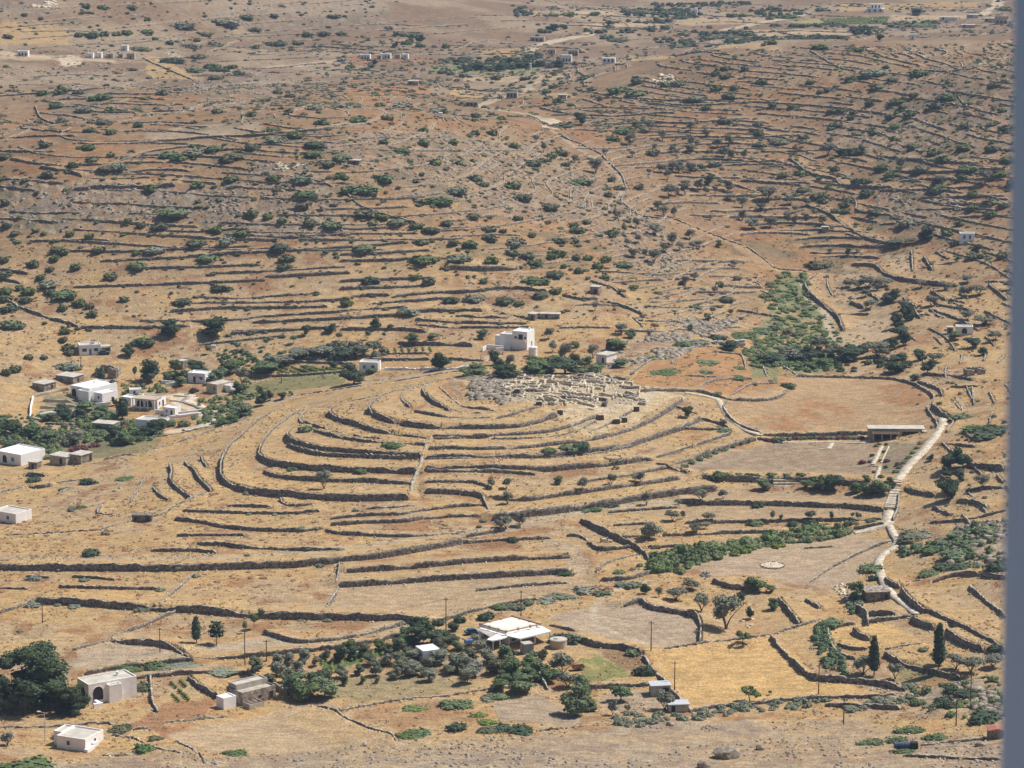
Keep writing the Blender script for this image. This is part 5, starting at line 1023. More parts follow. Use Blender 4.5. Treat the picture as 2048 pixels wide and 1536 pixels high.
scatter('orchard_green', ["0 860 90 855 150 865 215 862 230 880 110 895 0 905", "60 895 120 895 120 920 90 920", "150 836 240 832 330 862 330 882 240 892 160 860"], 300, 'f_reed', 1.6, 4.4, .95, 'mixed green orchard below the village', base=110, lf=.08, seed=16)
scatter('orchard_grey', ["0 850 215 850 220 880 110 893 0 905"], 90, 'f_olive', 1.8, 4.2, .9, 'grey olives mixed in the orchard below the village', base=110, lf=.08, seed=17)
scatter('grove', ["560 705 700 690 760 688 770 712 700 722 565 722"], 110, 'f_olive', 2, 4.6, 1., 'grey green grove behind the vegetable plots', base=110, lf=.08, seed=18)
scatter('kitchen_garden', ["430 700 560 705 565 742 500 750 440 745"], 110, 'f_green', 1.4, 3.4, .9, 'leafy kitchen garden right of the small white cottage', base=90, lf=.09, seed=19)
scatter('village_hedge', ["395 800 490 790 500 830 440 845 400 830", "380 830 470 835 440 850 400 850", "240 770 330 765 340 785 250 790", "430 765 500 760 520 800 470 800"], 190, 'f_reed', 1.6, 3.4, .9, 'hedges around the village gardens', base=90, lf=.09, seed=20)
scatter('prickly_pear_thicket', ["1625 1255 1648 1245 1665 1290 1700 1335 1690 1350 1650 1335 1625 1290", "1690 1205 1715 1185 1725 1215 1705 1232"], 90, 'f_cactus', 1.6, 3., 1.1, 'tall prickly pear thicket between stone walled paddocks', base=110, lf=.09, seed=21)
scatter('agave_row', ["1795 1105 1860 1085 1990 1040 2000 1060 1870 1110 1800 1118"], 80, 'f_cactus', 1.4, 3.2, .9, 'agave and prickly pear row on the right slope', base=90, lf=.09, seed=22)
scatter('bank_scrub', ["1820 1380 2000 1345 2010 1440 1900 1440 1850 1420", "1900 1090 2010 1060 2010 1150 1900 1130"], 90, 'f_reed', 1.2, 3.6, .9, 'rough green scrub on the rocky banks at the right edge', base=100, lf=.09, seed=51)
scatter('far_cactus', ["1180 245 1300 238 1310 262 1200 262", "1375 132 1420 128 1420 140 1380 140"], 60, 'f_cactus', 1.5, 3., .9, 'pale prickly pears beside the hillside track', base=60, lf=.11, seed=23)
scatter('villa_garden', ["1010 1300 1080 1310 1085 1360 1000 1350"], 40, 'f_green', 1.4, 3., 1., 'overgrown garden plants in front of the villa', base=120, lf=.08, seed=24)
scatter('far_woods', ["1350 20 1400 15 1400 35 1350 38", "1230 22 1380 18 1390 36 1250 34", "1395 68 1500 58 1510 72 1400 78", "1450 78 1690 70 1690 82 1450 88", "880 120 1080 110 1090 134 900 140", "1500 22 1620 18 1600 30 1520 34", "1580 50 1700 50 1700 57 1580 57", "1770 43 1875 45 1875 52 1770 51", "1304 74 1404 84 1404 92 1304 84", "1690 58 1750 56 1750 64 1690 66", "1026 12 1064 14 1060 32 1030 34", "1130 44 1350 40 1350 46 1130 48", "1300 6 1500 4 1500 12 1300 14", "1140 64 1400 60 1400 66 1140 70"], 900, 'f_dark', 3, 6.5, .8, 'dark groves between the far fields', base=70, lf=.11, seed=25)
scatter('valley_bushes', ["1500 700 1760 690 1780 730 1700 745 1600 745 1520 740"], 90, 'f_dark', 1.8, 4, .9, 'dark bushes at the mouth of the stream bed', base=90, lf=.09, seed=26)
for k, (t, n_) in enumerate([("455 760 690 742 690 735 520 740", 5), ("745 700 870 697 870 704 745 708", 2)]):
    for j in range(n_): pass
def tufts(name, px, n, col, smin, smax, words, seed):
    r = np.random.default_rng(seed); Ps = [gpoly(t, ZF) for t in px]; V = []; F = []; off = 0
    ar = np.array([abs(np.dot(P[:, 0], np.roll(P[:, 1], 1))-np.dot(P[:, 1], np.roll(P[:, 0], 1)))/2 for P in Ps]); pr = [leafcloud([(0, 0, .12, .5, .5, .3)], 9, .26, 70+k, core=0) for k in range(5)]
    for P, c in zip(Ps, np.maximum(1, (n*ar/ar.sum()).astype(int))):
        lo, hi = P.min(0), P.max(0); q = r.uniform(lo, hi, (c*7+30, 2)); q = q[inside(P, q[:, 0], q[:, 1])]; q = q[(fbm(q[:, 0], q[:, 1], 11, 3, 500+seed)+r.normal(0, .04, len(q)) > .5) & (sample(smooth, q[:, 0], q[:, 1]) < .4)][:c]; z = sample(ZF, q[:, 0], q[:, 1])
        for (X, Y), Z in zip(q, z):
            v, f = pr[r.integers(5)]; s = smin+(smax-smin)*r.random()**1.5; V.append(v*[s, s, s*.8]+[X, Y, Z]); F.append(f+off); off += len(v)
    m = mat(name, col, .95, .3, .8); o = newobj(name, npmesh(name, np.concatenate(V), np.concatenate(F), m), kind='stuff'); o['label'] = words; o['category'] = 'grass'
LOW = ["0 960 440 850 860 760 1500 760 1760 970 1780 1180 1100 1240 0 1290", "0 1290 700 1260 1280 1290 1380 1420 1000 1500 0 1530", "1300 1300 1540 1270 1640 1350 1740 1380 1390 1412", "1800 760 2030 760 2030 1520 1500 1520 1780 1000"]
FARP = ["1000 95 1250 86 1560 80 1560 98 1300 118 1180 165 1000 180", "1050 0 2035 0 2035 72 1200 88 1000 100", "620 60 1100 90 1200 200 900 230 640 200"]
scatter('plain_scrub', FARP, 1400, 'f_scat', 1.4, 4.6, .65, 'scrub and hedges dotted over the far plain', base=34, lf=.17, seed=41)
tufts('dry_grass', LOW, 7000, (.44, .31, .15), .35, 1.1, 'straw coloured dry grass tufts over the meadows', 1)
tufts('brown_grass', LOW, 2200, (.30, .19, .10), .3, .95, 'russet dry herbs over the meadows', 2)
tufts('hill_grass', ["0 640 0 500 600 420 1400 400 2030 500 2030 740 1200 740 0 760", "0 480 700 250 1400 120 2030 110 2030 520 1400 400 600 420"], 7000, (.25, .17, .095), .5, 1.5, 'brown dry tufts over the hillsides', 3)
# rocks
def fallen():
    r = np.random.default_rng(9); V = []; F = []; off = 0
    cube = np.array([(a, b, c) for a in (-1, 1) for b in (-1, 1) for c in (-1, 1)], float); cf = np.array([(0, 1, 3, 2), (4, 6, 7, 5), (0, 4, 5, 1), (2, 3, 7, 6), (0, 2, 6, 4), (1, 5, 7, 3)])
    for h, kind, c, XY in WL:
        if XY is None: continue
        for k in range(0, len(XY), 2):
            for j in range(1 if r.random() < .6 else 2):
                X, Y = XY[k]+r.normal(0, .75, 2)+[0, -.5]; s = r.uniform(.1, .32); v = cube*r.uniform(.5, 1, (8, 3))*s; V.append(v+[X, Y, gz(X, Y)]); F.append(cf+off); off += 8
    o = newobj('fallen_stones', npmesh('fallen_stones', np.concatenate(V), np.concatenate(F), M['palestone']), kind='stuff'); o['label'] = 'loose stones fallen along the feet of the dry stone walls'; o['category'] = 'rocks'
fallen()
def wall_plants():     # scrub rooted along the hillside walls
    r = np.random.default_rng(12); V = []; F = []; off = 0; pr = [leafcloud(bushlobes(60+k, n=3), 50, .13, 95+k, core=.8) for k in range(4)]
    for h, kind, c, XY in WL:
        if XY is None or len(XY) < 4 or XY[:, 1].mean() < 1060: continue
        for k in range(0, len(XY), 5):
            if r.random() < .28:
                X, Y = XY[k]+r.normal(0, .5, 2)+[0, -.8]; s = r.uniform(.9, 3.2); v, f = pr[r.integers(4)]; V.append(v*[s*1.25, s*.9, s*.6]+[X, Y, gz(X, Y)]); F.append(f+off); off += len(v)
    o = newobj('wall_scrub', npmesh('wall_scrub', np.concatenate(V), np.concatenate(F), M['f_scat']), kind='stuff'); o['label'] = 'scrub rooted along the feet of the hillside terrace walls'; o['category'] = 'vegetation'
wall_plants()
def rocks(name, px, n, smin, smax, words, seed, m='bigrock'):
    r = np.random.default_rng(seed); Ps = [gpoly(t, ZF) for t in px]; V = []; F = []; off = 0
    ar = np.array([abs(np.dot(P[:, 0], np.roll(P[:, 1], 1))-np.dot(P[:, 1], np.roll(P[:, 0], 1)))/2 for P in Ps])
    cube = np.array([(a, b, c) for a in (-1, 1) for b in (-1, 1) for c in (-1, 1)], float); cf = np.array([(0, 1, 3, 2), (4, 6, 7, 5), (0, 4, 5, 1), (2, 3, 7, 6), (0, 2, 6, 4), (1, 5, 7, 3)])
    for P, c in zip(Ps, np.maximum(1, (n*ar/ar.sum()).astype(int))):
        lo, hi = P.min(0), P.max(0); q = r.uniform(lo, hi, (c*8+30, 2)); q = q[inside(P, q[:, 0], q[:, 1])]
        q = q[(fbm(q[:, 0], q[:, 1], 14, 2, 400) > .47) & ((sample(smooth, q[:, 0], q[:, 1]) < .4) | (name == 'ruin_rubble'))][:c]; z = sample(ZF, q[:, 0], q[:, 1])
        for (X, Y), Z in zip(q, z):
            s = smin+(smax-smin)*r.random()**3; v = cube*r.uniform(.55, 1., (8, 3))*[s, s*.7, s*.5]; v[:, 2] = np.where(cube[:, 2] > 0, v[:, 2], -s*.6); v[:, :2] *= np.where(cube[:, 2:3] > 0, .7, 1)
            a = r.uniform(0, 6.28); V.append(np.stack([X+v[:, 0]*math.cos(a)-v[:, 1]*math.sin(a), Y+v[:, 0]*math.sin(a)+v[:, 1]*math.cos(a), Z+v[:, 2]], -1)); F.append(cf+off); off += 8
    o = newobj(name, npmesh(name, np.concatenate(V), np.concatenate(F), M[m]), kind='stuff'); o['label'] = words; o['category'] = 'rocks'
rocks('hillside_rocks', ["0 360 180 365 330 375 420 380 380 440 250 440 80 470 0 440", "330 400 480 360 520 320 620 330 680 380 700 470 560 480 420 460", "620 300 860 260 1080 290 1250 400 1420 540 1300 560 1150 440 900 440 760 380", "1740 385 1830 385 1900 430 1880 470 1780 450"], 2300, .3, 1.5, 'grey rocks strewn over the stony hillsides', 1)
rocks('far_rocks', ["1700 200 2030 110 2030 330 1800 330 1650 280", "450 0 760 0 800 60 600 70 420 40", "560 190 560 150 480 140 380 170 420 230 540 230", "1080 250 1300 140 1600 100 1700 200 1500 280", "0 100 500 80 700 120 600 200 0 260"], 1700, .4, 1.5, 'pale rocks scattered on the far slopes', 2)
rocks('slope_rocks', ["1900 1060 2030 1030 2030 1120 1900 1140", "1750 1400 1940 1370 2030 1390 2030 1430 1850 1440", "1350 720 1200 735 1240 700 1340 640 1480 640 1400 690", "1690 1165 1740 1160 1720 1230 1690 1230"], 1700, .3, 2.0, 'broken rocks on the right hand slopes', 3)
rocks('near_stones', ["0 1536 400 1515 800 1480 1150 1470 1300 1440 1700 1440 2030 1500 2030 1536", "1620 1290 1900 1380 1800 1440 1600 1430", "230 1440 330 1500 600 1500 420 1530"], 2000, .12, .8, 'small stones on the dry slope in the foreground', 4)
rocks('ruin_rubble', ["960 762 1060 757 1225 757 1240 770 1285 800 1275 808 1180 806 1090 812 1040 800 1000 795"], 1500, .15, .8, 'pale rubble strewn between the excavated room walls', 15, 'palestone')
rocks('field_stones', ["0 960 430 900 850 980 1000 1060 0 1120", "0 1140 1100 1120 900 1230 0 1250", "1100 1000 1800 980 1700 1180 1100 1200", "860 850 1250 950 1300 1000 900 1000"], 1500, .1, .5, 'small stones lying in the dry fields', 5)
rocks('mid_stones', ["0 500 900 480 1400 640 900 720 0 760", "1350 300 1900 400 1900 540 1500 540"], 1800, .15, .7, 'stones fallen from the terrace walls', 6)
# ---------------------------------------------------------------- buildings
def opening(parent, typ, face, w, d, u, z0, ow, oh, trim):
    # face: S front (y=0), E (x=w), W (x=0), N; u = distance along the face of the opening's middle
    b = MB(); p = MB(); f = MB(); dz = .05
    if typ == 'arch':
        pts = [(u-ow/2, z0), (u+ow/2, z0)]+[(u+ow/2*math.cos(t), z0+oh-ow/2+ow/2*math.sin(t)) for t in [math.pi*k/8 for k in range(9)]]
        p.prism(pts, -.035, .02); n = 'archway'; pm = M['dark']  # flat dark panel on the wall paints the shade inside the arch
        pts2 = [(u+(ow/2+.14)*math.cos(t), z0+oh-ow/2+(ow/2+.14)*math.sin(t)) for t in [math.pi*k/8 for k in range(9)]]
        o2 = [(u+(ow/2)*math.cos(t), z0+oh-ow/2+(ow/2)*math.sin(t)) for t in [math.pi*k/8 for k in range(9)]]
        for k in range(8): f.prism([o2[k], pts2[k], pts2[k+1], o2[k+1]], -.09, .02)
    else:
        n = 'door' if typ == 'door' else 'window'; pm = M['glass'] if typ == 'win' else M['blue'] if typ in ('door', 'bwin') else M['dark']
        p.box(u-ow/2, u+ow/2, -.03, .02, z0, z0+oh)
        t = .1
        f.box(u-ow/2-t, u-ow/2, -.07, .02, z0, z0+oh); f.box(u+ow/2, u+ow/2+t, -.07, .02, z0, z0+oh); f.box(u-ow/2-t, u+ow/2+t, -.075, .02, z0+oh, z0+oh+t)
        if typ != 'door': f.box(u-ow/2-t*1.5, u+ow/2+t*1.5, -.14, .02, z0-t, z0)
    F = f.obj(n, trim, parent); P = p.obj('pane' if typ != 'arch' else 'painted_shade_panel', pm, F)  # in 'dark' openings the pane is a flat panel painting inner shade
    if face == 'E': F.location = (w, 0, 0); F.rotation_euler = (0, 0, math.pi/2)
    elif face == 'W': F.location = (0, d, 0); F.rotation_euler = (0, 0, -math.pi/2)
def block(e, x0, y0, w, d, h, m, par=.35, roof='roofgrey', slab=False, z0=0., name='wall', rn='roof'):
    b = MB(); b.box(x0, x0+w, y0, y0+d, z0-2., z0+h-par if not slab else z0+h)
    if par and not slab:
        t = .24; z1 = z0+h-par; z2 = z0+h
        b.box(x0, x0+w, y0, y0+t, z1, z2); b.box(x0, x0+w, y0+d-t, y0+d, z1, z2); b.box(x0, x0+t, y0+t, y0+d-t, z1, z2); b.box(x0+w-t, x0+w, y0+t, y0+d-t, z1, z2)
        r = MB(); r.box(x0+t+.01, x0+w-t-.01, y0+t+.01, y0+d-t-.01, z1-.02, z1+.06)
    else:
        r = MB(); o = .25 if slab else 0; r.box(x0-o, x0+w+o, y0-o, y0+d+o, z0+h+.005, z0+h+.18)
    b.obj(name, M[m], e); r.obj(rn, M[roof], e)
def house(px, py, ax, w, d, h, yaw, m, words, ops=(), cat='house', name='house', par=.35, roof='roofgrey', extra=(), slab=False, trim=None, full=None, grp=None):
    p = at(px, py); e = newobj(name, None, loc=p); a = R(yaw); e.rotation_euler = (0, 0, a); e.empty_display_size = 1
    off = Vector((math.cos(a)*w*ax, math.sin(a)*w*ax, 0)); e.location = p-off
    block(e, 0, 0, w, d, h, m, par, roof, slab)
    for ex in extra: block(e, *ex[:6], **(ex[6] if len(ex) > 6 else {}))
    for (typ, face, u, z0, ow, oh) in ops: opening(e, typ, face, w, d, u, z0, ow, oh, M[trim or m])
    reg(e, cat, words, px, py, grp, full); return e
def chimney(e, x, y, z): b = MB(); b.box(x, x+.5, y, y+.5, z-.5, z+.6); b.box(x-.08, x+.58, y-.08, y+.58, z+.6, z+.7); b.obj('chimney', M['white'], e)
M['rust'] = mat('faded red tiles', (.36, .15, .11), .9, .35, 2)
M['tankblue'] = mat('faded blue tank', (.07, .09, .16), .7, .3, 2)
# --- foreground
slab_ = 0
c_ = house(178, 1409, 0, 12.5, 6.2, 4.9, 33, 'pinkwhite', '', [('arch', 'S', 2.4, .7, 2.6, 3.3), ('arch', 'W', 3.2, 1.2, 2.3, 2.6), ('dark', 'S', 6.6, .6, 1., 2.1), ('dark', 'W', 5.4, 1, .8, 1.4)],
    full='whitewashed cottage with large arched porch beside the huge dark tree', extra=[(4.6, -1.6, 3.2, 1.59, 4.3, 'pinkwhite', dict(name='wing', rn='wing_roof'))]); chimney(c_, 9, 3.5, 4.9)
b = MB(); b.box(-.4, 2, -3.6, -2.9, -1, 1.1); b.box(1.2, 2, -2.9, -.1, -1, .9); b.obj('garden_wall', M['white'], c_)
d_ = house(485, 1413, 0, 9.6, 6.5, 3.3, 40, 'mortar', '', [('dark', 'S', 8.3, .3, 1., 1.9), ('dark', 'S', 5, 1, .9, .8)], full='long low masonry farm building with stepped concrete roof and white cube', roof='concrete', extra=[(.5, 3.2, 9, 3.2, 4.4, 'concrete', dict(name='rear_block', rn='rear_roof', roof='roofgrey')), (-5, .5, 3.6, 3., 2.9, 'white', dict(name='white_room', rn='white_room_roof', roof='white'))])
b = MB(); [b.box(-.2+k*1.3, -.05+k*1.3, -3.2, -.3, 1.1, 1.3) for k in range(4)]; b.box(-.2, 4, -3.2, -3., -1, 1.1); b.box(-.2, 0, -3, -.3, -1, 1.1); b.obj('animal_pen', M['concrete'], d_)
e_ = house(171, 1504, 1, 7.4, 7.6, 2.9, -24, 'pinkwhite', '', [('win', 'S', 3, 1., .8, 1.), ('win', 'E', 4, 1.2, .8, .8)], full='small whitewashed cottage at the bottom left with flat walled roof', extra=[(-2.2, 2.2, 2.19, 5, 3., 'pinkwhite', dict(name='side_room', rn='side_room_roof'))])
b = MB(); b.box(7.42, 8.3, -.6, 2.6, -1, .8); b.box(7.42, 8.0, 2.6, 4.6, -1, 1.3); b.obj('outside_stair', M['white'], e_)
house(847, 1326, 0, 4.6, 5., 3, 25, 'white', '', [('door', 'W', 2, 0, .9, 2.)], full='plain white cube shed among the orchard trees', cat='shed', name='shed', roof='white', par=.15)
house(1303, 1393, 0, 4.6, 3.4, 2.5, 8, 'concrete', '', [('dark', 'S', 3.4, .1, 1.5, 2)], full='upper grey shed with bright metal sheet roof below the wheat field', cat='shed', name='shed', slab=True, roof='metal')
house(1338, 1426, 0, 4.6, 3.2, 1.9, 6, 'concrete', '', [('dark', 'S', 1, .1, .9, 1.6)], full='lower metal roofed shed at the corner of the wheat field', cat='shed', name='shed', slab=True, roof='metal')
house(1048, 1310, 0, 2.6, 2.6, 2.7, 22, 'concrete', '', (), full='square concrete water tank in front of the modern villa', cat='water tank', name='water_tank', par=.1)
def cyl_thing(name, px, py, r, h, m, full, cat, lid='roofgrey'):
    p = at(px, py); e = newobj(name, None, loc=p+Vector((0, r, 0))); b = MB(); b.cyl(0, 0, -1.5, h, r, 28); b.cyl(0, 0, h, h+.18, r+.08, 28); b.obj('wall', M[m], e)
    b = MB(); b.cyl(0, 0, h+.181, h+.26, r-.2, 28); b.box(-r*.5, -r*.1, -r*.3, r*.3, h+.26, h+.5); b.obj('lid', M[lid], e); reg(e, cat, '', px, py, None, full); return e
cyl_thing('cistern', 1117, 1299, 2.15, 1.9, 'beige', 'round plastered cistern right of the modern villa', 'cistern')
cyl_thing('cistern', 1066, 713, 1.5, 2.9, 'white', 'round white tower cistern under the two storey white house', 'cistern', 'white')
# modern villa traced at roof height
def onplane(px, py, z): d = ray(px, py); t = (z-CAMZ)/d[2]; return (d[0]*t, d[1]*t)
vz = at(1010, 1300).z-.3; V0 = Vector((*onplane(1012, 1290, vz), vz)); vil = newobj('villa', None, loc=V0)
RZ = vz+4.2
def slabpoly(name, pix, z, t, m, parent, o=V0):
    P = [onplane(a, b_, z) for a, b_ in pix]; b = MB(); n = len(P)
    v = [(x-o.x, y-o.y, z-t-o.z) for x, y in P]+[(x-o.x, y-o.y, z-o.z) for x, y in P]
    b.add(v, [tuple(range(n))[::-1], tuple(range(n, 2*n))]+[(k, (k+1) % n, n+(k+1) % n, n+k) for k in range(n)]); return b.obj(name, M[m], parent)
body = [(960, 1247), (1012, 1262), (1081, 1247), (1024.6, 1231)]
slabpoly('wall', body, RZ-.35, 5.5, 'white', vil)
slabpoly('roof', [(966, 1247.2), (1013, 1260), (1075, 1247), (1024.6, 1233)], RZ-.28, .06, 'roofwhite', vil)
slabpoly('side_wall', [(958.6, 1247.6), (960, 1247), (1012, 1262), (1010.6, 1263)], RZ-1.3, 3.4, 'skyblue', vil)
P = [Vector((*onplane(a, b_, RZ), RZ))-V0 for a, b_ in body]; b = MB()
for k in range(4): b.tube(P[k]+Vector((0, 0, -.15)), P[(k+1) % 4]+Vector((0, 0, -.15)), .2, .2, 4)
b.obj('parapet', M['cornice'], vil)
for k in range(4):
    for t in (0, .35, .7): q = P[k].lerp(P[(k+1) % 4], t); b = MB(); b.box(q.x-.32, q.x+.32, q.y-.32, q.y+.32, q.z-.5, q.z+.22); b.obj('parapet_pillar', M['beige'], vil)
slabpoly('veranda_roof', [(1010, 1263.5), (1081, 1250.5), (1103, 1262), (1040, 1277), (1020, 1272.5), (1012, 1270)], RZ-.9, .3, 'white', vil)
slabpoly('porch_roof', [(952, 1256), (962, 1253.5), (1009, 1265), (1018, 1272), (1000, 1278), (985, 1281), (974, 1279), (980, 1274), (972, 1268), (955, 1262)], RZ-1.1, .3, 'white', vil)
slabpoly('porch_roof_grey', [(951, 1257.5), (957, 1257), (992, 1268), (981, 1274)], RZ-.95, .1, 'concrete', vil)
for a, b_ in [(1100, 1264), (1042, 1278), (1070, 1270), (1018, 1274), (986, 1281), (1000, 1279), (958, 1262)]:
    X, Y = onplane(a, b_, RZ-1.3); b = MB(); b.cyl(X-V0.x, Y-V0.y+.35, -2, RZ-1.3-vz, .16, 8); b.obj('column', M['white'], vil)
for (a, b_), (a2, b2), nm in [((1014, 1262.3), (1081, 1247.6), 'window'), ((962, 1248), (1010, 1261.8), 'window')]:
    A = Vector((*onplane(a, b_, RZ-.35), vz)); B = Vector((*onplane(a2, b2, RZ-.35), vz)); L = (B-A).length; dr = (B-A).normalized(); yw = math.atan2(dr.y, dr.x)
    for u, ow in ((L*.2, 1.4), (L*.5, 1.), (L*.78, 1.5)):
        f = MB(); f.box(u-ow/2-.1, u+ow/2+.1, -.1, .02, .9, 2.6); F = f.obj('window', M['blue' if a < 1000 else 'white'], vil); p = MB(); p.box(u-ow/2, u+ow/2, -.13, -.101, 1., 2.5); p.obj('pane', M['glass'], F); F.location = A-V0; F.rotation_euler = (0, 0, yw)
reg(vil, 'villa', '', 1012, 1290, None, 'modern villa with terracotta edged flat roof and curved white verandas')
# --- left village
k_ = house(159, 711, 0, 7.6, 6, 3.7, 14, 'white', '', [('win', 'S', 1.8, 1.3, 1.6, 1.1), ('win', 'S', 5.9, 1.3, 1.4, 1.1), ('door', 'S', 3.9, .1, .9, 2.1)], full='white flat roofed house alone above the village, with a solar tank')
b = MB(); b.box(4.4, 5.6, 2.6, 3.4, 3.4, 4.3); b.box(3.9, 5.2, 2., 2.59, 3.3, 3.9, .1); b.obj('solar_tank', M['metal'], k_)
b = MB(); b.box(7.7, 11.4, 1.4, 4.6, 2.5, 2.65); b.obj('carport_roof', M['roofgrey'], k_); b = MB(); [b.cyl(x, y, -1.5, 2.5, .08, 6) for x in (7.9, 11.2) for y in (1.6, 4.4)]; b.obj('carport_post', M['metal'], k_); b = MB(); b.box(11.25, 11.33, 1.7, 4.3, .9, 2.4); b.obj('tarp', M['teal'], k_)
def ruin(px, py, w, d, h, yaw, full, m='mortar'):
    p = at(px, py); e = newobj('stone_ruin', None, loc=p); e.rotation_euler = (0, 0, R(yaw)); r = random.Random(int(px))
    def seg(x0, y0, x1, y1, nm='wall'):
        n = max(3, int(math.hypot(x1-x0, y1-y0)/.6)); b = MB(); dx, dy = (x1-x0)/n, (y1-y0)/n; t = .28; l = math.hypot(dx, dy); ox, oy = -dy/l*t, dx/l*t; v = []
        for k in range(n+1):
            hh = h*r.uniform(.72, 1.02); x, y = x0+dx*k, y0+dy*k; v += [(x+ox, y+oy, -1.5), (x+ox, y+oy, hh), (x-ox, y-oy, hh-.1), (x-ox, y-oy, -1.5)]
        f = []
        for k in range(n): a = 4*k; f += [(a+j, a+j+1, a+j+5, a+j+4) for j in range(3)]
        f += [(0, 3, 2, 1), (4*n, 4*n+1, 4*n+2, 4*n+3)]; b.add(v, f); b.obj(nm, M[m], e)
    seg(-w/2, 0, -w*.1, 0); seg(w*.08, 0, w/2, 0); seg(-w/2, .6, -w/2, d); seg(w/2, .6, w/2, d); seg(-w/2+.6, d, w/2-.6, d)
    reg(e, 'ruin', '', px, py, None, full); return e
ruin(212, 755, 7.6, 5, 3.6, -8, 'roofless stone ruin between the cypress and the lone white house')
house(88, 784, 1, 5.4, 6, 2.6, -35, 'mortar', '', [('dark', 'E', 4, 0, 1, 1.9)], full='low stone shed with pale flat roof at the left end of the village', cat='shed', name='shed', slab=True)
house(146, 769, 1, 7.5, 6, 2.5, -30, 'mortar', '', [('dark', 'E', 3, 0, 1, 1.9)], full='long stone shed with pale roof behind the arcaded white house', cat='shed', name='shed', slab=True)
n_ = house(180, 801, 1, 9.4, 13, 4.2, -38, 'white', '', [('arch', 'S', 1.7, .3, 2.1, 2.9), ('arch', 'S', 4.6, .3, 2.1, 2.9), ('arch', 'S', 7.6, .3, 2.1, 2.9), ('win', 'E', 4, 1.2, 1, 1.1), ('win', 'E', 9, 1.2, 1, 1.1)], full='largest white village house, with three dark arches on its shaded side', roof='white', extra=[(5.6, -1.9, 5.2, 1.89, 3.6, 'white', dict(name='wing', rn='wing_roof', roof='white'))]); chimney(n_, 3, 8, 4.2)
house(205, 806, 1, 4.4, 7.5, 3.3, -38, 'white', '', [('win', 'S', 2.6, 1.2, .9, 1.)], full='smaller white cube house joined before the arcaded white house', roof='white')
o_ = house(315, 818, 1, 8.4, 6.5, 3.3, -20, 'white', '', [('arch', 'S', 1.9, .4, 2.4, 2.3), ('arch', 'S', 5.2, .4, 2.4, 2.3), ('door', 'S', 7.6, 0, .8, 2.1), ('win', 'E', 1.6, 1, .9, 1.3), ('dark', 'E', 4.2, .2, 1.2, 2.2)], full='white house with beige shade roof over two arches in the middle of the village', roof='roofgrey')
b = MB(); b.box(-.3, 8.6, -2.2, 3.2, 3.45, 3.6); b.obj('shade_roof', M['beige'], o_); b = MB(); [b.box(x, x+.25, -2.1, -1.8, -1.5, 3.44) for x in (0, 2.8, 5.6, 8.2)]; b.obj('porch_pillar', M['white'], o_)
house(322, 860, 1, 9.5, 6, 2.9, -22, 'white', '', [('bwin', 'S', 4.6, 1, .9, 1.1), ('door', 'S', 7.4, 0, .9, 2)], full='white house half hidden by a round tree, lowest in the village')
house(226, 864, 1, 7.5, 4.6, 2.5, -18, 'mortar', '', [('dark', 'S', 2.4, 1, 2.4, .8), ('dark', 'S', 5.8, 0, .9, 1.9)], full='low stone outbuilding beside the magenta bougainvillea', cat='shed', name='shed', slab=True)
r_ = house(410, 767, 1, 6.6, 5, 3.5, -20, 'white', '', [('win', 'S', 5.2, 1.2, .8, .9), ('dark', 'S', 2.6, .2, 1., 2)], full='small bright white cottage at the right side of the village', roof='white', extra=[(6.61, 1.2, 1.8, 2.4, 2.2, 'white', dict(name='annex', rn='annex_roof', roof='white'))])
house(434, 788, 1, 5, 9, 3.3, -38, 'beige', '', [('win', 'S', 3.8, 1., .9, 1.2), ('dark', 'E', 4.2, .2, 1, 2)], full='low beige house with wide flat roof right of the small bright cottage', extra=[(5.01, 3.6, 3, 3.6, 2.6, 'white', dict(name='store_room', rn='store_roof'))])
house(350, 832, 1, 4.6, 4, 2.7, -25, 'white', '', [('bwin', 'S', 1.4, .9, .7, .9), ('dark', 'S', 3.3, 0, .8, 1.8)], full='tiny white outbuilding right of the shade roofed house', roof='white')
house(262, 812, 1, 4.2, 3.6, 2.9, -30, 'white', '', [('arch', 'S', 2.1, .1, 1.4, 2.)], full='tiny white annex between the two largest village houses', roof='white')
house(283, 792, 1, 4., 3.4, 2.4, 10, 'pinkwhite', '', [('dark', 'S', 1.6, .1, .8, 1.7)], full='small cream outhouse behind the shade roofed house', cat='shed', name='shed', roof='roofwhite')
house(366, 739, 1, 4.2, 5, 3., -34, 'mortar', '', (), full='small stone hut behind the village gardens', cat='hut', name='hut')
house(42, 932, 1, 11, 11, 3.6, -35, 'white', '', [('bwin', 'S', 7.5, 1, 1.4, 1.3), ('arch', 'S', 4, .2, 1.8, 2.4)], full='wide white roofed house at the left edge below the orchard', roof='white')
house(132, 931, 1, 6.4, 5, 2.6, -30, 'concrete', '', [('dark', 'S', 4.4, .2, 1, 1.9)], full='left concrete shed with plain grey walls beside the wide white house', cat='shed', name='shed', slab=True)
house(162, 929, 1, 4.6, 5.6, 2.8, -32, 'mortar', '', [('dark', 'E', 4.6, .3, 1.2, 2.)], full='right masonry shed with pale door panel beside the wide white house', cat='shed', name='shed', slab=True, roof='roofgrey')
house(32, 1048, 1, 9, 7, 3, -32, 'pinkwhite', '', [('win', 'S', 6, 1, 1, 1)], full='pale roofed house cut by the left edge over the long terrace wall')
house(756, 744, 1, 6.6, 5, 3.3, -10, 'white', '', [('bwin', 'S', 1.8, 1, 1., 1.2), ('dark', 'S', 4.8, .2, 1, 2)], full='small white house behind the round dark tree beside the curved road')
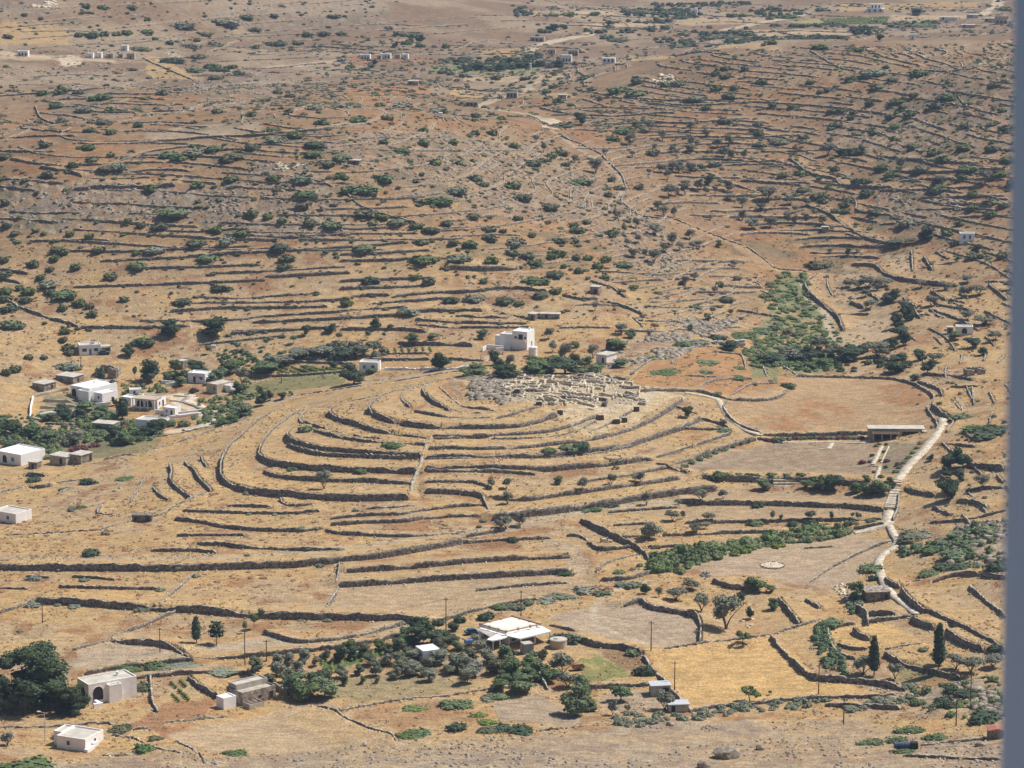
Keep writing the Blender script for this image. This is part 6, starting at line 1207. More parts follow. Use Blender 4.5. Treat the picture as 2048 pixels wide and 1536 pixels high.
y_ = house(1054, 700, 1, 5.6, 6.5, 6.4, -24, 'white', '', [('glassd', 'S', 3.2, 3.4, 1.6, 1.9), ('win', 'S', 1.3, 3.8, .8, .8), ('win', 'S', 4.9, 3.8, .7, .8), ('bwin', 'E', 4, .5, .9, 2)], full='tall two storey white house with balcony above the ruins', roof='white', extra=[(-5.6, 2.2, 5.59, 4.4, 4.6, 'white', dict(name='left_wing', rn='left_wing_roof', roof='roofgrey')), (-8, 3.2, 2.39, 3, 3.6, 'white', dict(name='store_room', rn='store_roof'))])
b = MB(); b.box(.3, 5.3, -1., -.01, 2.9, 3.1); b.box(.3, 5.3, -1., -.9, 3.1, 3.7); b.obj('balcony', M['white'], y_); b = MB(); b.box(-9, -.2, -1.5, -1.1, -2, 1.); b.box(-9.4, -9, -5, 0, -2.5, .6); b.box(-6, 4.5, -6, -5.6, -3, -.4); b.obj('courtyard_wall', M['white'], y_); chimney(y_, 4, 5, 6.2)
house(1213, 728, 1, 4.2, 6, 2.8, -36, 'pinkwhite', '', [('dark', 'S', 2.8, .2, .9, 1.8)], full='small pale hut behind the excavated ruins, right of dark trees', cat='hut', name='hut', slab=True)
house(1197, 589, 1, 3.3, 3.4, 2.7, -20, 'mortar', '', [('dark', 'S', 2., .1, 1.1, 1.8)], full='isolated square stone hut with dark doorway on the bare slope', cat='hut', name='hut', slab=True)
house(1070, 641, 1, 3, 3.6, 2.2, -30, 'mortar', '', [('dark', 'S', 1.8, 0, .9, 1.6)], full='little stone hut at the end of terrace walls', cat='hut', name='hut', slab=True)
house(1119, 638, 1, 7, 2.6, 1.7, -8, 'mortar', '', [('dark', 'S', 2.2, 0, .8, 1.3)], full='long low stone pen right of the little stone hut', cat='hut', name='hut', slab=True)
house(1949, 482, 1, 5.8, 4, 3., -6, 'white', '', [('bwin', 'S', 1.8, .9, .7, 1.2), ('bwin', 'S', 4, .9, .7, 1.2)], full='white cottage with blue shutters high on the right', trim='blue')
house(1946, 668, 1, 5.8, 4, 2.6, -4, 'pinkwhite', '', [('arch', 'S', 2.8, .1, 1.8, 2.)], full='pale hut with dark arched entrance beside right hand olive trees', cat='hut', name='hut')
house(1906, 668, 1, 2, 2, 2.3, -4, 'mortar', '', [('dark', 'S', 1, .1, .9, 1.7)], full='tiny stone hut left of the arched pale hut', cat='hut', name='hut', slab=True)
ruin(1952, 750, 6, 4, 2.2, 5, 'roofless stone enclosure on the right above curved walls')
i_ = house(1780, 1199, 1, 6.2, 5.6, 2., 6, 'stone', '', [('dark', 'S', 5.2, .1, .9, 1.4)], full='ancient stone hut with brown stone roof next to the stony path', cat='hut', name='hut', slab=True, roof='mortar')
house(303, 1043, 1, 5.6, 2.6, 1.7, -4, 'stone', '', [('dark', 'S', 4.6, 0, .7, 1.2), ('dark', 'S', 1, 0, .7, 1.2)], full='dark stone shelter built into the low terrace wall', cat='shelter', name='shelter', slab=True, roof='stone')
house(74, 938, 1, 3, 3, 2., -20, 'mortar', '', [('dark', 'S', 1.5, 0, .8, 1.5)], full='little stone pen before the wide white house', cat='hut', name='hut', slab=True)
house(848, 1253, 1, 1.2, 1.2, 2., 0, 'stone', '', (), full='stone pillar with pale cap at the end of the long wall', cat='pillar', name='pillar', slab=True, roof='palestone')
house(718, 331, 1, 4, 3.2, 1.9, -15, 'stone', '', [('dark', 'S', 2, 0, 1, 1.5)], full='dark stone hut on the rocky middle hillside', cat='hut', name='hut', slab=True)
house(885, 236, 1, 1.8, 1.8, 2.4, 0, 'white', '', (), full='small pale shrine standing on the crest', cat='shrine', name='shrine', par=.1, roof='white')
house(1132, 200, 1, 4, 3, 2.4, -10, 'beige', '', [('dark', 'S', 1.6, 0, 1, 1.8)], full='small beige hut below the rocky knob', cat='hut', name='hut', slab=True)
house(1657, 464, 1, 2.6, 2, 2, 0, 'mortar', '', (), full='tiny pale hut among the olive terraces', cat='hut', name='hut', slab=True)
# museum pavilion
m_ = house(1737, 880, 0, 17, 4.5, 3.5, -1.5, 'beige', '', [('dark', 'S', 5, .2, 7.2, 2.4), ('dark', 'S', 12.6, .3, 4.6, 2.4)], full='long museum pavilion with flat roof and dark timber pergola', cat='pavilion', name='pavilion', roof='roofgrey', slab=True)
b = MB(); b.box(.8, 9.2, -4.2, -.1, 2.7, 2.82); [b.box(.8+k*.7, .95+k*.7, -4.4, .1, 2.83, 2.98) for k in range(12)]; b.obj('pergola_roof', M['wood'], m_)
for x_ in (1, 3.6, 6.3, 8.8): b = MB(); b.box(x_, x_+.3, -4, -3.7, -1, 2.69); b.obj('pergola_post', M['beige'], m_)
b = MB(); b.box(-1, 20, -5.4, -4.6, -1, .12); b.box(-1, 18, -4.59, -.05, -1, .1); b.obj('terrace_floor', M['pave'], m_); b = MB(); b.box(16.2, 17.6, -3, -.1, -.5, 3.4); b.obj('end_pier', M['beige'], m_)
p = at(1548, 974); e = newobj('seating_steps', None, loc=p)
for k in range(3): b = MB(); b.box(0, 16, 1.4*k, 1.4*k+.75, -1.5, .25+.6*k); b.obj('step', M['pave'], e)
reg(e, 'steps', '', 1590, 972, None, 'three long pale seating steps below the museum lawn')
# far buildings
FARB = """434 107 1 0 0 0;56 113 22 3.2 white|long white building at far left edge;186 117 12 3 white|white farmhouse wing, leftmost of the hilltop farm;203 117 9 3.4 white|white middle block of the hilltop farm;226 117 14 2.6 beige|low beige block of the hilltop farm;246 117 10 2.6 concrete|grey block of the hilltop farm;269 119 16 3.4 beige|cream house with dark windows, rightmost of the hilltop farm;255 102 14 3.2 white|small white house behind the hilltop farm
740 120 20 3.2 white|white house, left end of the far valley row;763 119 9 2.4 concrete|grey low building in the far valley row;781 118 20 3 white|white arcaded house in the far valley row;800 118 12 2.6 beige|beige shed in the far valley row;816 118 12 2.8 white|rightmost white house of the far valley row;1088 84 28 3 concrete|unfinished grey concrete building with dark bays on far plain;1143 124 20 4 white|white villa among far trees;1110 109 14 3 beige|beige house behind far villa;1156 112 20 3.4 beige|wide beige house behind far villa;1230 126 26 2.6 white|long low white house right of far villa;1105 136 14 3 beige|small beige building left of far villa;1062 138 3 3 white|tiny white shrine below far orchard;1140 154 6 2 white|tiny white hut beside far field
1034 196 22 2.8 concrete|grey blue roofed shed on the far track;955 214 24 2.4 mortar|dark long shed near the saddle;836 171 20 2.2 mortar|dark stone barn among far curved walls;1395 27 14 3 white|small white house in dark far grove;1768 25 36 2.6 white|largest far house, white lower storey on the skyline plain;1914 41 34 2 white|low long white building on the right far plain;1957 36 18 2 metal|grey sheds right of low long building;2016 48 26 5 beige|beige house at the far right edge;2026 50 12 3 white|white annex at the far right edge;1950 56 26 1.8 beige|low beige shed on the right far plain;1830 80 10 3 white|small white hut beside far grove;1990 44 20 2.2 beige|flat shed near far right house"""
for q in FARB.replace('\n', ';').split(';')[1:]:
    a, wd = q.split('|'); a = a.split(); px, py, wpx, h = map(float, a[:4]); dd = math.hypot(*at(px, py).xy)/FPX; w_ = wpx*dd
    ops = [('dark', 'S', w_*u, .5, min(1.2, w_*.15), 1.5) for u in ((.2, .5, .8) if w_ > 5 else (.5,))]
    if h > 2.2 and w_ > 2.5: house(px, py, 1, w_, max(3, w_*.5), h, -8, a[4], '', ops, full=wd, par=.25, roof='white' if a[4] == 'white' else 'roofgrey', name='house' if w_ > 4 else 'hut', cat='house')
    else: house(px, py, 1, w_, max(1.6, min(4, w_*.6)), h, -6, a[4], '', ops[:1], full=wd, slab=True, name='shed', cat='shed')
v_ = at(1768, 25); e = newobj('rooftop_house', None, loc=v_+Vector((-9, 3, 2.4))); block(e, 0, 0, 8, 5, 2.8, 'white', roof='roofgrey', slab=True); [opening(e, 'dark', 'S', 8, 5, u, .4, 1, 1.8, M['white']) for u in (1.4, 3.6, 6)]; reg(e, 'house', '', 1755, 17, None, 'white upper storey set back on the largest far house')
ch = house(466, 55, 1, 5, 3.4, 2.6, -8, 'white', '', (), full='little white chapel alone on the upper left slope', cat='chapel', name='chapel', par=.1, roof='white')
b = MB(); b.box(-.1, .5, 1.2, 2.2, 2.6, 3.7); b.obj('bell_wall', M['white'], ch)
# ---------------------------------------------------------------- excavated settlement
RU = gpoly("960 762 1060 757 1225 757 1240 770 1285 800 1275 808 1180 806 1090 812 1040 800 1000 795", ZF); ru = newobj('excavated_ruins', None, loc=at(1130, 790)); r = random.Random(4); cnt = 0; O = ru.location
while cnt < 98:
    q = RU.min(0)+(RU.max(0)-RU.min(0))*np.array([r.random(), r.random()])
    if not inside(RU, q[:1], q[1:])[0]: continue
    a = R(r.choice([-12, 78, -12, 168])+r.uniform(-14, 14)); L1 = r.uniform(2.5, 6.5); L2 = r.uniform(2, 4.5); h = r.uniform(.35, 1.05); s = r.choice([-1, 1])
    pts_ = [q, q+L1*np.array([math.cos(a), math.sin(a)])]; a2 = a+s*math.pi/2; pts_.append(pts_[-1]+L2*np.array([math.cos(a2), math.sin(a2)]))
    if r.random() < .5: a3 = a2+s*math.pi/2; pts_.append(pts_[-1]+r.uniform(1, 3)*np.array([math.cos(a3), math.sin(a3)]))
    XY = []
    for u_, v2 in zip(pts_[:-1], pts_[1:]):
        n = max(2, int(np.hypot(*(v2-u_))/.7)); XY += [u_+(v2-u_)*k/n for k in range(n)]
    XY.append(pts_[-1]); V, F = wall_mesh(np.array(XY), h, .55, .1, base=ZF, below=.3)
    newobj('room_wall', npmesh('room_wall', V-np.array(O), np.array(F), M['palestone' if r.random() < .8 else 'stone']), ru); cnt += 1
reg(ru, 'ruins', '', 1130, 790, None, 'excavated maze of pale stone room walls on the hilltop')
def outcrop(name, poly, n, smin, smax, full, px, py, m='bigrock', seed=1, parent=None):
    r = np.random.default_rng(seed); P = gpoly(poly, ZF); O = at(px, py); V = []; F = []; off = 0
    while off < n*12:
        q = r.uniform(P.min(0), P.max(0))
        if not inside(P, q[:1], q[1:])[0]: continue
        s = r.uniform(smin, smax); nu, nv = 6, 4
        z = gz(*q); vs = [(q[0]+s*r.uniform(.7, 1)*math.sin(math.pi*i/(nv-1))*math.cos(2*math.pi*j/3), q[1]+s*.8*math.sin(math.pi*i/(nv-1))*math.sin(2*math.pi*j/3)*r.uniform(.7, 1), z+s*.45*math.cos(math.pi*i/(nv-1))*r.uniform(.8, 1.2)) for i in range(4) for j in range(3)]
        V += vs; F += [(off+i*3+j, off+(i+1)*3+j, off+(i+1)*3+(j+1) % 3, off+i*3+(j+1) % 3) for i in range(3) for j in range(3)]; off += 12
    if n <= 60:
        o = newobj(name, None, loc=O)
        for k in range(len(V)//12): newobj('stone', npmesh('stone', np.array(V[k*12:k*12+12])-np.array(O), np.array(F[k*9:k*9+9])-k*12, M[m]), o)
    else: o = newobj(name, npmesh(name, np.array(V)-np.array(O), np.array(F), M[m]), loc=O)
    reg(o, 'rock', '', px, py, None, full)
outcrop('rock_outcrop', "935 775 950 760 1000 758 1012 790 1010 808 990 812 980 800 940 800", 260, .8, 2.6, 'jagged grey rock outcrop at the left end of the ruins', 975, 790)
outcrop('rock_outcrop', "1195 757 1240 753 1240 768 1200 768", 50, .7, 1.6, 'dark rocks and boulders behind the right end of the ruins', 1218, 762, seed=2)
outcrop('rock_outcrop', "1298 165 1315 150 1345 152 1350 168 1320 172", 60, .9, 2.6, 'pale rock crown on top of the far knob', 1322, 165, 'palestone', seed=3)
outcrop('rock_outcrop', "60 10 110 0 115 14 70 16", 40, 1, 3, 'pale rocks at the far top left corner', 75, 12, 'palestone', seed=5)
outcrop('rock_outcrop', "530 332 560 325 610 330 560 345", 50, .6, 1.6, 'cluster of pale crags on the middle hillside', 570, 338, 'palestone', seed=6)
outcrop('rock_outcrop', "440 400 480 395 490 425 445 430", 40, .6, 1.8, 'dark broken crags on the left hillside', 462, 415, seed=7)
def boulder(px, py, sx, sy, sz, full, seed):
    bm = bmesh.new(); bmesh.ops.create_icosphere(bm, subdivisions=3, radius=1); r = np.random.default_rng(seed)
    C_ = [Vector(r.normal(size=3)).normalized() for _ in range(12)]
    for v in bm.verts:
        d = v.co.normalized(); k = 1.
        for c_ in C_:
            t = d.dot(c_)
            if t > .72: k = min(k, .76/t)
        v.co = Vector((d.x*k*sx, d.y*k*sy, d.z*k*sz))
    me = bpy.data.meshes.new('boulder'); bm.to_mesh(me); bm.free(); me.materials.append(M['bigrock']); o = newobj('boulder', me, loc=at(px, py)+Vector((0, 0, sz*.25))); reg(o, 'rock', '', px, py, None, full)
boulder(1455, 1513, 3.6, 2.4, 2.1, 'large single grey boulder at the bottom edge', 3); boulder(1408, 1534, 1.6, 1.2, 1.4, 'dark smaller boulder left below the large boulder', 4); boulder(1520, 1498, 1.2, .9, .8, 'small boulder right of the large boulder', 5); boulder(1340, 1450, 1.1, 1.2, .8, 'lone boulder at the foot of the shed slope', 6); boulder(1960, 1492, 1.3, 1, .8, 'small brown boulder right of the blue trailer', 7)
outcrop('boulder_pile', "1395 1455 1420 1448 1440 1458 1410 1466", 22, .3, .9, 'small pile of grey boulders above the large boulder', 1408, 1462, seed=9)
outcrop('rock_outcrop', "1878 395 1890 380 1910 400 1925 420 1900 425", 40, .6, 1.8, 'dark craggy drop on the right hillside', 1895, 415, seed=10)
outcrop('stone_heap', "390 1288 430 1285 440 1296 400 1300", 40, .2, .7, 'heap of loose stones under the pine tree', 415, 1298, 'palestone', seed=11)
outcrop('stone_heap', "350 1300 375 1290 400 1300 370 1308", 24, .2, .6, 'loose stones where the wall meets the lane', 378, 1303, 'palestone', seed=12)
outcrop('stone_heap', "1400 1150 1415 1140 1425 1152 1410 1160", 26, .3, 1.1, 'dark heap of stones above the olive enclosure', 1412, 1155, 'stone', seed=13)
outcrop('stone_heap', "1480 1245 1500 1200 1508 1240 1500 1260", 24, .3, 1, 'heap of stones beside the large grey olive', 1497, 1245, 'palestone', seed=14)
outcrop('stone_heap', "1660 1175 1690 1165 1700 1190 1680 1200", 30, .4, 1.3, 'tumbled boulders left of the ancient stone hut', 1680, 1188, 'palestone', seed=15)
# threshing floors
def ring(px, py, wpx, full, disc=True):
    p = at(px, py); rad = wpx/2*math.hypot(p.x, p.y)/FPX; e = newobj('threshing_floor', None, loc=p)
    if disc: b = MB(); b.cyl(0, 0, -.6, .12, rad, 30); b.obj('paved_floor', M['palestone'], e)
    b = MB(); r = random.Random(1)
    for k in range(34):
        a = 2*math.pi*k/34; x, y = rad*math.cos(a), rad*math.sin(a); s = r.uniform(.16, .3); b.box(x-s, x+s, y-s, y+s, -.4, r.uniform(.2, .5), .06)
    b.obj('stone_kerb', M['palestone'], e); reg(e, 'threshing floor', '', px, py, None, full)
ring(1545, 1131, 50, 'round paved threshing floor on the bare field'); ring(1226, 915, 36, 'faint ring of stones on a curved terrace', False)
# ---------------------------------------------------------------- paths
def ribbon(name, pix, wid, m, lift=.10, label=None, th=.5):
    P = np.array([at(a, b_) for a, b_ in pix]); L = np.r_[0, np.cumsum(np.hypot(*np.diff(P[:, :2], axis=0).T))]; n = max(4, int(L[-1]/1.2)); t = np.linspace(0, L[-1], n)
    X = np.interp(t, L, P[:, 0]); Y = np.interp(t, L, P[:, 1])
    for _ in range(3): X[1:-1] = (X[:-2]+2*X[1:-1]+X[2:])/4; Y[1:-1] = (Y[:-2]+2*Y[1:-1]+Y[2:])/4
    dx = np.gradient(X); dy = np.gradient(Y); l = np.hypot(dx, dy); nx, ny = -dy/l, dx/l; wv = wid*(.88+.24*vnoise(t/4.5, t*0, 61))
    Z = np.max([sample(ZF, X+nx*wv*k, Y+ny*wv*k) for k in (-.5, -.25, 0, .25, .5)], 0); Z = np.convolve(np.pad(Z, 2, 'edge'), np.ones(5)/5, 'valid')+lift
    rows = [np.stack([X+nx*wv*k, Y+ny*wv*k, Z+dz], -1) for k, dz in ((-.5, -th-.8), (-.5, 0), (.5, 0), (.5, -th-.8))]
    V = np.stack(rows, 1).reshape(-1, 3); i = np.arange(n-1)[:, None]*4; q = np.arange(3)[None]; F = np.stack([i+q, i+q+4, i+q+5, i+q+1], -1).reshape(-1, 4)
    o = newobj(name, npmesh(name, V, F[:, ::-1], M[m]), kind='structure')
    if label: o['label'] = label
    return o
ribbon('path', [(1884, 838), (1887, 850), (1870, 875), (1845, 905), (1815, 935), (1794, 960)], 2.7, 'pave')
ribbon('path', [(1778, 1022), (1775, 1050), (1740, 1060), (1708, 1066)], 3.4, 'pave')
ribbon('path', [(1779, 1052), (1788, 1070), (1797, 1084), (1785, 1098), (1762, 1112), (1756, 1128), (1762, 1150), (1768, 1168), (1790, 1195), (1832, 1229)], 2.2, 'pave')
ribbon('path', [(1370, 785), (1405, 791), (1436, 798), (1442, 812), (1458, 838), (1490, 860), (1522, 872)], 2., 'pave')
ribbon('path', [(1562, 885), (1650, 884), (1735, 886)], .8, 'pave', .14); ribbon('path', [(1764, 893), (1754, 912), (1745, 930)], 1.4, 'pave', .12); ribbon('path', [(1760, 932), (1756, 945), (1752, 958)], 1.3, 'pave', .12)
ribbon('path', [(1778, 893), (1762, 926)], .5, 'pave', .14); ribbon('path', [(1738, 932), (1772, 933)], .6, 'pave', .14); ribbon('path', [(1664, 886), (1656, 898)], 1.8, 'pave', .1); ribbon('path', [(1640, 898), (1656, 899)], .7, 'pave', .12)
ribbon('village_road', [(345, 800), (372, 803), (398, 812), (420, 826), (430, 843), (405, 852), (370, 862)], 3.4, 'pave')
ribbon('village_road', [(352, 790), (390, 792), (372, 803)], 4, 'pave', .06)
A = at(1794, 962); B = at(1778, 1024); e = newobj('stone_stairs', None, loc=B)
n = 20; dv_ = (A-B); yw = math.atan2(dv_.y, dv_.x)-math.pi/2; wd_ = 3.
for k in range(n):
    q = dv_*(k/n); g = gz(B.x+q.x, B.y+q.y)-B.z; b = MB(); b.box(-wd_/2, wd_/2, 0, dv_.length/n*.96, -1.2, g+.28+.1*(k % 2)); o = b.obj('step', M['pave'], e, (q.x, q.y, 0)); o.rotation_euler = (0, 0, yw)
b = MB(); b.box(-wd_/2-.6, -wd_/2-.02, -1, dv_.length+1, -1.5, .4)
reg(e, 'stairs', '', 1785, 1000, None, 'long flight of pale stone stairs descending from the museum')
# ---------------------------------------------------------------- poles, vehicles, small things
POLES = "85 1204 1246;320 1253 1304;490 1256 1331;533 1277 1323;892 1192 1260;1042 1178 1236;1302 1239 1302;1349 1319 1380;1637 1324 1389;1687 1392 1449;1941 1320 1403;1912 1380 1452;1084 1296 1333;162 713 740;352 730 784;563 727 766;758 717 746;51 1366 1432"
PT = []
near = ['slim pole in the dry meadow at far left', 'pole left of the cypress', 'dark pole beside the stone walled lane', 'thin short pole at the orchard corner', 'pole left of the modern villa', 'tallest looking pole behind the modern villa', 'dark pole at the upper left corner of the wheat field', 'thin pole inside the wheat field', 'pole at the right end of the wheat field', 'slim pole on the bare slope below the field wall', 'tall pole in front of the right hand olive trees', 'thin pole on the rocky slope at right', 'short pole right of the water tank', 'pole left of the lone white house', 'pole beside the small bright cottage', 'pole over the vegetable plots', 'pole right of the small white roadside house', 'pole within the huge dark tree']
for q, wd in zip(POLES.split(';'), near):
    x_, y1, y2 = map(float, q.split()); p = at(x_, y2); h = (y2-y1)*math.hypot(p.x, p.y)/FPX/.97; e = newobj('utility_pole', None, loc=p)
    b = MB(); b.tube((0, 0, -.6), (.03, 0, h), .15, .1, 8); b.obj('pole', M['wood'], e)
    b = MB(); b.box(-.7, .75, -.05, .05, h-.55, h-.42); b.obj('crossarm', M['wood'], e)
    for k in (-.6, 0, .62): b = MB(); b.cyl(k, 0, h-.42, h-.27, .045, 6); b.obj('insulator', M['white'], e)
    reg(e, 'utility pole', '', x_, y2, 'utility poles across the valley', 'wooden utility '+wd); PT.append(p+Vector((0, 0, h-.27)))
def wire(i, j, full):
    A, B = PT[i], PT[j]; b = MB(); n = 14; P = [A.lerp(B, k/n)-Vector((0, 0, 1.2*4*(k/n)*(1-k/n))) for k in range(n+1)]
    for u_, v2 in zip(P[:-1], P[1:]): b.tube(u_-A, v2-A, .028, .028, 3)
    o = b.obj('power_line', M['dark'], None, A); reg(o, 'wire', '', 0, 0, 'wires between the poles', full)
wire(4, 5, 'thin black wire sagging between the two poles behind the villa'); wire(5, 6, 'thin black wire from villa pole to wheat field corner pole'); wire(2, 4, 'thin black wire over the orchard towards the villa'); wire(8, 9, 'thin black wire from field end pole to slope pole'); wire(1, 2, 'thin black wire from pole by cypress to lane pole')
p = at(90, 1481); e = newobj('street_lamp', None, loc=p); b = MB(); b.tube((0, 0, -.5), (0, 0, 6.6), .1, .07, 8); b.obj('pole', M['metal'], e); b = MB(); b.tube((0, 0, 6.5), (-1., 0, 6.8), .05, .05, 6); b.obj('arm', M['metal'], e); b = MB(); b.box(-1.6, -.8, -.2, .2, 6.7, 6.9, .05); b.obj('lamp_head', M['white'], e); reg(e, 'street lamp', '', 90, 1481, None, 'slender street lamp above the lowest white cottage')
def car(name, px, py, yaw, L, m, full, kind='car'):
    p = at(px, py); e = newobj(name, None, loc=p); e.rotation_euler = (0, 0, R(yaw)); w_ = .86; mm = M[m]
    b = MB(); b.prism([(-L/2, .35), (L/2, .35), (L/2, .75), (L*.28, .95), (-L/2+.1, .95), (-L/2, .8)], -w_, w_); b.obj('body', mm, e)
    if kind == 'car': b = MB(); b.prism([(-L*.36, .95), (L*.2, .95), (L*.08, 1.45), (-L*.28, 1.45)], -w_*.88, w_*.88); b.obj('cabin', M['glass'], e); b = MB(); b.prism([(-L*.29, 1.451), (L*.09, 1.451), (L*.06, 1.5), (-L*.26, 1.5)], -w_*.85, w_*.85); b.obj('roof', mm, e)
    else: b = MB(); b.prism([(0, .95), (L*.3, .95), (L*.2, 1.6), (.1, 1.6)], -w_*.9, w_*.9); b.obj('cabin', M['glass'], e); b = MB(); b.box(-L/2, -.1, -w_, w_, .951, 1.5, .15); b.obj('load_cover', M['blue'], e)
    for sx in (-L*.32, L*.32):
        for sy in (-1, 1): b = MB(); b.tube((sx, sy*w_*.8, .33), (sx, sy*(w_+.06), .33), .33, .33, 14); b.obj('wheel', M['dark'], e)
    reg(e, 'car', '', px, py, 'vehicles', full)
M['carteal'] = mat('teal car paint', (.03, .12, .15), .3, .1, 1, spec=.6); M['carpale'] = mat('pale car paint', (.45, .48, .52), .35, .1, 1, spec=.6)
car('parked_car', 946, 1268, 20, 4.2, 'carteal', 'dark teal car parked left of the modern villa'); car('pickup_truck', 948, 1290, 15, 4.8, 'carpale', 'pale pickup truck with blue covered load before the villa', 'pickup')
car('parked_car', 208, 708, 8, 4.2, 'carteal', 'dark car parked under the carport of the lone house'); car('pickup_truck', 682, 124, 5, 5, 'blue', 'blue pickup truck on the far track left of valley houses', 'pickup'); car('parked_car', 388, 785, 60, 4., 'dark', 'dark car standing near the village road bend')
p = at(1156, 1340); e = newobj('farm_trailer', None, loc=p); e.rotation_euler = (0, 0, R(12)); b = MB(); b.box(-1.5, 1.5, -.8, .8, .6, .7); [b.box(*q) for q in ((-1.5, 1.5, -.8, -.72, .7, 1.2), (-1.5, 1.5, .72, .8, .7, 1.2), (-1.5, -1.42, -.72, .72, .7, 1.2), (1.42, 1.5, -.72, .72, .7, 1.2))]; b.obj('cargo_bed', M['rust'], e); b = MB(); b.tube((1.5, 0, .6), (2.8, 0, .4), .06, .06, 6); b.obj('drawbar', M['red'], e)
for s in (-.85, .85): b = MB(); b.tube((0, s, .4), (0, s*1.15, .4), .4, .4, 14); b.obj('wheel', M['dark'], e)
reg(e, 'trailer', '', 1156, 1340, None, 'red farm trailer beside the green garden plot')
p = at(1812, 1499); e = newobj('water_trailer', None, loc=p); b = MB(); b.tube((-2.6, 0, 1.), (.8, 0, 1.), .75, .75, 14); b.obj('tank', M['tankblue'], e); b = MB(); b.box(.9, 2.6, -.8, .8, .3, 1.7, .1); b.obj('rear_box', M['dark'], e); b = MB(); [b.tube((x, -.8, .35), (x, .8, .35), .35, .35, 12) for x in (-1.8, 0)]; b.obj('wheel', M['dark'], e); reg(e, 'trailer', '', 1812, 1499, None, 'blue tank trailer half hidden by a bush on the bare slope')
p = at(1993, 1478); e = newobj('tiled_shed', None, loc=p); b = MB(); b.box(-1.6, 1.6, 0, 3, -1, 1.9); b.obj('wall', M['stone'], e); b = MB(); b.prism([(-1.9, 1.9), (1.9, 1.9), (0, 2.4)], -.3, 3.3); b.obj('roof', M['rust'], e); reg(e, 'shed', '', 1993, 1478, None, 'small dark shed with red roof at the right edge')
p = at(1448, 690); e = newobj('scrap_heap', None, loc=p); r = random.Random(2)
for k in range(12): x, y = r.uniform(-7, 7), r.uniform(-1.5, 2.5); b = MB(); b.box(x, x+r.uniform(1, 3), y, y+r.uniform(.6, 1.6), -.4, r.uniform(.5, 1.6), .05); b.obj('sheet', M[r.choice(['metal', 'white', 'concrete', 'metal'])], e)
reg(e, 'scrap heap', '', 1448, 690, None, 'line of pale scrap sheets and crates behind the round knoll')
p = at(1208, 1085); e = newobj('stone_well', None, loc=p)
for x in (-.9, .9): b = MB(); b.box(x-.25, x+.25, -.3, .3, -.5, 1.5, .04); b.obj('pillar', M['palestone'], e)
b = MB(); b.box(-.6, .6, .6, 1.8, -.5, .8, .08); b.box(1.4, 2.4, -.2, .8, -.5, .6, .06); b.obj('trough', M['palestone'], e); reg(e, 'well', '', 1208, 1085, None, 'pale stone well with two pillars inside the walled enclosure')
p = at(1042, 1300+0); 
for x_, y_, wd in [(1034, 788, 'small dark doorway block on the left of the ruins path'), (1078, 813, 'grey shelter box, second from left under the ruins'), (1120, 830, 'dark square doorway box under the middle of the ruins'), (1202, 840, 'grey doorway box at the bend of curved terrace wall'), (1234, 848, 'left of the twin doorway boxes at the terrace wall end'), (1249, 845, 'right of the twin doorway boxes at the terrace wall end'), (1273, 823, 'rightmost doorway box under the ruins')]:
    p = at(x_, y_); e = newobj('gate_pier', None, loc=p); b = MB(); b.box(-.9, .9, 0, 1., -.8, 1.5); b.obj('pier', M['wood'], e); b = MB(); b.box(-1., 1., -.1, 1.1, 1.501, 1.6); b.obj('cap', M['palestone'], e); reg(e, 'gate pier', '', x_, y_, 'dark piers at the terrace wall ends', wd)
p = at(1012, 750); e = newobj('gate_post', None, loc=p); b = MB(); b.box(-.9, .9, -.3, .3, -1, 1.8); b.obj('post', M['white'], e); reg(e, 'gate post', '', 1012, 750, None, 'white gate post between dark trees behind the ruins')
p = at(427, 695); e = newobj('beehive_box', None, loc=p); b = MB(); b.box(-1, 1, -.5, .5, -.2, .9, .1); b.obj('box', M['white'], e); reg(e, 'box', '', 427, 695, None, 'small white box alone in the dry field')
for k, (x_, y_, w_) in enumerate([(270, 795, 7), (335, 768, 5), (345, 772, 5), (365, 766, 3), (1000, 702, 3), (178, 700, 3), (205, 812, 6), (335, 828, 9), (380, 828, 8)]):
    p = at(x_, y_); e = newobj('garden_wall', None, loc=p); b = MB(); b.box(-w_/2, w_/2, -.15, .15, -1, 1.1); b.obj('wall', M['white'], e); b = MB(); b.box(-w_/2-.05, w_/2+.05, -.2, .2, 1.1, 1.2); b.obj('coping', M['white'], e); e.rotation_euler = (0, 0, R(-20 if k % 2 else 25)); reg(e, 'garden wall', 'short white garden wall', x_, y_, 'white garden walls in the village')
for pix, h in [([(66, 795), (95, 789), (120, 783), (140, 781)], 1.), ([(66, 795), (62, 815), (60, 838)], 1.2), ([(85, 803), (145, 805)], 1.), ([(80, 817), (152, 814)], 1.), ([(75, 832), (150, 826)], 1.1), ([(330, 838), (365, 834), (402, 828)], .9), ([(60, 838), (90, 842)], .8)]:
    W_ = np.array([at(a, b_)[:2] for a, b_ in pix]); L = np.r_[0, np.cumsum(np.hypot(*np.diff(W_, axis=0).T))]; t = np.linspace(0, L[-1], max(5, int(L[-1]))); V, F = wall_mesh(np.stack([np.interp(t, L, W_[:, 0]), np.interp(t, L, W_[:, 1])], 1), h, .45, .03, base=ZF, below=.4)
    o0 = V[0].copy(); o = newobj('courtyard_wall', npmesh('courtyard_wall', V-o0, np.array(F), M['beige' if h == 1. else 'pinkwhite']), loc=o0); reg(o, 'garden wall', 'pale courtyard wall', pix[0][0], pix[0][1], 'pale courtyard walls')
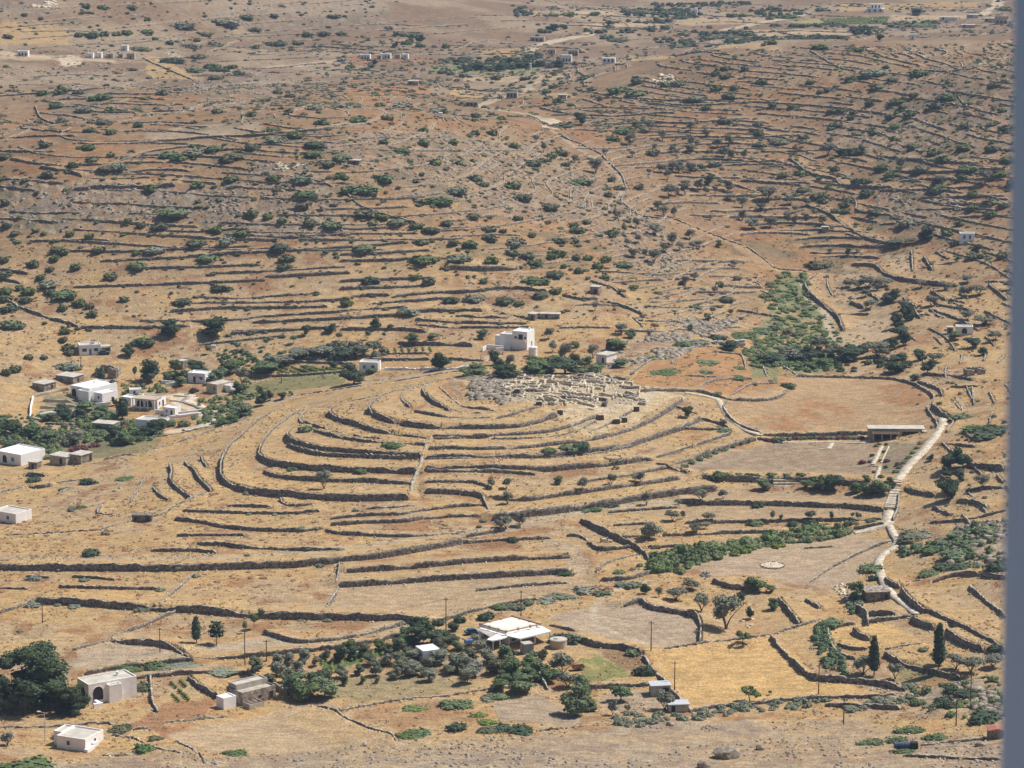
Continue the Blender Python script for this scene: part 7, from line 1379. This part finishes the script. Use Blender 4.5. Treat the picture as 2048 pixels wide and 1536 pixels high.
# vine rows
def vinerows(px, n, words, ang):
    P = gpoly(px, ZF); V = []; F = []; off = 0; v, f = leafcloud([(0, 0, .4, .5, .5, .45)], 26, .22, 5, core=.7); r = np.random.default_rng(3)
    lo, hi = P.min(0), P.max(0); c_, s_ = math.cos(ang), math.sin(ang)
    for i in range(-40, 40):
        for j in range(-60, 60):
            X = (lo[0]+hi[0])/2+i*2.4*c_-j*1.3*s_; Y = (lo[1]+hi[1])/2+i*2.4*s_+j*1.3*c_
            if inside(P, np.array([X]), np.array([Y]))[0] and r.random() < .85: V.append(v*r.uniform(.8, 1.2)+[X, Y, gz(X, Y)]); F.append(f+off); off += len(v)
    o = newobj('vine_rows', npmesh('vine_rows', np.concatenate(V), np.concatenate(F), M['f_vine']), kind='stuff'); o['label'] = words; o['category'] = 'crops'
vinerows("540 742 560 735 700 732 690 742 560 750", 8, 'pale green vegetable rows beside the village', .5); vinerows("745 700 870 697 870 706 740 710", 6, 'green rows on the terrace left of the two storey house', .1); vinerows("1640 40 1780 34 1770 48 1660 50", 6, 'diagonal vine rows on the far plain', .6)
vinerows("640 1325 760 1303 770 1310 655 1342", 6, 'bright green vegetable bed between orchard trees', 0.); vinerows("340 1368 370 1362 385 1400 345 1410", 6, 'young vines in the walled plot right of the arched cottage', .4)
# the blurred sky-tinted post beside the lens, standing on the viewpoint's ground
b = MB(); l_ = lambda z: .3635-.0167*z
b.add([(l_(-2.6), 2.0, -2.6), (.75, 2.0, -2.6), (.75, 2.2, -2.6), (l_(-2.6), 2.2, -2.6), (l_(1.2), 2.0, 1.2), (.70, 2.0, 1.2), (.70, 2.2, 1.2), (l_(1.2), 2.2, 1.2)], [(0, 3, 2, 1), (4, 5, 6, 7), (0, 1, 5, 4), (1, 2, 6, 5), (2, 3, 7, 6), (3, 0, 4, 7)])
o = b.obj('skylight_tinted_post', M['post'], None, (0, 0, CAMZ)); reg(o, 'post', '', 2030, 768, None, 'blurred white post tinted skylight blue at the right edge, close to the lens')
# ---------------------------------------------------------------- air
b = MB(); b.box(-2400, 2400, -40, 3600, -60, 320); hz = b.obj('haze', None); hz['kind'] = 'stuff'; hz['label'] = 'thin pale summer haze over the valley'; hz['category'] = 'haze'
hm = bpy.data.materials.new('haze'); hm.use_nodes = True; ht = hm.node_tree; ht.nodes.remove(ht.nodes['Principled BSDF']); pv = ht.nodes.new('ShaderNodeVolumePrincipled'); pv.inputs['Density'].default_value = .00008; pv.inputs['Color'].default_value = (.52, .7, 1, 1); pv.inputs['Anisotropy'].default_value = .2
ht.links.new(pv.outputs[0], ht.nodes['Material Output'].inputs['Volume']); hz.data.materials.append(hm)
# ---------------------------------------------------------------- labels
LM = [(459, 51, 'the little chapel'), (220, 112, 'the hilltop farm'), (770, 115, 'the far valley row of houses'), (1080, 80, 'the unfinished concrete building'), (1140, 120, 'the white far villa'), (1755, 20, 'the largest far house'), (2005, 45, 'the far right house'), (1320, 160, 'the rocky knob'), (1095, 245, 'the bright track bend at the saddle'), (885, 236, 'the pale shrine on the crest'), (718, 330, 'the dark hillside hut'),
 (100, 240, 'the left valley wall'), (300, 200, 'the left terraced knoll'), (570, 338, 'the pale crags'), (250, 380, 'the left cliff line'), (368, 606, 'the isolated round bush'), (430, 670, 'the two big trees above the village'), (178, 700, 'the lone white house'), (60, 600, 'the diagonal left wall'), (180, 790, 'the arcaded white house'), (400, 760, 'the small bright cottage'), (30, 915, 'the wide white house'), (740, 735, 'the roadside white house'), (1040, 690, 'the two storey white house'),
 (1187, 580, 'the isolated stone hut'), (1130, 790, 'the excavated ruins'), (975, 790, 'the ruins outcrop'), (845, 925, 'the pale ramp wall'), (650, 830, 'the left bend of the ringed hill'), (455, 925, 'the outermost ring wall bend'), (278, 1040, 'the dark stone shelter'), (181, 1105, 'the ball shaped bush'), (675, 1150, 'the pale cross wall'), (1430, 720, 'the round knoll'), (1600, 640, 'the stream bed'), (1730, 665, 'the pale pink field'), (1935, 475, 'the cottage with blue shutters'), (1560, 380, 'the olive terraces'), (1720, 310, 'the small lollipop tree'), (1830, 410, 'the stony right knoll'),
 (1930, 660, 'the arched pale hut'), (1655, 810, 'the large dry field'), (1785, 870, 'the museum pavilion'), (1780, 1000, 'the stone stairs'), (1590, 968, 'the seating steps'), (1980, 860, 'the large dark thicket'), (1545, 1130, 'the threshing floor'), (1208, 1080, 'the stone well'), (1452, 1230, 'the large grey olive'), (1750, 1185, 'the ancient stone hut'), (1660, 1290, 'the prickly pear thicket'), (1480, 1340, 'the wheat field'), (1450, 1500, 'the large boulder'), (1812, 1497, 'the blue trailer'), (1025, 1270, 'the modern villa'), (853, 1305, 'the white cube shed'), (1325, 1385, 'the metal roofed sheds'),
 (1150, 1400, 'the tall garden tree'), (505, 1395, 'the masonry farm building'), (213, 1385, 'the arched cottage'), (150, 1490, 'the lowest white cottage'), (410, 1275, 'the cypress and pine pair'), (1900, 1300, 'the right hand cypress'), (1950, 1100, 'the right rocky slope'), (1160, 1100, 'the dirt track fork'), (1980, 200, 'the far right slope'), (1550, 130, 'the right hill crest'), (60, 60, 'the far top left slope'), (650, 60, 'the far middle slope'), (950, 30, 'the far top fields'), (1450, 40, 'the far dark groves'), (900, 450, 'the middle hillside scrub'), (1250, 360, 'the winding field wall'), (1100, 400, 'the bare orange slope'), (640, 560, 'the long straight terraces'), (200, 480, 'the lower left hillside')]
ORD = ['nearest', 'second nearest', 'third nearest', 'fourth nearest', 'fifth nearest', 'sixth nearest', 'seventh nearest', 'eighth nearest', 'ninth nearest', 'tenth nearest', 'eleventh nearest', 'twelfth nearest', 'thirteenth nearest', 'fourteenth nearest', 'fifteenth nearest', 'sixteenth nearest', 'seventeenth nearest', 'eighteenth nearest', 'nineteenth nearest', 'twentieth nearest']
groups = {}
for o, cat, words, px, py, full in THINGS:
    if full: continue
    lx, ly, nm = min(LM, key=lambda l: (l[0]-px)**2+((l[1]-py)*1.6)**2); dx, dy = px-lx, (py-ly)*1.6
    side = ('right of' if dx > 0 else 'left of') if abs(dx) > abs(dy) else ('below' if dy > 0 else 'above')
    groups.setdefault((words, nm, side), []).append((math.hypot(dx, dy), o))
for (words, nm, side), L in groups.items():
    L.sort(key=lambda t: t[0])
    for k, (d_, o) in enumerate(L):
        where = f'{side} {nm}'
        o['label'] = f'{words} {where}' if len(L) == 1 else f'{words}, {ORD[min(k, 19)]} {where}'
        ws = o['label'].split()
        if len(ws) > 16: o['label'] = ' '.join(w_ for w_ in ws if w_ not in ('small', 'dry', 'standing'))
